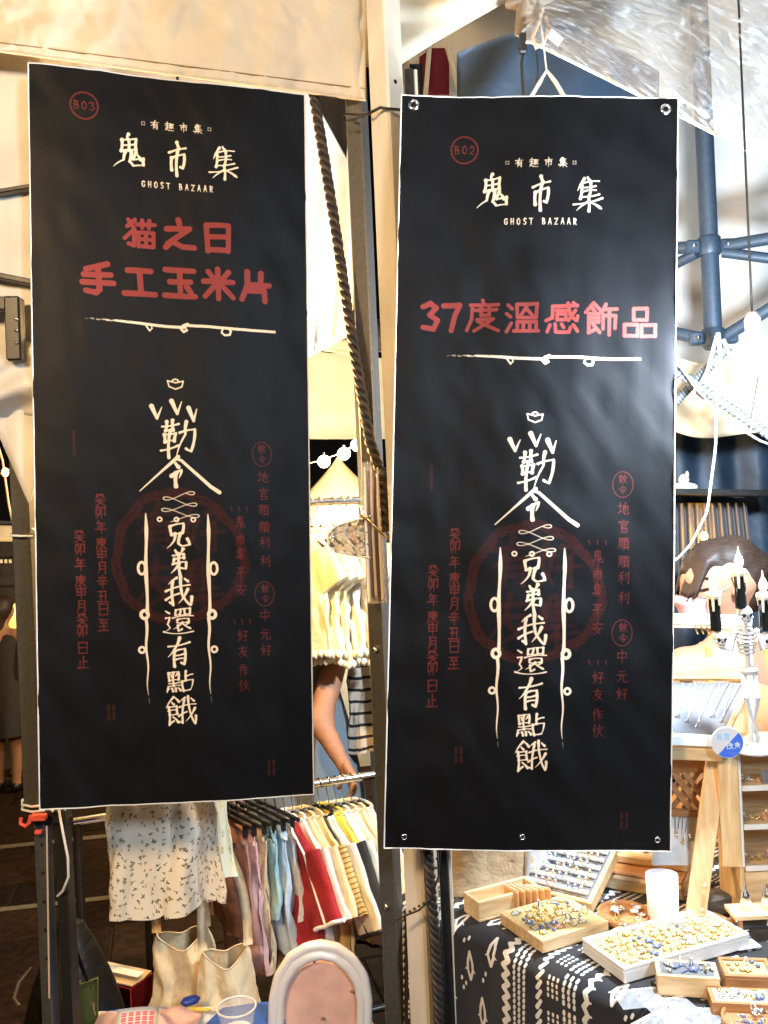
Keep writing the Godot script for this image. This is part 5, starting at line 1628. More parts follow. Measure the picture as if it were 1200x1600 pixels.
func tray(called: String, label: String, np: Array, lp: Array, rp: Array, h: float, rim: float, m: Material, floor_m: Material, n: int, group: String, deep := 0.0) -> Node3D:
	var N := G(np[0], np[1], TH + 0.006)
	var R := G(rp[0], rp[1], TH + 0.006)
	var L := G(lp[0], lp[1], TH + 0.006)
	var x := (R - N).normalized()
	var z := Vector3(-x.z, 0, x.x)
	if z.dot(L - N) > 0:
		z = -z
	var len := (R - N).length()
	var dep := (L - N).length() * 0.96
	var off := z.signed_angle_to(N - L, Vector3.UP)
	x = x.rotated(Vector3.UP, off * 0.3)
	z = z.rotated(Vector3.UP, off * 0.3)
	dep *= 1.0 - deep
	R = N + x * len
	var c := (N + R) / 2.0 - z * dep / 2.0
	var t := thing(called, label, "tray", c)
	t.basis = Basis(x, Vector3.UP, x.cross(Vector3.UP))
	var s := 1.0 if (x.cross(Vector3.UP)).dot(z) > 0 else -1.0
	put_mesh("base", boxat(Vector3(0, (h - rim) / 2.0, 0), Vector3(len, h - rim, dep), 0, 0.002), m, t)
	put_mesh("lining", boxat(Vector3(0, h - rim + 0.0008, 0), Vector3(len - 0.016, 0.0014, dep - 0.016), 0, 0.0004), floor_m, t)
	for k in [-1, 1]:
		put_mesh("rim", boxat(Vector3(0, h - rim / 2.0, k * (dep / 2 - 0.004)), Vector3(len, rim, 0.008), 0, 0.0015), m, t)
		put_mesh("rim", boxat(Vector3(k * (len / 2 - 0.004), h - rim / 2.0, 0), Vector3(0.008, rim, dep - 0.0164), 0, 0.0015), m, t)
	var cols := int(ceil(sqrt(n * len / dep)))
	var rows := int(ceil(float(n) / maxi(cols, 1)))
	var made := 0
	for i in cols:
		for j in rows:
			if made >= n:
				break
			var p := Vector3(((i + 0.5 + rng.randf_range(-0.2, 0.2)) / cols - 0.5) * (len - 0.03), h - rim + 0.0016, ((j + 0.5 + rng.randf_range(-0.2, 0.2)) / rows - 0.5) * (dep - 0.03))
			jewel(t.transform * p, [0, 2, 3, 0, 1, 2][rng.randi() % 6], group, group)
			made += 1
	return t

func jewellery() -> void:
	M.pearl = mat(Color(0.82, 0.80, 0.76), 0.2)
	M.stone_blue = mat(Color(0.12, 0.16, 0.32), 0.15)
	M.coral = mat(Color(0.70, 0.34, 0.22), 0.3)
	var velvet := fabric(Color(0.56, 0.43, 0.18))
	var greyfelt := fabric(Color(0.15, 0.15, 0.16))
	var pale := mat(Color(0.76, 0.75, 0.72), 0.5)
	# table and cloth
	var A := G(715, 1441, TH)
	var B := G(962, 1556, TH)
	A.y = 0
	B.y = 0
	var u := (B - A).normalized()
	var v := Vector3(u.z, 0, -u.x)
	if v.z > 0:
		v = -v
	var c0 := A - u * 0.20
	var L := 1.35
	var D := 0.95
	var t := thing("display_table", "folding display table under the black and white patterned cloth", "table", c0 + u * L / 2 + v * D / 2)
	t.basis = Basis(u, Vector3.UP, u.cross(Vector3.UP))
	put_mesh("top", boxat(Vector3(0, TH - 0.018, 0), Vector3(L - 0.02, 0.024, D - 0.02)), M.plastic_white, t)
	for sx in [-1, 1]:
		for sz in [-1, 1]:
			put_mesh("leg", boxat(Vector3(sx * (L / 2 - 0.06), (TH - 0.03) / 2, sz * (D / 2 - 0.06)), Vector3(0.03, TH - 0.03, 0.03)), M.steel_grey, t)
	t = thing("patterned_tablecloth", "black tablecloth with white woven diamonds, dots and zigzags on the display table", "tablecloth", c0)
	var drop := 0.62
	var ikat := mat(Color.WHITE, 0.9, 0.0, {"tex": ikat_print(), "bump": T.weave, "depth": 0.03, "sheen": 0.3})
	var f := func(a: float, b: float) -> Vector3:
		var s := b * (drop + D)
		var p := c0 + u * a * L
		var wave := 0.012 * sin(a * 26.0) + 0.007 * sin(a * 61.0 + 1.0)
		if s < drop - 0.02:
			var low := (drop - s) / drop
			return p - v * (0.012 + wave * low * 1.6 + 0.02 * low) + Vector3.UP * (TH - (drop - s))
		if s < drop + 0.02:
			var q := (s - drop + 0.02) / 0.04
			return p + v * lerpf(-0.012, 0.02, q) + Vector3.UP * (TH + lerpf(-0.02, 0.002, sin(q * PI / 2)))
		return p + v * (s - drop) + Vector3.UP * (TH + 0.0025 + 0.0012 * sin(a * 40.0 + s * 30.0))
	obj("cloth", sheetof(110, 90, f, L / 0.42, (drop + D) / 0.42), ikat, t)
	# trays
	tray("open_wooden_box", "open pine box of leather pieces at the table's corner", [749, 1442], [708, 1430], [858, 1424], 0.045, 0.038, M.pine, M.pine, 0, "")
	var kr := fabric(Color(0.55, 0.28, 0.10))
	for i in 6:
		var p := G(800 + i * 9.0, 1413 - i * 0.5, TH + 0.02)
		t = thing("leather_wallet", "tan leather wallet standing in the open pine box", "wallet", p, "leather wallets in the open pine box")
		obj("cover", boxat(p + Vector3.UP * 0.018, Vector3(0.008, 0.036, 0.05), 0.5 + 0.1 * i, 0.002), kr, t)
		obj("stitching", boxat(p + Vector3.UP * 0.037, Vector3(0.004, 0.002, 0.046), 0.5 + 0.1 * i, 0.0005), M.rope_pale, t)
	tray("cork_tray", "thick pine tray of small brooches on the table's near edge", [848, 1491], [751, 1454], [963, 1466], 0.026, 0.001, M.pine, velvet, 34, "small brooch or earring on the thick pine tray")
	tray("large_white_tray", "large white rimmed tray of necklaces and earrings beside the table edge", [976, 1538], [871, 1497], [1200, 1499], 0.03, 0.008, pale, velvet, 60, "small jewellery piece on the large white rimmed tray", 0.06)
	tray("small_block_tray", "small pine block tray with amber rings in front of the large white tray", [1028, 1556], [1040, 1530], [1124, 1556], 0.038, 0.001, M.pine, greyfelt, 8, "small ring or brooch on the pine block tray")
	tray("gold_bar_tray", "white topped teak tray of thin chains beside the pine block tray", [1134, 1554], [1140, 1524], [1212, 1552], 0.036, 0.006, M.teak, velvet, 5, "small piece on the white topped teak tray")
	tray("low_card_tray", "low teak tray covered with a pale card of earrings at the table front", [1114, 1588], [1120, 1562], [1212, 1586], 0.024, 0.001, M.teak, pale, 8, "small earring on the pale card tray")
	for q in [[975, 1436, 0.057, "round teak dish heaped with gold and silver rings", 16], [1098, 1455, 0.062, "round teak dish of silver earrings beside the easel foot", 14], [1180, 1606, 0.055, "round teak plate of small charms at the table front", 8]]:
		var p := G(q[0], q[1], TH + 0.006)
		t = thing("round_dish", q[3], "dish", p)
		obj("bowl", latheof(p, [[q[2] * 0.9, 0.0], [q[2], 0.004], [q[2], 0.018], [q[2] * 0.92, 0.018], [q[2] * 0.9, 0.01]], 32), M.teak, t)
		for i in q[4]:
			var a := rng.randf() * TAU
			var rr: float = sqrt(rng.randf()) * q[2] * 0.8
			jewel(p + Vector3(cos(a) * rr, 0.011 + 0.006 * (1.0 - rr / q[2]), sin(a) * rr), rng.randi() % 3, "small jewellery piece in the " + " ".join(q[3].split(" ").slice(0, 3)) + " " + ("heaped with rings" if q[4] == 16 else "beside the easel foot" if q[4] == 14 else "at the table front"), "jewellery in the " + q[3])
	# scalloped board
	var bc := G(1003, 1464, TH + 0.006)
	t = thing("oval_board", "oval pine board of gold earrings behind the large white tray", "board", bc)
	obj("board", latheof(bc, [[0.085, 0.0], [0.088, 0.004], [0.085, 0.01]], 36, Basis(Vector3.UP, 0.4), true, 0.55), M.pine, t)
	for i in 14:
		var a := rng.randf() * TAU
		var rr := sqrt(rng.randf()) * 0.07
		jewel(bc + Basis(Vector3.UP, 0.4) * Vector3(cos(a) * rr, 0.0105, sin(a) * rr * 0.5), 0, "gold or silver earring on the oval pine board", "earrings on the oval pine board")
	# tilted ring display
	var N := G(927, 1428, TH + 0.006)
	var R := G(975, 1408, TH + 0.006)
	var Lp := G(815, 1400, TH + 0.006)
	var x := (N - Lp).normalized()
	var z := Vector3(x.z, 0, -x.x)
	if z.z > 0:
		z = -z
	var len := (N - Lp).length()
	t = thing("ring_display", "tilted pine tray with grey foam rows of silver rings", "ring display", (N + Lp) / 2)
	t.basis = Basis(x, Vector3.UP, x.cross(Vector3.UP)) * Basis(Vector3.RIGHT, deg_to_rad(24))
	var dd := 0.17
	var sg := -1.0
	put_mesh("box", boxat(Vector3(0, 0.015, sg * dd / 2), Vector3(len, 0.03, dd), 0, 0.002), M.pine, t)
	put_mesh("lining", boxat(Vector3(0, 0.0312, sg * dd / 2), Vector3(len - 0.02, 0.002, dd - 0.02), 0, 0.0004), greyfelt, t)
	put_mesh("prop", boxat(Vector3(0, -0.032, sg * (dd - 0.02)), Vector3(len * 0.7, 0.062, 0.012)), M.pine, t)
	for j in 6:
		var zz := sg * (0.022 + j * (dd - 0.044) / 5.0)
		put_mesh("foam_row", boxat(Vector3(0, 0.0355, zz), Vector3(len - 0.026, 0.007, 0.011), 0, 0.003), pale, t)
		for i in 9:
			if (i * 7 + j * 3) % 5 == 0:
				continue
			jewel(t.transform * Vector3((i - 4) * (len - 0.05) / 8.0, 0.037, zz), 1, "silver ring standing in a foam row of the tilted tray", "rings in the tilted tray", t.basis.y)
	# clear pouches and earring cards
	var film := mat(Color(0.88, 0.9, 0.94), 0.12, 0.0, {"alpha": 0.3})
	for q in [[1052, 1578, 0.3, "clear plastic pouch with a silver charm before the pine block tray"], [1088, 1592, -0.2, "clear plastic pouch of small beads before the low teak tray"], [1034, 1602, 0.6, "clear plastic pouch slipping over the table's near edge"], [1000, 1562, 0.1, "clear plastic pouch beside the corner of the large white tray"]]:
		var pp := G(q[0], q[1], TH + 0.006)
		t = thing("plastic_pouch", q[3], "pouch", pp)
		t.rotation.y = q[2]
		put_mesh("film", sheetof(14, 10, func(a, b): return Vector3((a - 0.5) * 0.085, 0.002 + 0.012 * sin(PI * a) * sin(PI * b) * (1.0 + 0.5 * sin(a * 17.0 + b * 9.0)), (b - 0.5) * 0.06)), film, t)
		put_mesh("seal_strip", boxat(Vector3(0, 0.002, -0.03), Vector3(0.085, 0.002, 0.006)), pale, t)
		put_mesh("charm", ring_of(Vector3(0, 0.006, 0), Vector3.RIGHT, Vector3.BACK, 0.012, 0.003, 10), M.silver, t)
	for q in [[1165, 1478, 0.2, "white earring card standing by the right end of the large white tray"], [1150, 1466, 0.5, "white earring card beside the tiny pine table"], [1068, 1470, -0.3, "white earring card lying behind the large white tray"], [940, 1442, 0.4, "white earring card between pine tray and ring dish"]]:
		var pp := G(q[0], q[1], TH + 0.006)
		t = thing("earring_card", q[3], "card", pp)
		t.rotation.y = q[2]
		put_mesh("card", boxat(Vector3(0, 0.0025, 0), Vector3(0.05, 0.003, 0.034), 0, 0.0006), pale, t)
		for s in [-1, 1]:
			put_mesh("stud", ballof(Vector3(s * 0.01, 0.0055, 0), Vector3(0.004, 0.003, 0.004), Basis.IDENTITY, 4), M.brass, t)
	# tumbler
	var tp := G(1037, 1441, TH + 0.006)
	t = thing("white_tumbler", "frosted white plastic tumbler standing before the easel leg", "tumbler", tp)
	obj("wall", latheof(tp, [[0.031, 0.0], [0.0325, 0.003], [0.034, 0.104], [0.0322, 0.104], [0.030, 0.006]], 32, Basis.IDENTITY, false), mat(Color(0.82, 0.83, 0.86), 0.35, 0.0, {"through": 0.4}), t)
	obj("base", latheof(tp, [[0.031, 0.0], [0.031, 0.004]], 32), mat(Color(0.82, 0.83, 0.86), 0.35), t)
	# paper bags behind
	var kraft := mat(Color(0.56, 0.40, 0.23), 0.8, 0.0, {"bump": T.crumple, "tri": Vector3.ONE * 5.0, "depth": 0.4})
	for q in [[778, 1392, 0.22, 0.14, 0.10, kraft, "brown kraft paper carrier bag behind the open pine box"], [838, 1390, 0.055, 0.15, 0.10, mat(Color(0.72, 0.74, 0.74), 0.7), "white paper bag standing beside the kraft carrier bag"]]:
		var p := G(q[0], q[1], TH + 0.006)
		p.z -= 0.02
		t = thing("paper_bag", q[6], "paper bag", p)
		var rings := []
		for i in 7:
			var vv := i / 6.0
			var hw: float = q[2] / 2 * (1.0 - 0.06 * vv)
			var hd: float = 0.045 * (1.0 - 0.5 * vv)
			var yy: float = vv * q[3]
			rings.append([p + Vector3(-hw, yy, hd), p + Vector3(-hw * 0.3, yy, hd + 0.004 * sin(vv * 9.0)), p + Vector3(hw * 0.4, yy, hd - 0.004 * sin(vv * 7.0)), p + Vector3(hw, yy, hd), p + Vector3(hw, yy, -hd), p + Vector3(0, yy, -hd), p + Vector3(-hw, yy, -hd)])
		var st := begin()
		loft(st, rings, true, false)
		obj("bag", st, q[5], t)
		var hd2 := []
		for i in 9:
			var an := PI * i / 8.0
			hd2.append(p + Vector3(cos(an) * q[2] * 0.22, q[3] - 0.012 + sin(an) * 0.05, 0.03))
		obj("handle", tubeof(hd2, 0.0025, 6), M.rope_pale, t)
	var gb := G(857, 1372, TH + 0.006)
	t = thing("green_pouch", "small grey green pouch beside the paper bags", "pouch", gb)
	obj("pouch", latheof(gb, [[0.012, 0.0], [0.02, 0.01], [0.019, 0.03], [0.008, 0.045], [0.012, 0.055]], 18), fabric(Color(0.13, 0.20, 0.17)), t)
	# dark cloth bundle under the stand
	var dark := fabric(Color(0.03, 0.028, 0.026))
	# stepped boards
	for q in [[902, 1370, 1082, 1402, 0.0, 0.032, "lower pine display step behind the white tumbler"], [908, 1352, 1090, 1380, 0.036, 0.022, "upper pine display step carrying grey jewellery cards"]]:
		var a0 := G(q[0], q[1] + 24.0, TH + 0.006) + Vector3(0, 0, -0.06)
		var b0 := G(q[2], q[3] + 24.0, TH + 0.006) + Vector3(0, 0, -0.06)
		var xx := (b0 - a0).normalized()
		var zz := Vector3(xx.z, 0, -xx.x)
		var cc := (a0 + b0) / 2 + zz * 0.06
		t = thing("display_step", q[6], "display step", cc + Vector3.UP * q[4])
		t.basis = Basis(xx, Vector3.UP, xx.cross(Vector3.UP))
		put_mesh("board", boxat(Vector3(0, q[5] / 2, 0), Vector3((b0 - a0).length(), q[5], 0.13), 0, 0.004), M.pine, t)
		if q[4] == 0.0:
			put_mesh("fascia", boxat(Vector3(0, 0.034, 0), Vector3((b0 - a0).length() * 0.96, 0.0035, 0.11), 0, 0.001), M.teak, t)
		else:
			for i in 7:
				jewel(t.transform * Vector3(-0.1 + i * 0.033, q[5] + 0.001, 0.01 + 0.02 * (i % 3)), 2, "small charm on the upper pine display step", "charms on the upper display step")
			put_mesh("card", boxat(Vector3((b0 - a0).length() * 0.3, q[5] + 0.0025, 0.04), Vector3(0.05, 0.003, 0.03), 0.3, 0.0005), greyfelt, t)
	# easel stand
	var dE := 2.0
	var foot := G(1085, 1443, TH + 0.006)
	var head := V(1136, 1186, 1.96)
	t = thing("easel_stand", "pine A frame display stand with lattice and necklace boards", "display stand", foot)
	var side := Vector3(1, 0, 0.25).normalized()
	obj("slanted_leg", barof(head + Vector3(-0.012, 0.0, -0.03), foot, 0.042, 0.02, side), M.pine_up, t)
	obj("knob", ballof(foot.lerp(head, 0.24) + Vector3(0, 0, 0.014), Vector3.ONE * 0.005, Basis.IDENTITY, 5), M.pine, t)
	obj("upright", barof(head + Vector3(0, 0.01, 0), Vector3(head.x, V(1150, 1352, 1.96).y, head.z), 0.042, 0.022, side), M.pine_up, t)
	obj("upright_edge", barof(head + Vector3(0.024, 0.01, 0.0), Vector3(head.x + 0.024, V(1150, 1352, 1.96).y, head.z), 0.007, 0.026, side), pale, t)
	# lattice
	var lat_a := V(1030, 1202, 2.03)
	var lat_b := V(1120, 1206, 2.03)
	var lh := 0.088
	var la := (lat_b - lat_a).normalized()
	var dn := Vector3.DOWN
	for k in range(-3, 9):
		for s in [1, -1]:
			var p0 := lat_a + la * (k * 0.026 + (0.0 if s > 0 else 0.066))
			var pts := [p0 + Vector3(0, 0, 0.004 * s), p0 + la * 0.066 * s + dn * lh + Vector3(0, 0, 0.004 * s)]
			if p0.x < lat_a.x - 0.002 or p0.x > lat_b.x + 0.004 or pts[1].x < lat_a.x - 0.03 or pts[1].x > lat_b.x + 0.006:
				continue
			obj("lattice_slat", barof(pts[0], pts[1], 0.012, 0.006, la), M.teak, t)
	obj("top_rail", barof(lat_a + Vector3.UP * 0.015, lat_b + Vector3.UP * 0.015, 0.018, 0.034, Vector3.UP.cross(la)), M.teak, t)
	obj("bottom_rail", barof(lat_a + dn * (lh + 0.008), lat_b + dn * (lh + 0.008), 0.012, 0.018, Vector3.UP.cross(la)), M.teak, t)
	var wp := func(a: float, b: float) -> Vector3: return V(lerpf(1020, 1112 - 14.0 * b, a), lerpf(1266, 1352, b), lerpf(2.04, 1.97, b))
	obj("necklace_board", cloth(2, 2, wp, Vector3(0, 0, -0.008)), pale, t)
	for i in 4:
		var nk := []
		for j in 11:
			var s := j / 10.0
			nk.append(wp.call(0.42 + i * 0.13 + 0.09 * (s - 0.5), 0.02 + (0.45 + 0.12 * (i % 2)) * (1.0 - pow(2.0 * s - 1.0, 2.0))) + Vector3(0, 0, 0.003))
		var nt := thing("necklace", "fine necklace hanging on the white board below the lattice", "necklace", nk[5], "necklaces on the white board")
		obj("chain", tubeof(nk, 0.0011, 5), M.silver if i % 2 else M.brass, nt)
		obj("drop", ballof(nk[5], Vector3(0.004, 0.006, 0.003), Basis.IDENTITY, 4), M.brass if i % 2 else M.silver, nt)
	# sloping grey necklace panel
	var gp := func(a: float, b: float) -> Vector3: return V(lerpf(lerpf(1040, 1020, b), lerpf(1167, 1132, b), a), lerpf(1067, 1146, b), lerpf(2.06, 1.95, b))
	obj("grey_panel", cloth(4, 4, gp, Vector3(0, -0.008, -0.004)), greyfelt, t)
	obj("panel_frame", barof(gp.call(1.03, 0.0), gp.call(1.03, 1.0), 0.012, 0.016, Vector3.RIGHT), M.pine_up, t)
	obj("ledge", barof(V(1020, 1153, 1.945), V(1136, 1158, 1.945), 0.03, 0.022, Vector3.BACK), pale, t)
	obj("ledge_board", barof(V(1020, 1172, 1.96), V(1124, 1176, 1.96), 0.05, 0.026, Vector3.BACK), M.pine, t)
	obj("head_beam", barof(V(1030, 1045, 2.1), V(1166, 1046, 2.1), 0.03, 0.052, Vector3.BACK, 0.01), M.pine, t)
	obj("back_leg", barof(V(1070, 1046, 2.12), Vector3(V(1070, 1046, 2.12).x, TH + 0.006, V(1070, 1046, 2.12).z - 0.02), 0.03, 0.02), M.pine_up, t)
	obj("back_leg", barof(V(1150, 1046, 2.12), Vector3(V(1150, 1046, 2.12).x, TH + 0.006, V(1150, 1046, 2.12).z - 0.02), 0.03, 0.02), M.pine_up, t)
	for i in 5:
		var nk := []
		for j in 11:
			var s := j / 10.0
			nk.append(gp.call(0.26 + i * 0.155 + 0.10 * (s - 0.5), 0.02 + (0.62 + 0.10 * (i % 3)) * (1.0 - absf(2.0 * s - 1.0))) + Vector3(0, 0.003, 0.003))
		var nt := thing("necklace", "fine silver necklace pinned on the sloping grey panel", "necklace", nk[5], "necklaces on the grey panel")
		obj("chain", tubeof(nk, 0.0011, 5), M.silver, nt)
		obj("drop", ring_of(nk[5] + Vector3(0, -0.005, 0.002), Vector3.RIGHT, Vector3.UP, 0.005, 0.0014, 9), M.silver, nt)
	# round two-tone badge
	var bp := V(1136, 1160, 1.90)
	var bn := Vector3(-0.15, 0, 1).normalized()
	t = thing("round_badge", "round blue and grey badge sign with two lines of signs on the stand", "badge", bp)
	var disc := begin()
	disc.set_smooth_group(-1)
	var bx := frame_at(bn)[0] as Vector3
	var by := bn.cross(bx)
	var rad := 23.5 / F * 1.90
	for k in 40:
		var p0 := Vector2.from_angle(TAU * k / 40.0)
		var p1 := Vector2.from_angle(TAU * (k + 1) / 40.0)
		for p in [Vector2.ZERO, p1, p0]:
			disc.set_uv(Vector2(0.5 + p.x * 0.5, 0.5 - p.y * 0.5))
			disc.add_vertex(bp + bn * 0.0022 + (bx * p.x + by * p.y) * rad)
	obj("face", disc, mat(Color.WHITE, 0.3, 0.0, {"tex": badge_print()}), t)
	obj("disc", latheof(bp, [[rad * 1.03, -0.002], [rad * 1.03, 0.002]], 40, Basis(bx, bn, bx.cross(bn))), mat(Color(0.7, 0.72, 0.8), 0.3), t)
	obj("stem", tubeof([bp + Vector3(0, 0, -0.002), head + Vector3(0, 0.0, 0.0)], 0.003, 6), M.plastic_white, t)
	# shelf unit
	var s0 := V(1152, 1172, 1.97)
	t = thing("wooden_shelf_unit", "pine shelf unit of small jewellery with white edged shelves", "shelf unit", Vector3(s0.x, TH + 0.006, s0.z))
	var W := 0.26
	var bt := TH + 0.006
	for y in [V(1160, 1170, 1.97).y, V(1160, 1228, 1.97).y, V(1160, 1288, 1.97).y, V(1160, 1352, 1.97).y]:
		var sh := obj("shelf", boxat(Vector3(s0.x + W / 2, y, s0.z - 0.05), Vector3(W, 0.01, 0.13)), M.pine, t)
		obj("white_edge", boxat(Vector3(s0.x + W / 2, y, s0.z + 0.018), Vector3(W, 0.012, 0.005)), pale, sh)
	obj("back_board", boxat(Vector3(s0.x + W / 2, (bt + s0.y) / 2, s0.z - 0.122), Vector3(W, s0.y - bt, 0.008)), M.pine, t)
	obj("side_board", boxat(Vector3(s0.x - 0.006, (bt + s0.y) / 2, s0.z - 0.05), Vector3(0.01, s0.y - bt, 0.13)), M.pine_up, t)
	obj("side_board", boxat(Vector3(s0.x + W + 0.006, (bt + s0.y) / 2, s0.z - 0.05), Vector3(0.01, s0.y - bt, 0.13)), M.pine_up, t)
	obj("apron", boxat(Vector3(s0.x + W / 2, (bt + V(1160, 1358, 1.97).y) / 2, s0.z + 0.005), Vector3(W, V(1160, 1358, 1.97).y - bt, 0.008)), M.pine, t)
	for y in [1228, 1288, 1352]:
		for i in 7:
			jewel(Vector3(s0.x + 0.012 + i * 0.018, V(1160, y, 1.97).y + 0.0055, s0.z - 0.01 - 0.01 * (i % 2)), [1, 2, 0][i % 3], "small piece on a shelf of the pine shelf unit", "jewellery on the shelf unit")
	var cardp := Vector3(s0.x + 0.075, V(1160, 1228, 1.97).y + 0.018, s0.z)
	t = thing("price_card", "grey price card leaning on the top inner shelf", "card", cardp)
	var pc := begin()
	box(pc, Transform3D(Basis(Vector3.RIGHT, -0.5), cardp), Vector3(0.05, 0.03, 0.002), 0.0005)
	obj("card", pc, greyfelt, t)
	# mini table with bell figures
	var mt := G(1186, 1458, TH + 0.006)
	t = thing("mini_table", "tiny pine table standing before the shelf unit", "mini table", mt)
	obj("top", boxat(mt + Vector3(0, 0.046, 0), Vector3(0.12, 0.01, 0.06)), M.pine, t)
	for sx in [-1, 1]:
		for sz in [-1, 1]:
			obj("leg", boxat(mt + Vector3(sx * 0.046, 0.0205, sz * 0.02), Vector3(0.009, 0.041, 0.009)), M.teak, t)
	for i in 2:
		var p := mt + Vector3(-0.025 + i * 0.045, 0.0512, 0)
		t = thing("bell_figure", "small cream bell shaped figure with a pointed silver cap on the tiny table", "figurine", p, "bell figures on the tiny table")
		obj("bell", latheof(p, [[0.0125, 0.0], [0.0125, 0.008], [0.010, 0.02], [0.004, 0.026]], 18), mat(Color(0.78, 0.66, 0.46), 0.5), t)
		obj("cap", latheof(p + Vector3.UP * 0.0262, [[0.010, 0.0], [0.009, 0.006], [0.003, 0.016], [0.001, 0.026]], 14), M.silver, t)
	# grey parcels under the easel
	var gp2 := G(1120, 1432, TH + 0.006)
	t = thing("wrapped_parcel", "small brown wrapped parcel in the shade under the stand", "parcel", gp2)
	obj("parcel", boxat(gp2 + Vector3(0, 0.022, -0.02), Vector3(0.07, 0.042, 0.05), 0.3, 0.006), mat(Color(0.10, 0.075, 0.055), 0.7, 0.0, {"bump": T.crumple, "tri": Vector3.ONE * 6.0, "depth": 0.3}), t)
	# white display bar in front of the seller
	t = thing("necklace_bar", "white horizontal necklace bar with small hooks above the grey panel", "bar", V(1100, 968, 2.15))
	obj("bar", barof(V(1020, 966, 2.15), V(1172, 970, 2.15), 0.03, 0.024, Vector3.BACK), pale, t)
	obj("underside", barof(V(1020, 977, 2.15), V(1172, 981, 2.15), 0.03, 0.006, Vector3.BACK), M.pine, t)
	for x2 in [1030, 1168]:
		var p := V(x2, 972, 2.16)
		obj("post", barof(p, Vector3(p.x, TH + 0.006, p.z), 0.014, 0.014), pale, t)
	for i in 4:
		obj("hook", tubeof([V(1086 + i * 9, 976, 2.13), V(1088 + i * 9, 985, 2.125), V(1090 + i * 9, 990, 2.13)], 0.0025, 5), M.brass, t)

func tiny_skull(st: SurfaceTool, dark: SurfaceTool, c: Vector3, s: float) -> void:
	ball(st, c + Vector3(0, s * 0.12, -s * 0.08), Vector3(s * 0.62, s * 0.60, s * 0.72), Basis.IDENTITY, 7)
	ball(st, c + Vector3(0, -s * 0.34, s * 0.22), Vector3(s * 0.42, s * 0.34, s * 0.38), Basis.IDENTITY, 6)
	ball(st, c + Vector3(0, -s * 0.62, s * 0.22), Vector3(s * 0.36, s * 0.16, s * 0.36), Basis.IDENTITY, 5)
	for k in [-1, 1]:
		ball(dark, c + Vector3(k * s * 0.26, 0.0, s * 0.50), Vector3(s * 0.17, s * 0.19, s * 0.14), Basis.IDENTITY, 5)
		ball(st, c + Vector3(k * s * 0.44, -s * 0.2, s * 0.3), Vector3(s * 0.14, s * 0.1, s * 0.2), Basis.IDENTITY, 4)
	ball(dark, c + Vector3(0, -s * 0.24, s * 0.58), Vector3(s * 0.08, s * 0.11, s * 0.06), Basis.IDENTITY, 4)
	for k in 4:
		box(dark, Transform3D(Basis.IDENTITY, c + Vector3((k - 1.5) * s * 0.14, -s * 0.5, s * 0.57)), Vector3(s * 0.025, s * 0.14, s * 0.03), 0.0)

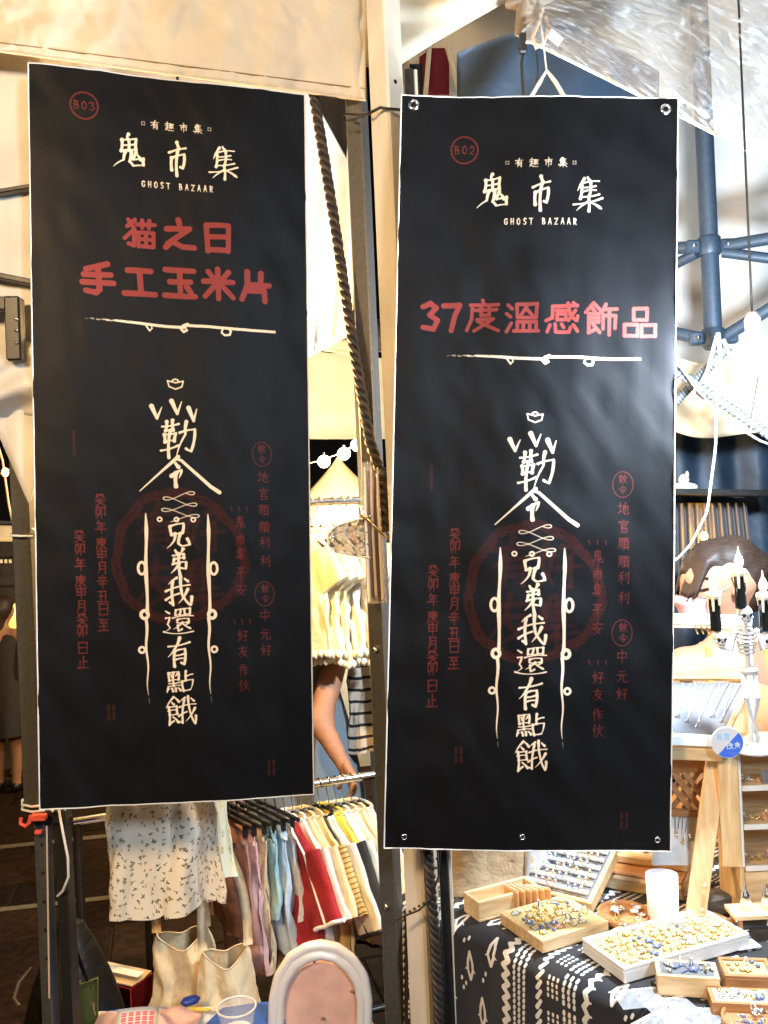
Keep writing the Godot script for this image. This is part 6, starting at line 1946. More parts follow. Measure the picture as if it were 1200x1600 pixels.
func candelabra() -> void:
	var d := 1.93
	var bone := mat(Color(0.62, 0.62, 0.64), 0.4)
	var top := V(1160, 1170, 1.97).y + 0.005
	var base := V(1178, 1165, d)
	base.y = top
	var t := thing("skeleton_candelabra", "grey skeleton candelabra holding three black candle lamps on the shelf unit", "candelabra", base)
	var wax := mat(Color(0.74, 0.70, 0.48), 0.5)
	var black := mat(grey(0.012), 0.15)
	var glow := mat(Color(0.8, 0.78, 0.72), 0.3, 0.0, {"glow": Color(1.0, 0.93, 0.82), "power": 0.55})
	var tip := mat(Color(0.8, 0.5, 0.2), 0.3, 0.0, {"glow": Color(1.0, 0.62, 0.22), "power": 0.9})
	obj("base", latheof(base, [[0.042, 0.0], [0.044, 0.005], [0.036, 0.012], [0.022, 0.016], [0.012, 0.022]], 24), bone, t)
	# figure
	var st := begin()
	var dark := begin()
	var pel := V(1170, 1048, d)
	var neck := V(1164, 978, d)
	var chest := V(1166, 1004, d)
	tube(st, [pel, chest, neck], [0.006, 0.006, 0.005], 8)
	for k in 6:
		var y := chest + Vector3(0, 0.024 - k * 0.0085, 0)
		var rr := 0.021 - absf(k - 2.0) * 0.0018
		var pts := []
		for j in 13:
			var a := TAU * j / 12.0
			pts.append(y + Vector3(cos(a) * rr, -0.004 * sin(a), sin(a) * rr * 0.7))
		tube(st, pts, 0.0022, 5)
	ball(st, pel, Vector3(0.02, 0.011, 0.012))
	for s in [-1, 1]:
		var hip: Vector3 = pel + Vector3(s * 0.013, -0.008, 0)
		var knee := V(1166 if s < 0 else 1184, 1090, d - 0.02)
		var ank := V(1186 if s < 0 else 1172, 1150, d)
		ank.y = top + 0.02
		tube(st, [hip, hip.lerp(knee, 0.5), knee], [0.0065, 0.0045, 0.006], 7)
		tube(st, [knee, knee.lerp(ank, 0.5), ank], [0.006, 0.0038, 0.0055], 7)
		ball(st, knee, Vector3.ONE * 0.0068, Basis.IDENTITY, 5)
		ball(st, ank + Vector3(0, -0.004, 0.01), Vector3(0.006, 0.005, 0.014), Basis.IDENTITY, 5)
		var sh := chest + Vector3(s * 0.024, 0.024, 0)
		var hand := V(1128 if s < 0 else 1196, 1012, d)
		var elb := (sh + hand) / 2 + Vector3(s * -0.002, -0.022, 0.008)
		tube(st, [sh, elb, hand], [0.0052, 0.0045, 0.004], 7)
		ball(st, sh, Vector3.ONE * 0.0065, Basis.IDENTITY, 5)
		for f in 4:
			tube(st, [hand, hand + Vector3((f - 1.5) * 0.004, 0.012, 0.006)], [0.002, 0.0014], 5)
	obj("skeleton_figure", st, bone, t)
	for q in [[1154, 872, 1158, 950, 1164, 960, 0.026], [1114, 908, 1119, 985, 1125, 998, 0.025], [1192, 910, 1196, 985, 1200, 1000, 0.025]]:
		var sk := begin()
		dark = begin()
		var sc := V(q[4], q[5], d)
		tiny_skull(sk, dark, sc, q[6])
		var skull := obj("skull", sk, bone, t)
		obj("socket", dark, M.hole, skull)
		var cb := V(q[2], q[3], d)
		var ct := V(lerpf(q[0], q[2], 0.28), lerpf(q[1], q[3], 0.30), d)
		var cand := obj("candle", tubeof([cb, ct], 0.0118, 18), black, t)
		var ws := begin()
		lathe(ws, Transform3D(Basis.IDENTITY, ct), [[0.0135, -0.006], [0.016, 0.0], [0.0145, 0.008], [0.008, 0.011]], 16)
		for k in 6:
			var a := TAU * k / 6.0
			tube(ws, [ct + Vector3(cos(a) * 0.0128, 0.002, sin(a) * 0.0128), ct + Vector3(cos(a) * 0.0132, -0.008 - 0.012 * (k % 3), sin(a) * 0.0132)], [0.004, 0.0022], 6)
		obj("wax", ws, wax, cand)
		obj("bulb", latheof(ct + Vector3.UP * 0.0112, [[0.006, 0.0], [0.0098, 0.008], [0.0095, 0.016], [0.006, 0.025], [0.003, 0.031]], 16), glow, cand)
		obj("flame_tip", latheof(ct + Vector3(-0.0006, 0.0424, 0), [[0.003, 0.0], [0.0018, 0.007], [0.0004, 0.015]], 10), tip, cand)
		# support from figure to skull
		obj("stem", tubeof([sc + Vector3.DOWN * q[6] * 0.7, neck if q[4] == 1164 else V(1128 if q[4] < 1150 else 1196, 1012, d)], 0.004, 6), bone, t)

func stall_frame() -> void:
	# steel frame at the right
	var top := V(1098, 150, 2.75)
	var t := thing("steel_frame", "blue grey steel pole frame with clamp joints inside the jewellery stall", "frame", Vector3(top.x, 0, top.z))
	var x := top.x
	obj("post", tubeof([Vector3(x, 3.5, top.z), Vector3(x, V(1116, 545, 2.75).y, top.z)], 0.027, 16), M.steel_blue, t)
	var j1 := Vector3(x, V(1108, 385, 2.75).y, top.z)
	var j2 := Vector3(x, V(1116, 528, 2.75).y, top.z)
	for j in [j1, j2]:
		var st := begin()
		lathe(st, Transform3D(Basis.IDENTITY, j), [[0.031, -0.028], [0.034, -0.024], [0.034, 0.024], [0.031, 0.028]], 18)
		for s in [-1, 1]:
			box(st, Transform3D(Basis.IDENTITY, j + Vector3(s * 0.052, 0, 0)), Vector3(0.044, 0.04, 0.03), 0.006)
		var cl := obj("clamp", st, M.steel_blue, t)
		for s in [-1, 1]:
			obj("bolt", ballof(j + Vector3(s * 0.052, 0, 0.017), Vector3.ONE * 0.008, Basis.IDENTITY, 5), M.chrome, cl)
	obj("rail", tubeof([j1 + Vector3(0.05, 0, 0), V(1330, 352, 2.55)], 0.019, 12), M.steel_blue, t)
	obj("rail", tubeof([j1 - Vector3(0.05, 0, 0), V(940, 394, 2.95)], 0.019, 12), M.steel_blue, t)
	obj("brace", tubeof([j1 + Vector3(0.04, -0.02, 0), V(1330, 420, 2.6)], 0.016, 12), M.steel_blue, t)
	obj("brace", tubeof([j1 - Vector3(0.04, 0.02, 0), V(1000, 440, 2.9)], 0.016, 12), M.steel_blue, t)
	obj("brace", tubeof([j2 + Vector3(0.03, 0, 0), V(1320, 410, 2.5)], 0.019, 12), M.steel_blue, t)
	obj("rail", tubeof([j2 - Vector3(0.04, 0.0, 0), V(960, 500, 2.9)], 0.019, 12), M.steel_blue, t)
	# wrapped bars
	var tape := mat(Color(0.16, 0.18, 0.20), 0.45)
	var wind := mat(Color(0.06, 0.07, 0.08), 0.4)
	for q in [[1040, 568, 1262, 722, 2.45, "tape wrapped bar slanting down to the right past the beige cloth"], [1030, 655, 1140, 540, 2.6, "tape wrapped bar slanting up behind the other wrapped bar"]]:
		t = thing("wrapped_bar", q[5], "bar", V(q[0], q[1], q[4]))
		var a := V(q[0], q[1], q[4])
		var b := V(q[2], q[3], q[4] - 0.1)
		obj("core", tubeof([a, b], 0.0115, 10), tape, t)
		var dir := (b - a).normalized()
		var fr := frame_at(dir)
		var pts := []
		for i in 241:
			var s := i / 240.0
			var an := s * TAU * 30.0
			pts.append(a.lerp(b, s) + (fr[0] * cos(an) + fr[1] * sin(an)) * 0.012)
		obj("tape_winding", tubeof(pts, 0.0024, 5), wind, t)
	# beige cloth
	t = thing("beige_cloth", "beige cloth slung behind the wrapped bars under the work lamp", "cloth", V(1130, 620, 2.85))
	obj("cloth", cloth(30, 20, func(u, v): return V(lerpf(1030, 1330, u), lerpf(548 + 20.0 * sin(u * 6.0), 664 + 20.0 * sin(u * PI) + 8.0 * sin(u * 9.0), v), 2.86 - 0.05 * sin(v * PI) + 0.014 * sin(u * 22.0 + v * 6.0)), Vector3(0, 0, -0.003)), fabric(Color(0.72, 0.58, 0.38)), t)
	# cables
	var cab := mat(Color(0.24, 0.23, 0.25), 0.4)
	for q in [[[[1122, 520], [1128, 580], [1124, 622], [1130, 632], [1150, 625], [1158, 600], [1140, 555], [1130, 530]], 2.5, 0.007, "grey cable looped in a long bight under the clamp joint"], [[[1120, 525], [1105, 580], [1088, 612], [1100, 622], [1140, 610], [1152, 570]], 2.48, 0.006, "lilac grey cable hanging in a wide loop under the clamp joint"], [[[1120, 560], [1118, 700], [1105, 800], [1080, 850], [1060, 872], [1035, 890]], 2.25, 0.0036, "pale cord curving down in front of the grey curtain"], [[[1050, 555], [1090, 610], [1140, 660], [1190, 690], [1240, 705]], 2.4, 0.0036, "thin pale cord slung from the banner edge to the right"], [[[1190, 545], [1183, 600], [1170, 670]], 2.45, 0.002, "thin dark wire hanging straight from the work lamp"]]:
		t = thing("cable", q[3], "cable", V(q[0][0][0], q[0][0][1], q[1]))
		var cv := Curve3D.new()
		for i in q[0].size():
			var p := V(q[0][i][0], q[0][i][1], q[1])
			var tn: Vector3 = (V(q[0][mini(i + 1, q[0].size() - 1)][0], q[0][mini(i + 1, q[0].size() - 1)][1], q[1]) - V(q[0][maxi(i - 1, 0)][0], q[0][maxi(i - 1, 0)][1], q[1])) / 6.0
			cv.add_point(p, -tn, tn)
		var pts := []
		for i in 33:
			pts.append(cv.sample_baked(cv.get_baked_length() * i / 32.0))
		obj("cord", tubeof(pts, q[2], 7), cab if q[2] > 0.003 else M.rope, t)
	# hub where the roof is gathered
	t = thing("roof_hub", "brown cloth wrapped roof hub with hanging plug and paper tag", "roof hub", V(835, 30, 2.3))
	var st := begin()
	var hub := fabric(Color(0.24, 0.19, 0.14))
	tube(st, [V(792, 6, 2.32), V(815, 4, 2.3), V(840, -6, 2.3), V(880, -30, 2.3)], [0.012, 0.022, 0.028, 0.03], 12)
	tube(st, [V(832, -20, 2.3), V(822, 24, 2.3), V(808, 56, 2.31)], [0.034, 0.026, 0.008], 12)
	obj("wrapping", st, hub, t)
	obj("pole", tubeof([V(850, 0, 2.31), V(850, -150, 2.31)], 0.015, 10), M.paint_white, t)
	obj("plug", barof(V(818, 52, 2.28), V(817, 84, 2.28), 0.022, 0.018, Vector3.RIGHT, 0.005), M.plastic_black, t)
	obj("cable", tubeof([V(817, 84, 2.28), V(815, 100, 2.28), V(818, 150, 2.28)], 0.004, 6), M.plastic_black, t)
	obj("torn_ring", tubeof([V(848, 14, 2.27), V(842, 34, 2.27), V(832, 58, 2.26), V(838, 76, 2.26), V(850, 66, 2.26), V(858, 44, 2.27), V(852, 26, 2.27)], 0.005, 7), M.rope_pale, t)
	obj("chain", tubeof([V(838, 76, 2.26), V(841, 110, 2.26), V(838, 150, 2.26)], 0.0025, 5), M.plastic_black, t)
	st = begin()
	poly(st, [V(862, 44, 2.25), V(881, 60, 2.25), V(872, 72, 2.25), V(855, 58, 2.25)], Vector3(0, 0, 1), 0.002)
	obj("paper_tag", st, M.plastic_white, t)
	t = thing("banner_suspension", "white cord in an inverted V holding the right banner's top edge", "cord", V(855, 110, 1.95))
	obj("cord", tubeof([V(830, 152, 1.925), V(843, 130, 1.97), V(854, 110, 2.0), V(868, 128, 1.97), V(882, 152, 1.925)], 0.005, 7), M.plastic_white, t)
	obj("line", tubeof([V(854, 110, 2.0), V(846, 40, 2.2), V(842, 20, 2.27)], 0.002, 6), M.plastic_white, t)
	# backdrop behind the seller
	t = thing("navy_backdrop", "dark navy cloth backdrop behind the seller", "backdrop", V(1130, 800, 3.2))
	var floor_y := -0.01
	obj("cloth", cloth(50, 10, func(u, v):
		var a := V(lerpf(860, 1440, u), 640, 3.22)
		return Vector3(a.x, lerpf(a.y, floor_y, v), a.z + 0.02 * sin(u * 60.0) + 0.012 * sin(u * 23.0)), Vector3(0, 0, -0.003)), M.navy, t)
	t = thing("back_shelf", "dark shelf with a pale ornament behind the seller", "shelf", V(1090, 765, 3.0))
	obj("board", barof(V(1000, 768, 3.05), V(1210, 772, 3.05), 0.02, 0.2, Vector3.UP), M.steel_black, t)
	for px in [1010, 1205]:
		var p := V(px, 770, 3.05)
		obj("post", barof(p, Vector3(p.x, 0, p.z), 0.02, 0.02), M.steel_black, t)
	var op := V(1068, 760, 3.0)
	t = thing("shelf_ornament", "pale crouching animal shaped ornament on the dark back shelf", "ornament", op)
	var ost := begin()
	ball(ost, op + Vector3(0.0, -0.004, 0), Vector3(0.05, 0.018, 0.025), Basis.IDENTITY, 7)
	ball(ost, op + Vector3(0.002, 0.022, 0), Vector3(0.018, 0.02, 0.018), Basis.IDENTITY, 6)
	ball(ost, op + Vector3(0.014, 0.04, 0), Vector3(0.006, 0.012, 0.006), Basis.IDENTITY, 5)
	obj("figure", ost, mat(Color(0.62, 0.55, 0.44), 0.5), t)
	t = thing("pleated_curtain", "grey pleated curtain below the dark back shelf", "curtain", V(1110, 820, 3.05))
	obj("cloth", cloth(120, 6, func(u, v): return V(lerpf(1030, 1166 + 14.0 * v, u), lerpf(786, 905, v), 3.1 + 0.02 * sin(u * TAU * 11.0)), Vector3(0, 0, -0.003)), fabric(Color(0.11, 0.10, 0.10)), t)

# ------------------------------------------------------------------ people
func hand_bones(w: Vector3, dir: Vector3, palm_n: Vector3, thumb_side: float, curl: float) -> Array:
	var across := dir.cross(palm_n).normalized()
	var out := [[w, w + dir * 0.07, 0.024, 0.022], [w + dir * 0.04 + across * 0.02, w + dir * 0.075 + across * 0.026, 0.015, 0.012], [w + dir * 0.04 - across * 0.02, w + dir * 0.075 - across * 0.026, 0.015, 0.012]]
	for i in 4:
		var a := w + dir * 0.078 + across * (i - 1.5) * 0.019
		var l: float = [0.03, 0.036, 0.034, 0.026][i]
		var d1 := (dir + palm_n * curl * 0.5).normalized()
		var d2 := (dir + palm_n * curl * 1.4).normalized()
		out.append([a, a + d1 * l, 0.0088, 0.008])
		out.append([a + d1 * l, a + d1 * l + d2 * l * 0.9, 0.008, 0.0068])
	var tb := w + dir * 0.02 + across * 0.024 * thumb_side
	var td := (dir * 0.7 + across * thumb_side * 0.6 + palm_n * 0.3).normalized()
	out.append([tb, tb + td * 0.038, 0.011, 0.0095])
	out.append([tb + td * 0.038, tb + (td * 0.038) + (td + palm_n * 0.5).normalized() * 0.028, 0.0095, 0.0075])
	return out

func seller() -> void:
	var d := 2.52
	var H := V(1128, 905, d)
	var t := thing("person", "person in a peach top and pink face mask looking down behind the necklace bar", "person", Vector3(H.x + 0.04, 0, H.z))
	var o := func(x: float, y: float, z: float) -> Vector3: return H + Vector3(x, y, z)
	var sh := V(1136, 1022, d)
	var b := [
		[o.call(0.012, 0.012, 0), o.call(0.03, 0.0, 0), 0.084, 0.084],
		[o.call(-0.04, 0.02, 0), o.call(-0.045, -0.03, 0), 0.066, 0.062],
		[o.call(-0.045, -0.05, 0), o.call(-0.062, -0.105, 0.0), 0.05, 0.028],
		[o.call(0.0, -0.06, 0), o.call(-0.04, -0.10, 0), 0.052, 0.036],
		[o.call(-0.098, -0.02, 0), o.call(-0.112, -0.052, 0), 0.009, 0.013],
		[o.call(-0.088, 0.002, 0.03), o.call(-0.092, 0.002, -0.03), 0.017, 0.017],
		[o.call(0.03, -0.07, 0), sh + Vector3(0.01, 0.01, 0), 0.05, 0.056],
		[sh + Vector3(-0.11, -0.03, 0), sh + Vector3(0.13, -0.03, 0), 0.055, 0.055],
		[sh + Vector3(0.0, -0.06, 0), sh + Vector3(0.01, -0.36, -0.02), 0.11, 0.10],
		[sh + Vector3(-0.045, -0.1, 0), sh + Vector3(0.055, -0.1, 0), 0.10, 0.10],
		[sh + Vector3(-0.05, -0.45, -0.03), sh + Vector3(0.07, -0.45, -0.03), 0.11, 0.11],
	]
	for s in [-1, 1]:
		var p: Vector3 = sh + Vector3(0.01 + s * 0.14, -0.035, 0)
		var e := p + Vector3(s * 0.04, -0.24, 0.06)
		var w := p + Vector3(-s * 0.03, -0.30, 0.24)
		b.append([p, e, 0.046, 0.037])
		b.append([e, w, 0.037, 0.025])
		var hip := sh + Vector3(0.01 + s * 0.075, -0.48, -0.03)
		var kn := Vector3(hip.x, 0.44, hip.z + 0.02)
		var an := Vector3(hip.x, 0.07, hip.z - 0.01)
		b.append([hip, kn, 0.085, 0.055])
		b.append([kn, an, 0.052, 0.035])
		b.append([an + Vector3(0, -0.03, 0), an + Vector3(0, -0.042, 0.14), 0.034, 0.026])
	var body := obj("body", bones_mesh(b, 0.0135, 0.03), M.skin, t)
	for s in [-1, 1]:
		var p: Vector3 = sh + Vector3(0.01 + s * 0.14, -0.035, 0)
		var e := p + Vector3(s * 0.04, -0.24, 0.06)
		var w := p + Vector3(-s * 0.03, -0.30, 0.24)
		obj("hand", bones_mesh(hand_bones(w, (w - e).normalized(), Vector3.DOWN, -s, 0.8), 0.0045, 0.008), M.skin, t)
	# ear, eye, brow
	var ear := bones_mesh([[o.call(0.002, 0.014, 0.086), o.call(0.012, -0.002, 0.092), 0.010, 0.012], [o.call(0.012, -0.002, 0.092), o.call(0.0, -0.032, 0.084), 0.011, 0.007]], 0.004, 0.008)
	obj("ear", ear, M.skin, body)
	obj("eyelid", tubeof([o.call(-0.092, -0.014, 0.044), o.call(-0.080, -0.022, 0.058), o.call(-0.062, -0.018, 0.067)], 0.003, 5), M.hair, body)
	obj("eyebrow", tubeof([o.call(-0.096, 0.010, 0.042), o.call(-0.082, 0.015, 0.057), o.call(-0.062, 0.010, 0.068)], 0.0032, 5), M.hair, body)
	# mask
	var mk := func(u: float, v: float) -> Vector3:
		var a := lerpf(-1.25, 1.25, u)
		var bulge := 0.030 * cos(a) * sin(PI * clampf(v * 0.8 + 0.15, 0.0, 1.0)) + 0.004 * sin(v * 9.0)
		var c: Vector3 = o.call(-0.045, -0.045 - 0.07 * v, 0)
		var rr := lerpf(0.070, 0.048, v)
		return c + Vector3(-cos(a) * (rr + bulge), 0.006 * cos(a), sin(a) * (rr + 0.005))
	obj("face_mask", cloth(20, 12, mk, Vector3(0.002, 0, 0)), fabric(Color(0.70, 0.42, 0.47)), t)
	obj("mask_loop", tubeof([mk.call(0.98, 0.1), o.call(-0.02, -0.02, 0.075), o.call(0.016, 0.012, 0.078)], 0.0016, 5), M.plastic_white, t)
	# hair
	var hb := [
		[o.call(-0.022, 0.045, 0), o.call(0.03, 0.045, 0), 0.070, 0.079],
		[o.call(0.06, 0.012, 0.034), o.call(0.062, -0.05, 0.03), 0.047, 0.034],
		[o.call(0.075, 0.02, 0), o.call(0.075, -0.045, 0), 0.068, 0.052],
		[o.call(-0.055, 0.058, 0.02), o.call(-0.088, 0.02, 0.034), 0.030, 0.010],
		[o.call(-0.055, 0.058, -0.02), o.call(-0.088, 0.02, -0.034), 0.030, 0.010],
		[o.call(-0.03, 0.055, 0.045), o.call(-0.018, 0.035, 0.064), 0.026, 0.010],
		[o.call(0.05, 0.03, 0.03), o.call(0.045, 0.0, 0.05), 0.045, 0.022],
		[o.call(0.11, 0.0, 0), o.call(0.135, -0.05, 0.01), 0.026, 0.03],
		[o.call(0.135, -0.05, 0.01), o.call(0.13, -0.14, 0.02), 0.03, 0.012],
	]
	for i in 5:
		var x := -0.116 + i * 0.006
		hb.append([o.call(x + 0.034, 0.052, 0.012 + i * 0.011), o.call(x - 0.010, -0.036 - 0.008 * (i % 3), 0.022 + i * 0.011), 0.011, 0.004])
		hb.append([o.call(x + 0.022, 0.05, -0.012 - i * 0.011), o.call(x - 0.010, -0.036 - 0.008 * (i % 3), -0.022 - i * 0.011), 0.011, 0.004])
	hb.append([o.call(-0.05, 0.055, 0), o.call(-0.088, 0.03, 0), 0.036, 0.024])
	obj("hair", bones_mesh(hb, 0.0065, 0.012), M.hair, t)
	# top with straps
	var peach := fabric(Color(0.66, 0.34, 0.14))
	var cb := [
		[sh + Vector3(0.0, -0.10, 0), sh + Vector3(0.01, -0.36, -0.02), 0.118, 0.11],
		[sh + Vector3(-0.06, -0.14, 0), sh + Vector3(0.07, -0.14, 0), 0.105, 0.105],
		[sh + Vector3(-0.05, -0.45, -0.03), sh + Vector3(0.07, -0.45, -0.03), 0.122, 0.122],
		[sh + Vector3(-0.06, -0.5, -0.03), sh + Vector3(-0.06, -0.85, -0.02), 0.11, 0.12],
		[sh + Vector3(0.08, -0.5, -0.03), sh + Vector3(0.08, -0.85, -0.02), 0.11, 0.12],
	]
	obj("dress", bones_mesh(cb, 0.016, 0.04), peach, t)
	var strap := fabric(Color(0.74, 0.52, 0.05))
	for s in [-1, 1]:
		obj("strap", tubeof([sh + Vector3(0.01 + s * 0.075, 0.028, -0.02), sh + Vector3(0.01 + s * 0.08, 0.02, 0.05), sh + Vector3(s * 0.085, -0.05, 0.095), sh + Vector3(s * 0.08, -0.11, 0.112)], 0.007, 8), strap, t)

func figure(label: String, foot: Vector3, h: float, yaw: float, skin: Material, dress: Material, hem: float, arm: Array) -> void:
	var t := thing("person", label, "person", foot)
	t.rotation.y = yaw
	var P := func(x: float, y: float, z: float) -> Vector3: return Vector3(x, y, z) * h
	var b := [
		[P.call(0, 0.935, 0.0), P.call(0, 0.925, 0.012), 0.058 * h, 0.056 * h],
		[P.call(0, 0.905, 0.02), P.call(0, 0.882, 0.034), 0.036 * h, 0.024 * h],
		[P.call(0, 0.918, 0.064), P.call(0, 0.908, 0.072), 0.006 * h, 0.008 * h],
		[P.call(0, 0.87, 0.0), P.call(0, 0.815, -0.005), 0.032 * h, 0.036 * h],
		[P.call(-0.08, 0.80, 0), P.call(0.08, 0.80, 0), 0.038 * h, 0.038 * h],
		[P.call(0, 0.77, 0), P.call(0, 0.56, 0), 0.075 * h, 0.07 * h],
		[P.call(-0.04, 0.54, 0), P.call(0.04, 0.54, 0), 0.07 * h, 0.07 * h],
	]
	for s in [-1, 1]:
		b.append([P.call(s * 0.052, 0.5, 0), P.call(s * 0.055, 0.28, 0.008), 0.054 * h, 0.036 * h])
		b.append([P.call(s * 0.055, 0.28, 0.008), P.call(s * 0.05, 0.045, -0.006), 0.036 * h, 0.022 * h])
		b.append([P.call(s * 0.05, 0.024, -0.01), P.call(s * 0.056, 0.018, 0.09), 0.022 * h, 0.016 * h])
		var e: Vector3 = P.call(s * 0.15, 0.63, -0.01)
		var w: Vector3 = P.call(s * 0.14, 0.48, 0.05)
		if arm.size() and s > 0:
			e = t.transform.affine_inverse() * arm[0]
			w = t.transform.affine_inverse() * arm[1]
		b.append([P.call(s * 0.112, 0.795, 0), e, 0.030 * h, 0.025 * h])
		b.append([e, w, 0.025 * h, 0.017 * h])
	put_mesh("body", bones_mesh(b, 0.0095 * h, 0.018 * h), skin, t)
	for s in [-1, 1]:
		var e: Vector3 = P.call(s * 0.15, 0.63, -0.01)
		var w: Vector3 = P.call(s * 0.14, 0.48, 0.05)
		if arm.size() and s > 0:
			e = t.transform.affine_inverse() * arm[0]
			w = t.transform.affine_inverse() * arm[1]
		put_mesh("hand", bones_mesh(hand_bones(w, (w - e).normalized(), Vector3(-s, 0, 0.2).normalized(), 1.0, 0.7), 0.005, 0.008), skin, t)
	var hb := [[P.call(0, 0.95, -0.008), P.call(0, 0.94, -0.014), 0.062 * h, 0.062 * h], [P.call(0, 0.93, -0.03), P.call(0, 0.86, -0.04), 0.05 * h, 0.035 * h], [P.call(-0.03, 0.975, 0.03), P.call(0.03, 0.975, 0.03), 0.026 * h, 0.026 * h]]
	put_mesh("hair", bones_mesh(hb, 0.008 * h, 0.014 * h), M.hair, t)
	var rings := []
	for q in [[0.825, 0.065, 0.04], [0.80, 0.115, 0.06], [0.74, 0.105, 0.085], [0.64, 0.092, 0.082], [0.54, 0.118, 0.095], [0.42, 0.135, 0.11], [hem, 0.15, 0.125]]:
		var ring := []
		for k in 36:
			var a := TAU * k / 36.0
			var fl := 1.0 + (0.05 * sin(a * 8.0) if q[0] < 0.5 else 0.0)
			ring.append(P.call(cos(a) * q[1] * fl, q[0], sin(a) * q[2] * fl))
		rings.append(ring)
	var st := begin()
	loft(st, rings, true, false)
	put_mesh("dress", st, dress, t)
	for s in [-1, 1]:
		put_mesh("shoe", bones_mesh([[P.call(s * 0.05, 0.03, -0.012), P.call(s * 0.057, 0.022, 0.095), 0.027 * h, 0.021 * h]], 0.008 * h, 0.01), M.plastic_black, t)

func people() -> void:
	seller()
	var foot := G(14, 1236, 0.0)
	figure("small person in a dark dress standing with back turned before the far lit stall", foot, 1.2, PI * 0.93, M.skin_tan, fabric(Color(0.020, 0.016, 0.014)), 0.30, [])
	var f2 := V(462, 1000, 3.14)
	f2.y = 0
	figure("person in a grey blue dress reaching an arm down to the lower rail", f2, 1.58, 0.0, M.skin_tan, fabric(Color(0.16, 0.20, 0.23)), 0.28, [V(500, 1128, 2.92), V(532, 1186, 2.84)])

# ------------------------------------------------------------------ lamps
func bulb_glow(c: Color, p: float) -> StandardMaterial3D:
	return mat(Color(0.8, 0.8, 0.8), 0.3, 0.0, {"glow": c, "power": p})

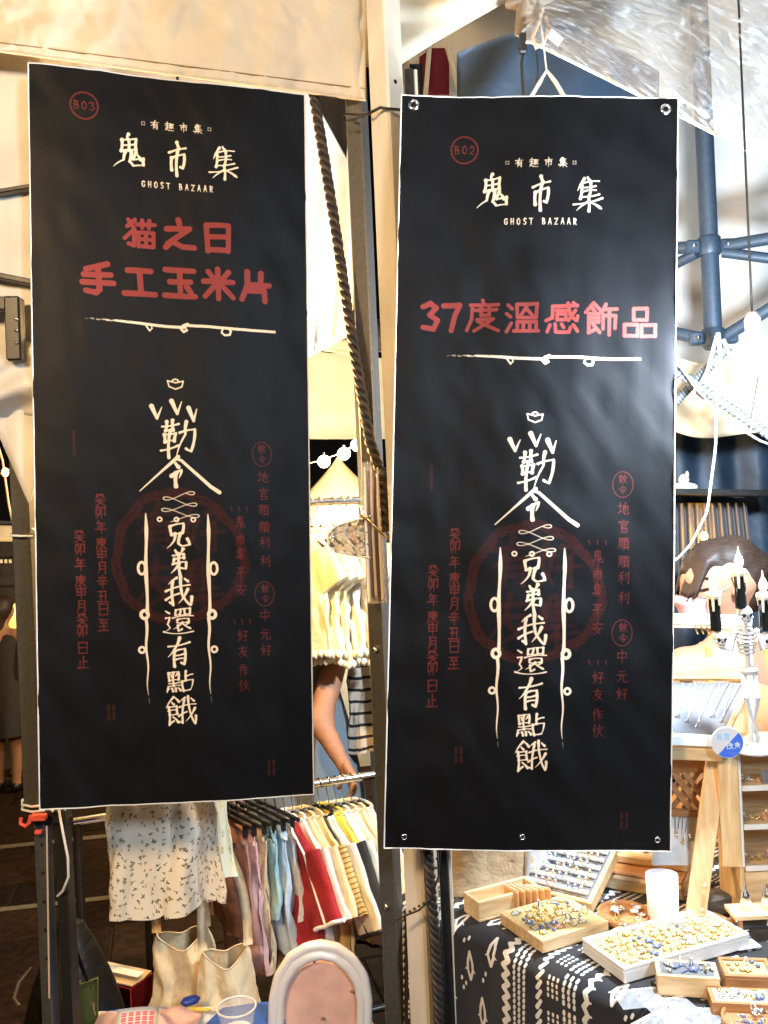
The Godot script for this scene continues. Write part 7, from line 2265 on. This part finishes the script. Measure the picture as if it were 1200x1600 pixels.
func lamps() -> void:
	var warm := Color(1.0, 0.80, 0.52)
	var cool := Color(0.86, 0.93, 1.0)
	# bulb inside the clothes stall, behind the banner
	var p := V(300, 640, 2.36)
	var t := thing("hanging_bulb", "warm bulb hanging on a cord inside the clothes stall behind the banner", "lamp", p)
	obj("bulb", ballof(p, Vector3(0.03, 0.034, 0.03)), bulb_glow(warm, 3.0), t)
	obj("socket", latheof(p + Vector3.UP * 0.033, [[0.014, 0.0], [0.016, 0.02], [0.012, 0.05]], 14), M.plastic_black, t)
	obj("cord", tubeof([p + Vector3.UP * 0.08, p + Vector3.UP * 1.02], 0.004, 6), M.plastic_black, t)
	lamp_light(t, p, LIGHT_CLOTHES, warm, 0.03)
	p = V(400, 690, 3.55)  # unseen bulb, added to brighten the far fascia and the blouses
	t = thing("added_rear_bulb", "added unseen warm bulb deep inside the clothes stall lighting the far fascia", "lamp", p)
	obj("bulb", ballof(p, Vector3(0.03, 0.034, 0.03)), bulb_glow(warm, 3.0), t)
	obj("socket", latheof(p + Vector3.UP * 0.033, [[0.014, 0.0], [0.016, 0.02], [0.012, 0.05]], 14), M.plastic_black, t)
	obj("cord", tubeof([p + Vector3.UP * 0.08, p + Vector3.UP * 1.4], 0.004, 6), M.plastic_black, t)
	lamp_light(t, p, LIGHT_REAR, Color(1.0, 0.88, 0.68), 0.03)
	# work lamp of the jewellery stall
	p = V(1178, 556, 1.86)
	t = thing("work_lamp", "blazing white work lamp under the steel frame of the jewellery stall", "lamp", p)
	obj("globe", latheof(p, [[0.004, -0.042], [0.023, -0.037], [0.035, -0.021], [0.04, 0.0], [0.035, 0.021], [0.021, 0.041], [0.014, 0.050]], 24), bulb_glow(cool, 4.0), t)
	obj("socket", latheof(p + Vector3.UP * 0.050, [[0.014, 0.0], [0.016, 0.026], [0.01, 0.04]], 16), M.plastic_white, t)
	obj("cord", tubeof([p + Vector3.UP * 0.088, p + Vector3.UP * 0.98], 0.0025, 8), M.plastic_black, t)
	lamp_light(t, p, LIGHT_STALL, cool, 0.05)
	# string of bulbs
	var pts := [V(470, 727, 5.2), V(506, 718, 5.2), V(537, 706, 5.2), V(558, 692, 5.2), V(600, 660, 5.2)]
	t = thing("bulb_wire", "thin wire carrying the round bulbs over the pointed tent", "wire", pts[0])
	obj("wire", tubeof(pts, 0.004, 6), M.rope_pale, t)
	for i in 3:
		var q: Vector3 = pts[i + 1] + Vector3(0, -0.012, 0)
		t = thing("round_bulb", "round white glowing bulb on the wire over the pointed tent", "bulb", q, "round bulbs over the pointed tent")
		obj("globe", ballof(q, Vector3.ONE * 0.038), bulb_glow(Color(1.0, 0.96, 0.86), 5.0), t)
		obj("socket", latheof(q + Vector3.UP * 0.035, [[0.008, 0.0], [0.008, 0.018]], 10), M.plastic_black, t)
		lamp_light(t, q, 1.6, Color(1.0, 0.9, 0.7), 0.02)
	# yellow round lamp and far stall at the left
	p = V(27, 968, 5.9)
	t = thing("yellow_globe_lamp", "glowing yellow round lamp beside the small person at the far stall", "lamp", Vector3(p.x, 0, p.z))
	obj("globe", ballof(p, Vector3(0.075, 0.11, 0.075), Basis.IDENTITY, 10), bulb_glow(Color(1.0, 0.80, 0.22), 2.2), t)
	obj("stem", tubeof([p + Vector3.DOWN * 0.1, Vector3(p.x, 0.02, p.z)], 0.014, 8), M.teak, t)
	obj("foot", latheof(Vector3(p.x, 0, p.z), [[0.09, 0.0], [0.09, 0.02]], 20), M.steel_black, t)
	lamp_light(t, p, 0.6, Color(1.0, 0.78, 0.4), 0.07)
	var far := thing("far_stall", "far stall with a lit white awning edge and dark shelves behind the small person", "stall", Vector3(p.x - 0.5, 0, -6.6))
	obj("awning", cloth(10, 3, func(u, v): return V(lerpf(-220, 44, u), lerpf(822, 846, v), 6.4 + 0.01 * sin(u * 40.0)), Vector3(0, 0, -0.004)), M.canopy_white, far)
	obj("awning_roof", cloth(10, 3, func(u, v): return V(lerpf(-220, 44, u), 822 - 10.0 * v, 6.4 + 1.2 * v), Vector3(0, 0.004, 0)), M.canopy_white, far)
	var by := V(0, 870, 6.9)
	obj("back_wall", boxat(Vector3(by.x - 0.9, 0.8, -7.2), Vector3(2.4, 1.5, 0.03)), mat(Color(0.05, 0.045, 0.045), 0.8), far)
	for y in [880, 925]:
		obj("shelf", barof(V(-200, y, 6.8), V(40, y - 10, 6.8), 0.02, 0.03, Vector3.UP), M.steel_black, far)
	for i in 5:
		obj("price_tag", boxat(V(2 + i * 7, 877, 6.77), Vector3(0.02, 0.028, 0.004)), M.plastic_white, far)
	for x in [-200, 42]:
		var a := V(x, 835, 6.45)
		obj("post", barof(a, Vector3(a.x, 0, a.z), 0.03, 0.03), M.steel_grey, far)
	# small ornaments on strings
	t = thing("light_string", "slack pale string hanging in front of the far stall", "string", V(0, 700, 3.2))
	obj("string", tubeof([V(-20, 640, 3.2), V(4, 720, 3.2), V(14, 790, 3.2), V(24, 836, 3.2)], 0.004, 6), M.rope_pale, t)
	obj("string", tubeof([V(-10, 742, 3.2), V(10, 738, 3.2), V(24, 725, 3.2)], 0.004, 6), M.rope_pale, t)
	obj("charm", ballof(V(8, 738, 3.19), Vector3(0.014, 0.018, 0.012), Basis.IDENTITY, 5), bulb_glow(Color(1.0, 0.85, 0.5), 1.5), t)
	# warm wall lamp behind the seller
	p = V(1100, 838, 3.02)
	t = thing("curtain_lamp", "small warm lamp glowing at the foot of the grey pleated curtain", "lamp", p)
	obj("bulb", ballof(p, Vector3(0.014, 0.016, 0.014), Basis.IDENTITY, 6), bulb_glow(Color(1.0, 0.8, 0.3), 5.0), t)
	obj("base", latheof(p + Vector3.DOWN * 0.04, [[0.02, 0.0], [0.014, 0.026]], 12), M.steel_black, t)
	obj("stand", tubeof([p + Vector3.DOWN * 0.04, Vector3(p.x, 0, p.z)], 0.008, 8), M.steel_black, t)
	lamp_light(t, p, 0.06, Color(1.0, 0.75, 0.3), 0.014)
	# behind the camera: lamp across the lane, cool one added to tint right banner
	for q in [[-1.15, 2.75, 0.35, Color(1.0, 0.84, 0.62), LIGHT_FRONT_WARM, "warm tube lamp on a pole across the lane facing the cream valance"], [1.0, 2.45, 0.75, Color(0.80, 0.90, 1.0), LIGHT_FRONT_COOL, "added cool white tube lamp on a pole tinting the right banner"]]:
		p = Vector3(q[0], q[1], q[2])
		t = thing("tube_lamp", q[5], "lamp", Vector3(p.x, 0, p.z))
		obj("pole", tubeof([Vector3(p.x, 0, p.z + 0.1), Vector3(p.x, p.y + 0.1, p.z + 0.1)], 0.02, 10), M.steel_grey, t)
		obj("arm", tubeof([Vector3(p.x, p.y + 0.08, p.z + 0.1), Vector3(p.x, p.y + 0.05, p.z + 0.01)], 0.012, 8), M.steel_grey, t)
		obj("reflector", boxat(p + Vector3(0, 0.03, 0), Vector3(0.5, 0.03, 0.06)), M.paint_white, t)
		obj("tube", tubeof([p + Vector3(-0.22, 0, 0), p + Vector3(0.22, 0, 0)], 0.013, 12), bulb_glow(q[3], 3.0), t)
		lamp_light(t, p + Vector3(0, -0.03, -0.03), q[4], q[3], 0.2)

const LIGHT_CLOTHES := 2.2
const LIGHT_REAR := 1.6
const LIGHT_STALL := 5.2
const LIGHT_FRONT_WARM := 8.5
const LIGHT_FRONT_COOL := 6.0

func _ready() -> void:
	rng.seed = 11
	wn.seed = 77
	wn.frequency = 0.7
	wn.fractal_octaves = 3
	wn.noise_type = FastNoiseLite.TYPE_SIMPLEX_SMOOTH
	setup()
	materials()
	T.weave_fine = noise_image(Vector2i(512, 512), 0.35, 2, 41, grey(0.0), grey(1.0))
	lamps()
	ground()
	canopies()
	posts()
	banner(0, "black banner with red handwritten stall title in two lines and cream signs")
	banner(1, "black banner with red one line stall title starting with 37")
	stall_frame()
	people()
	clothes()
	floor_goods()
	jewellery()
	candelabra()
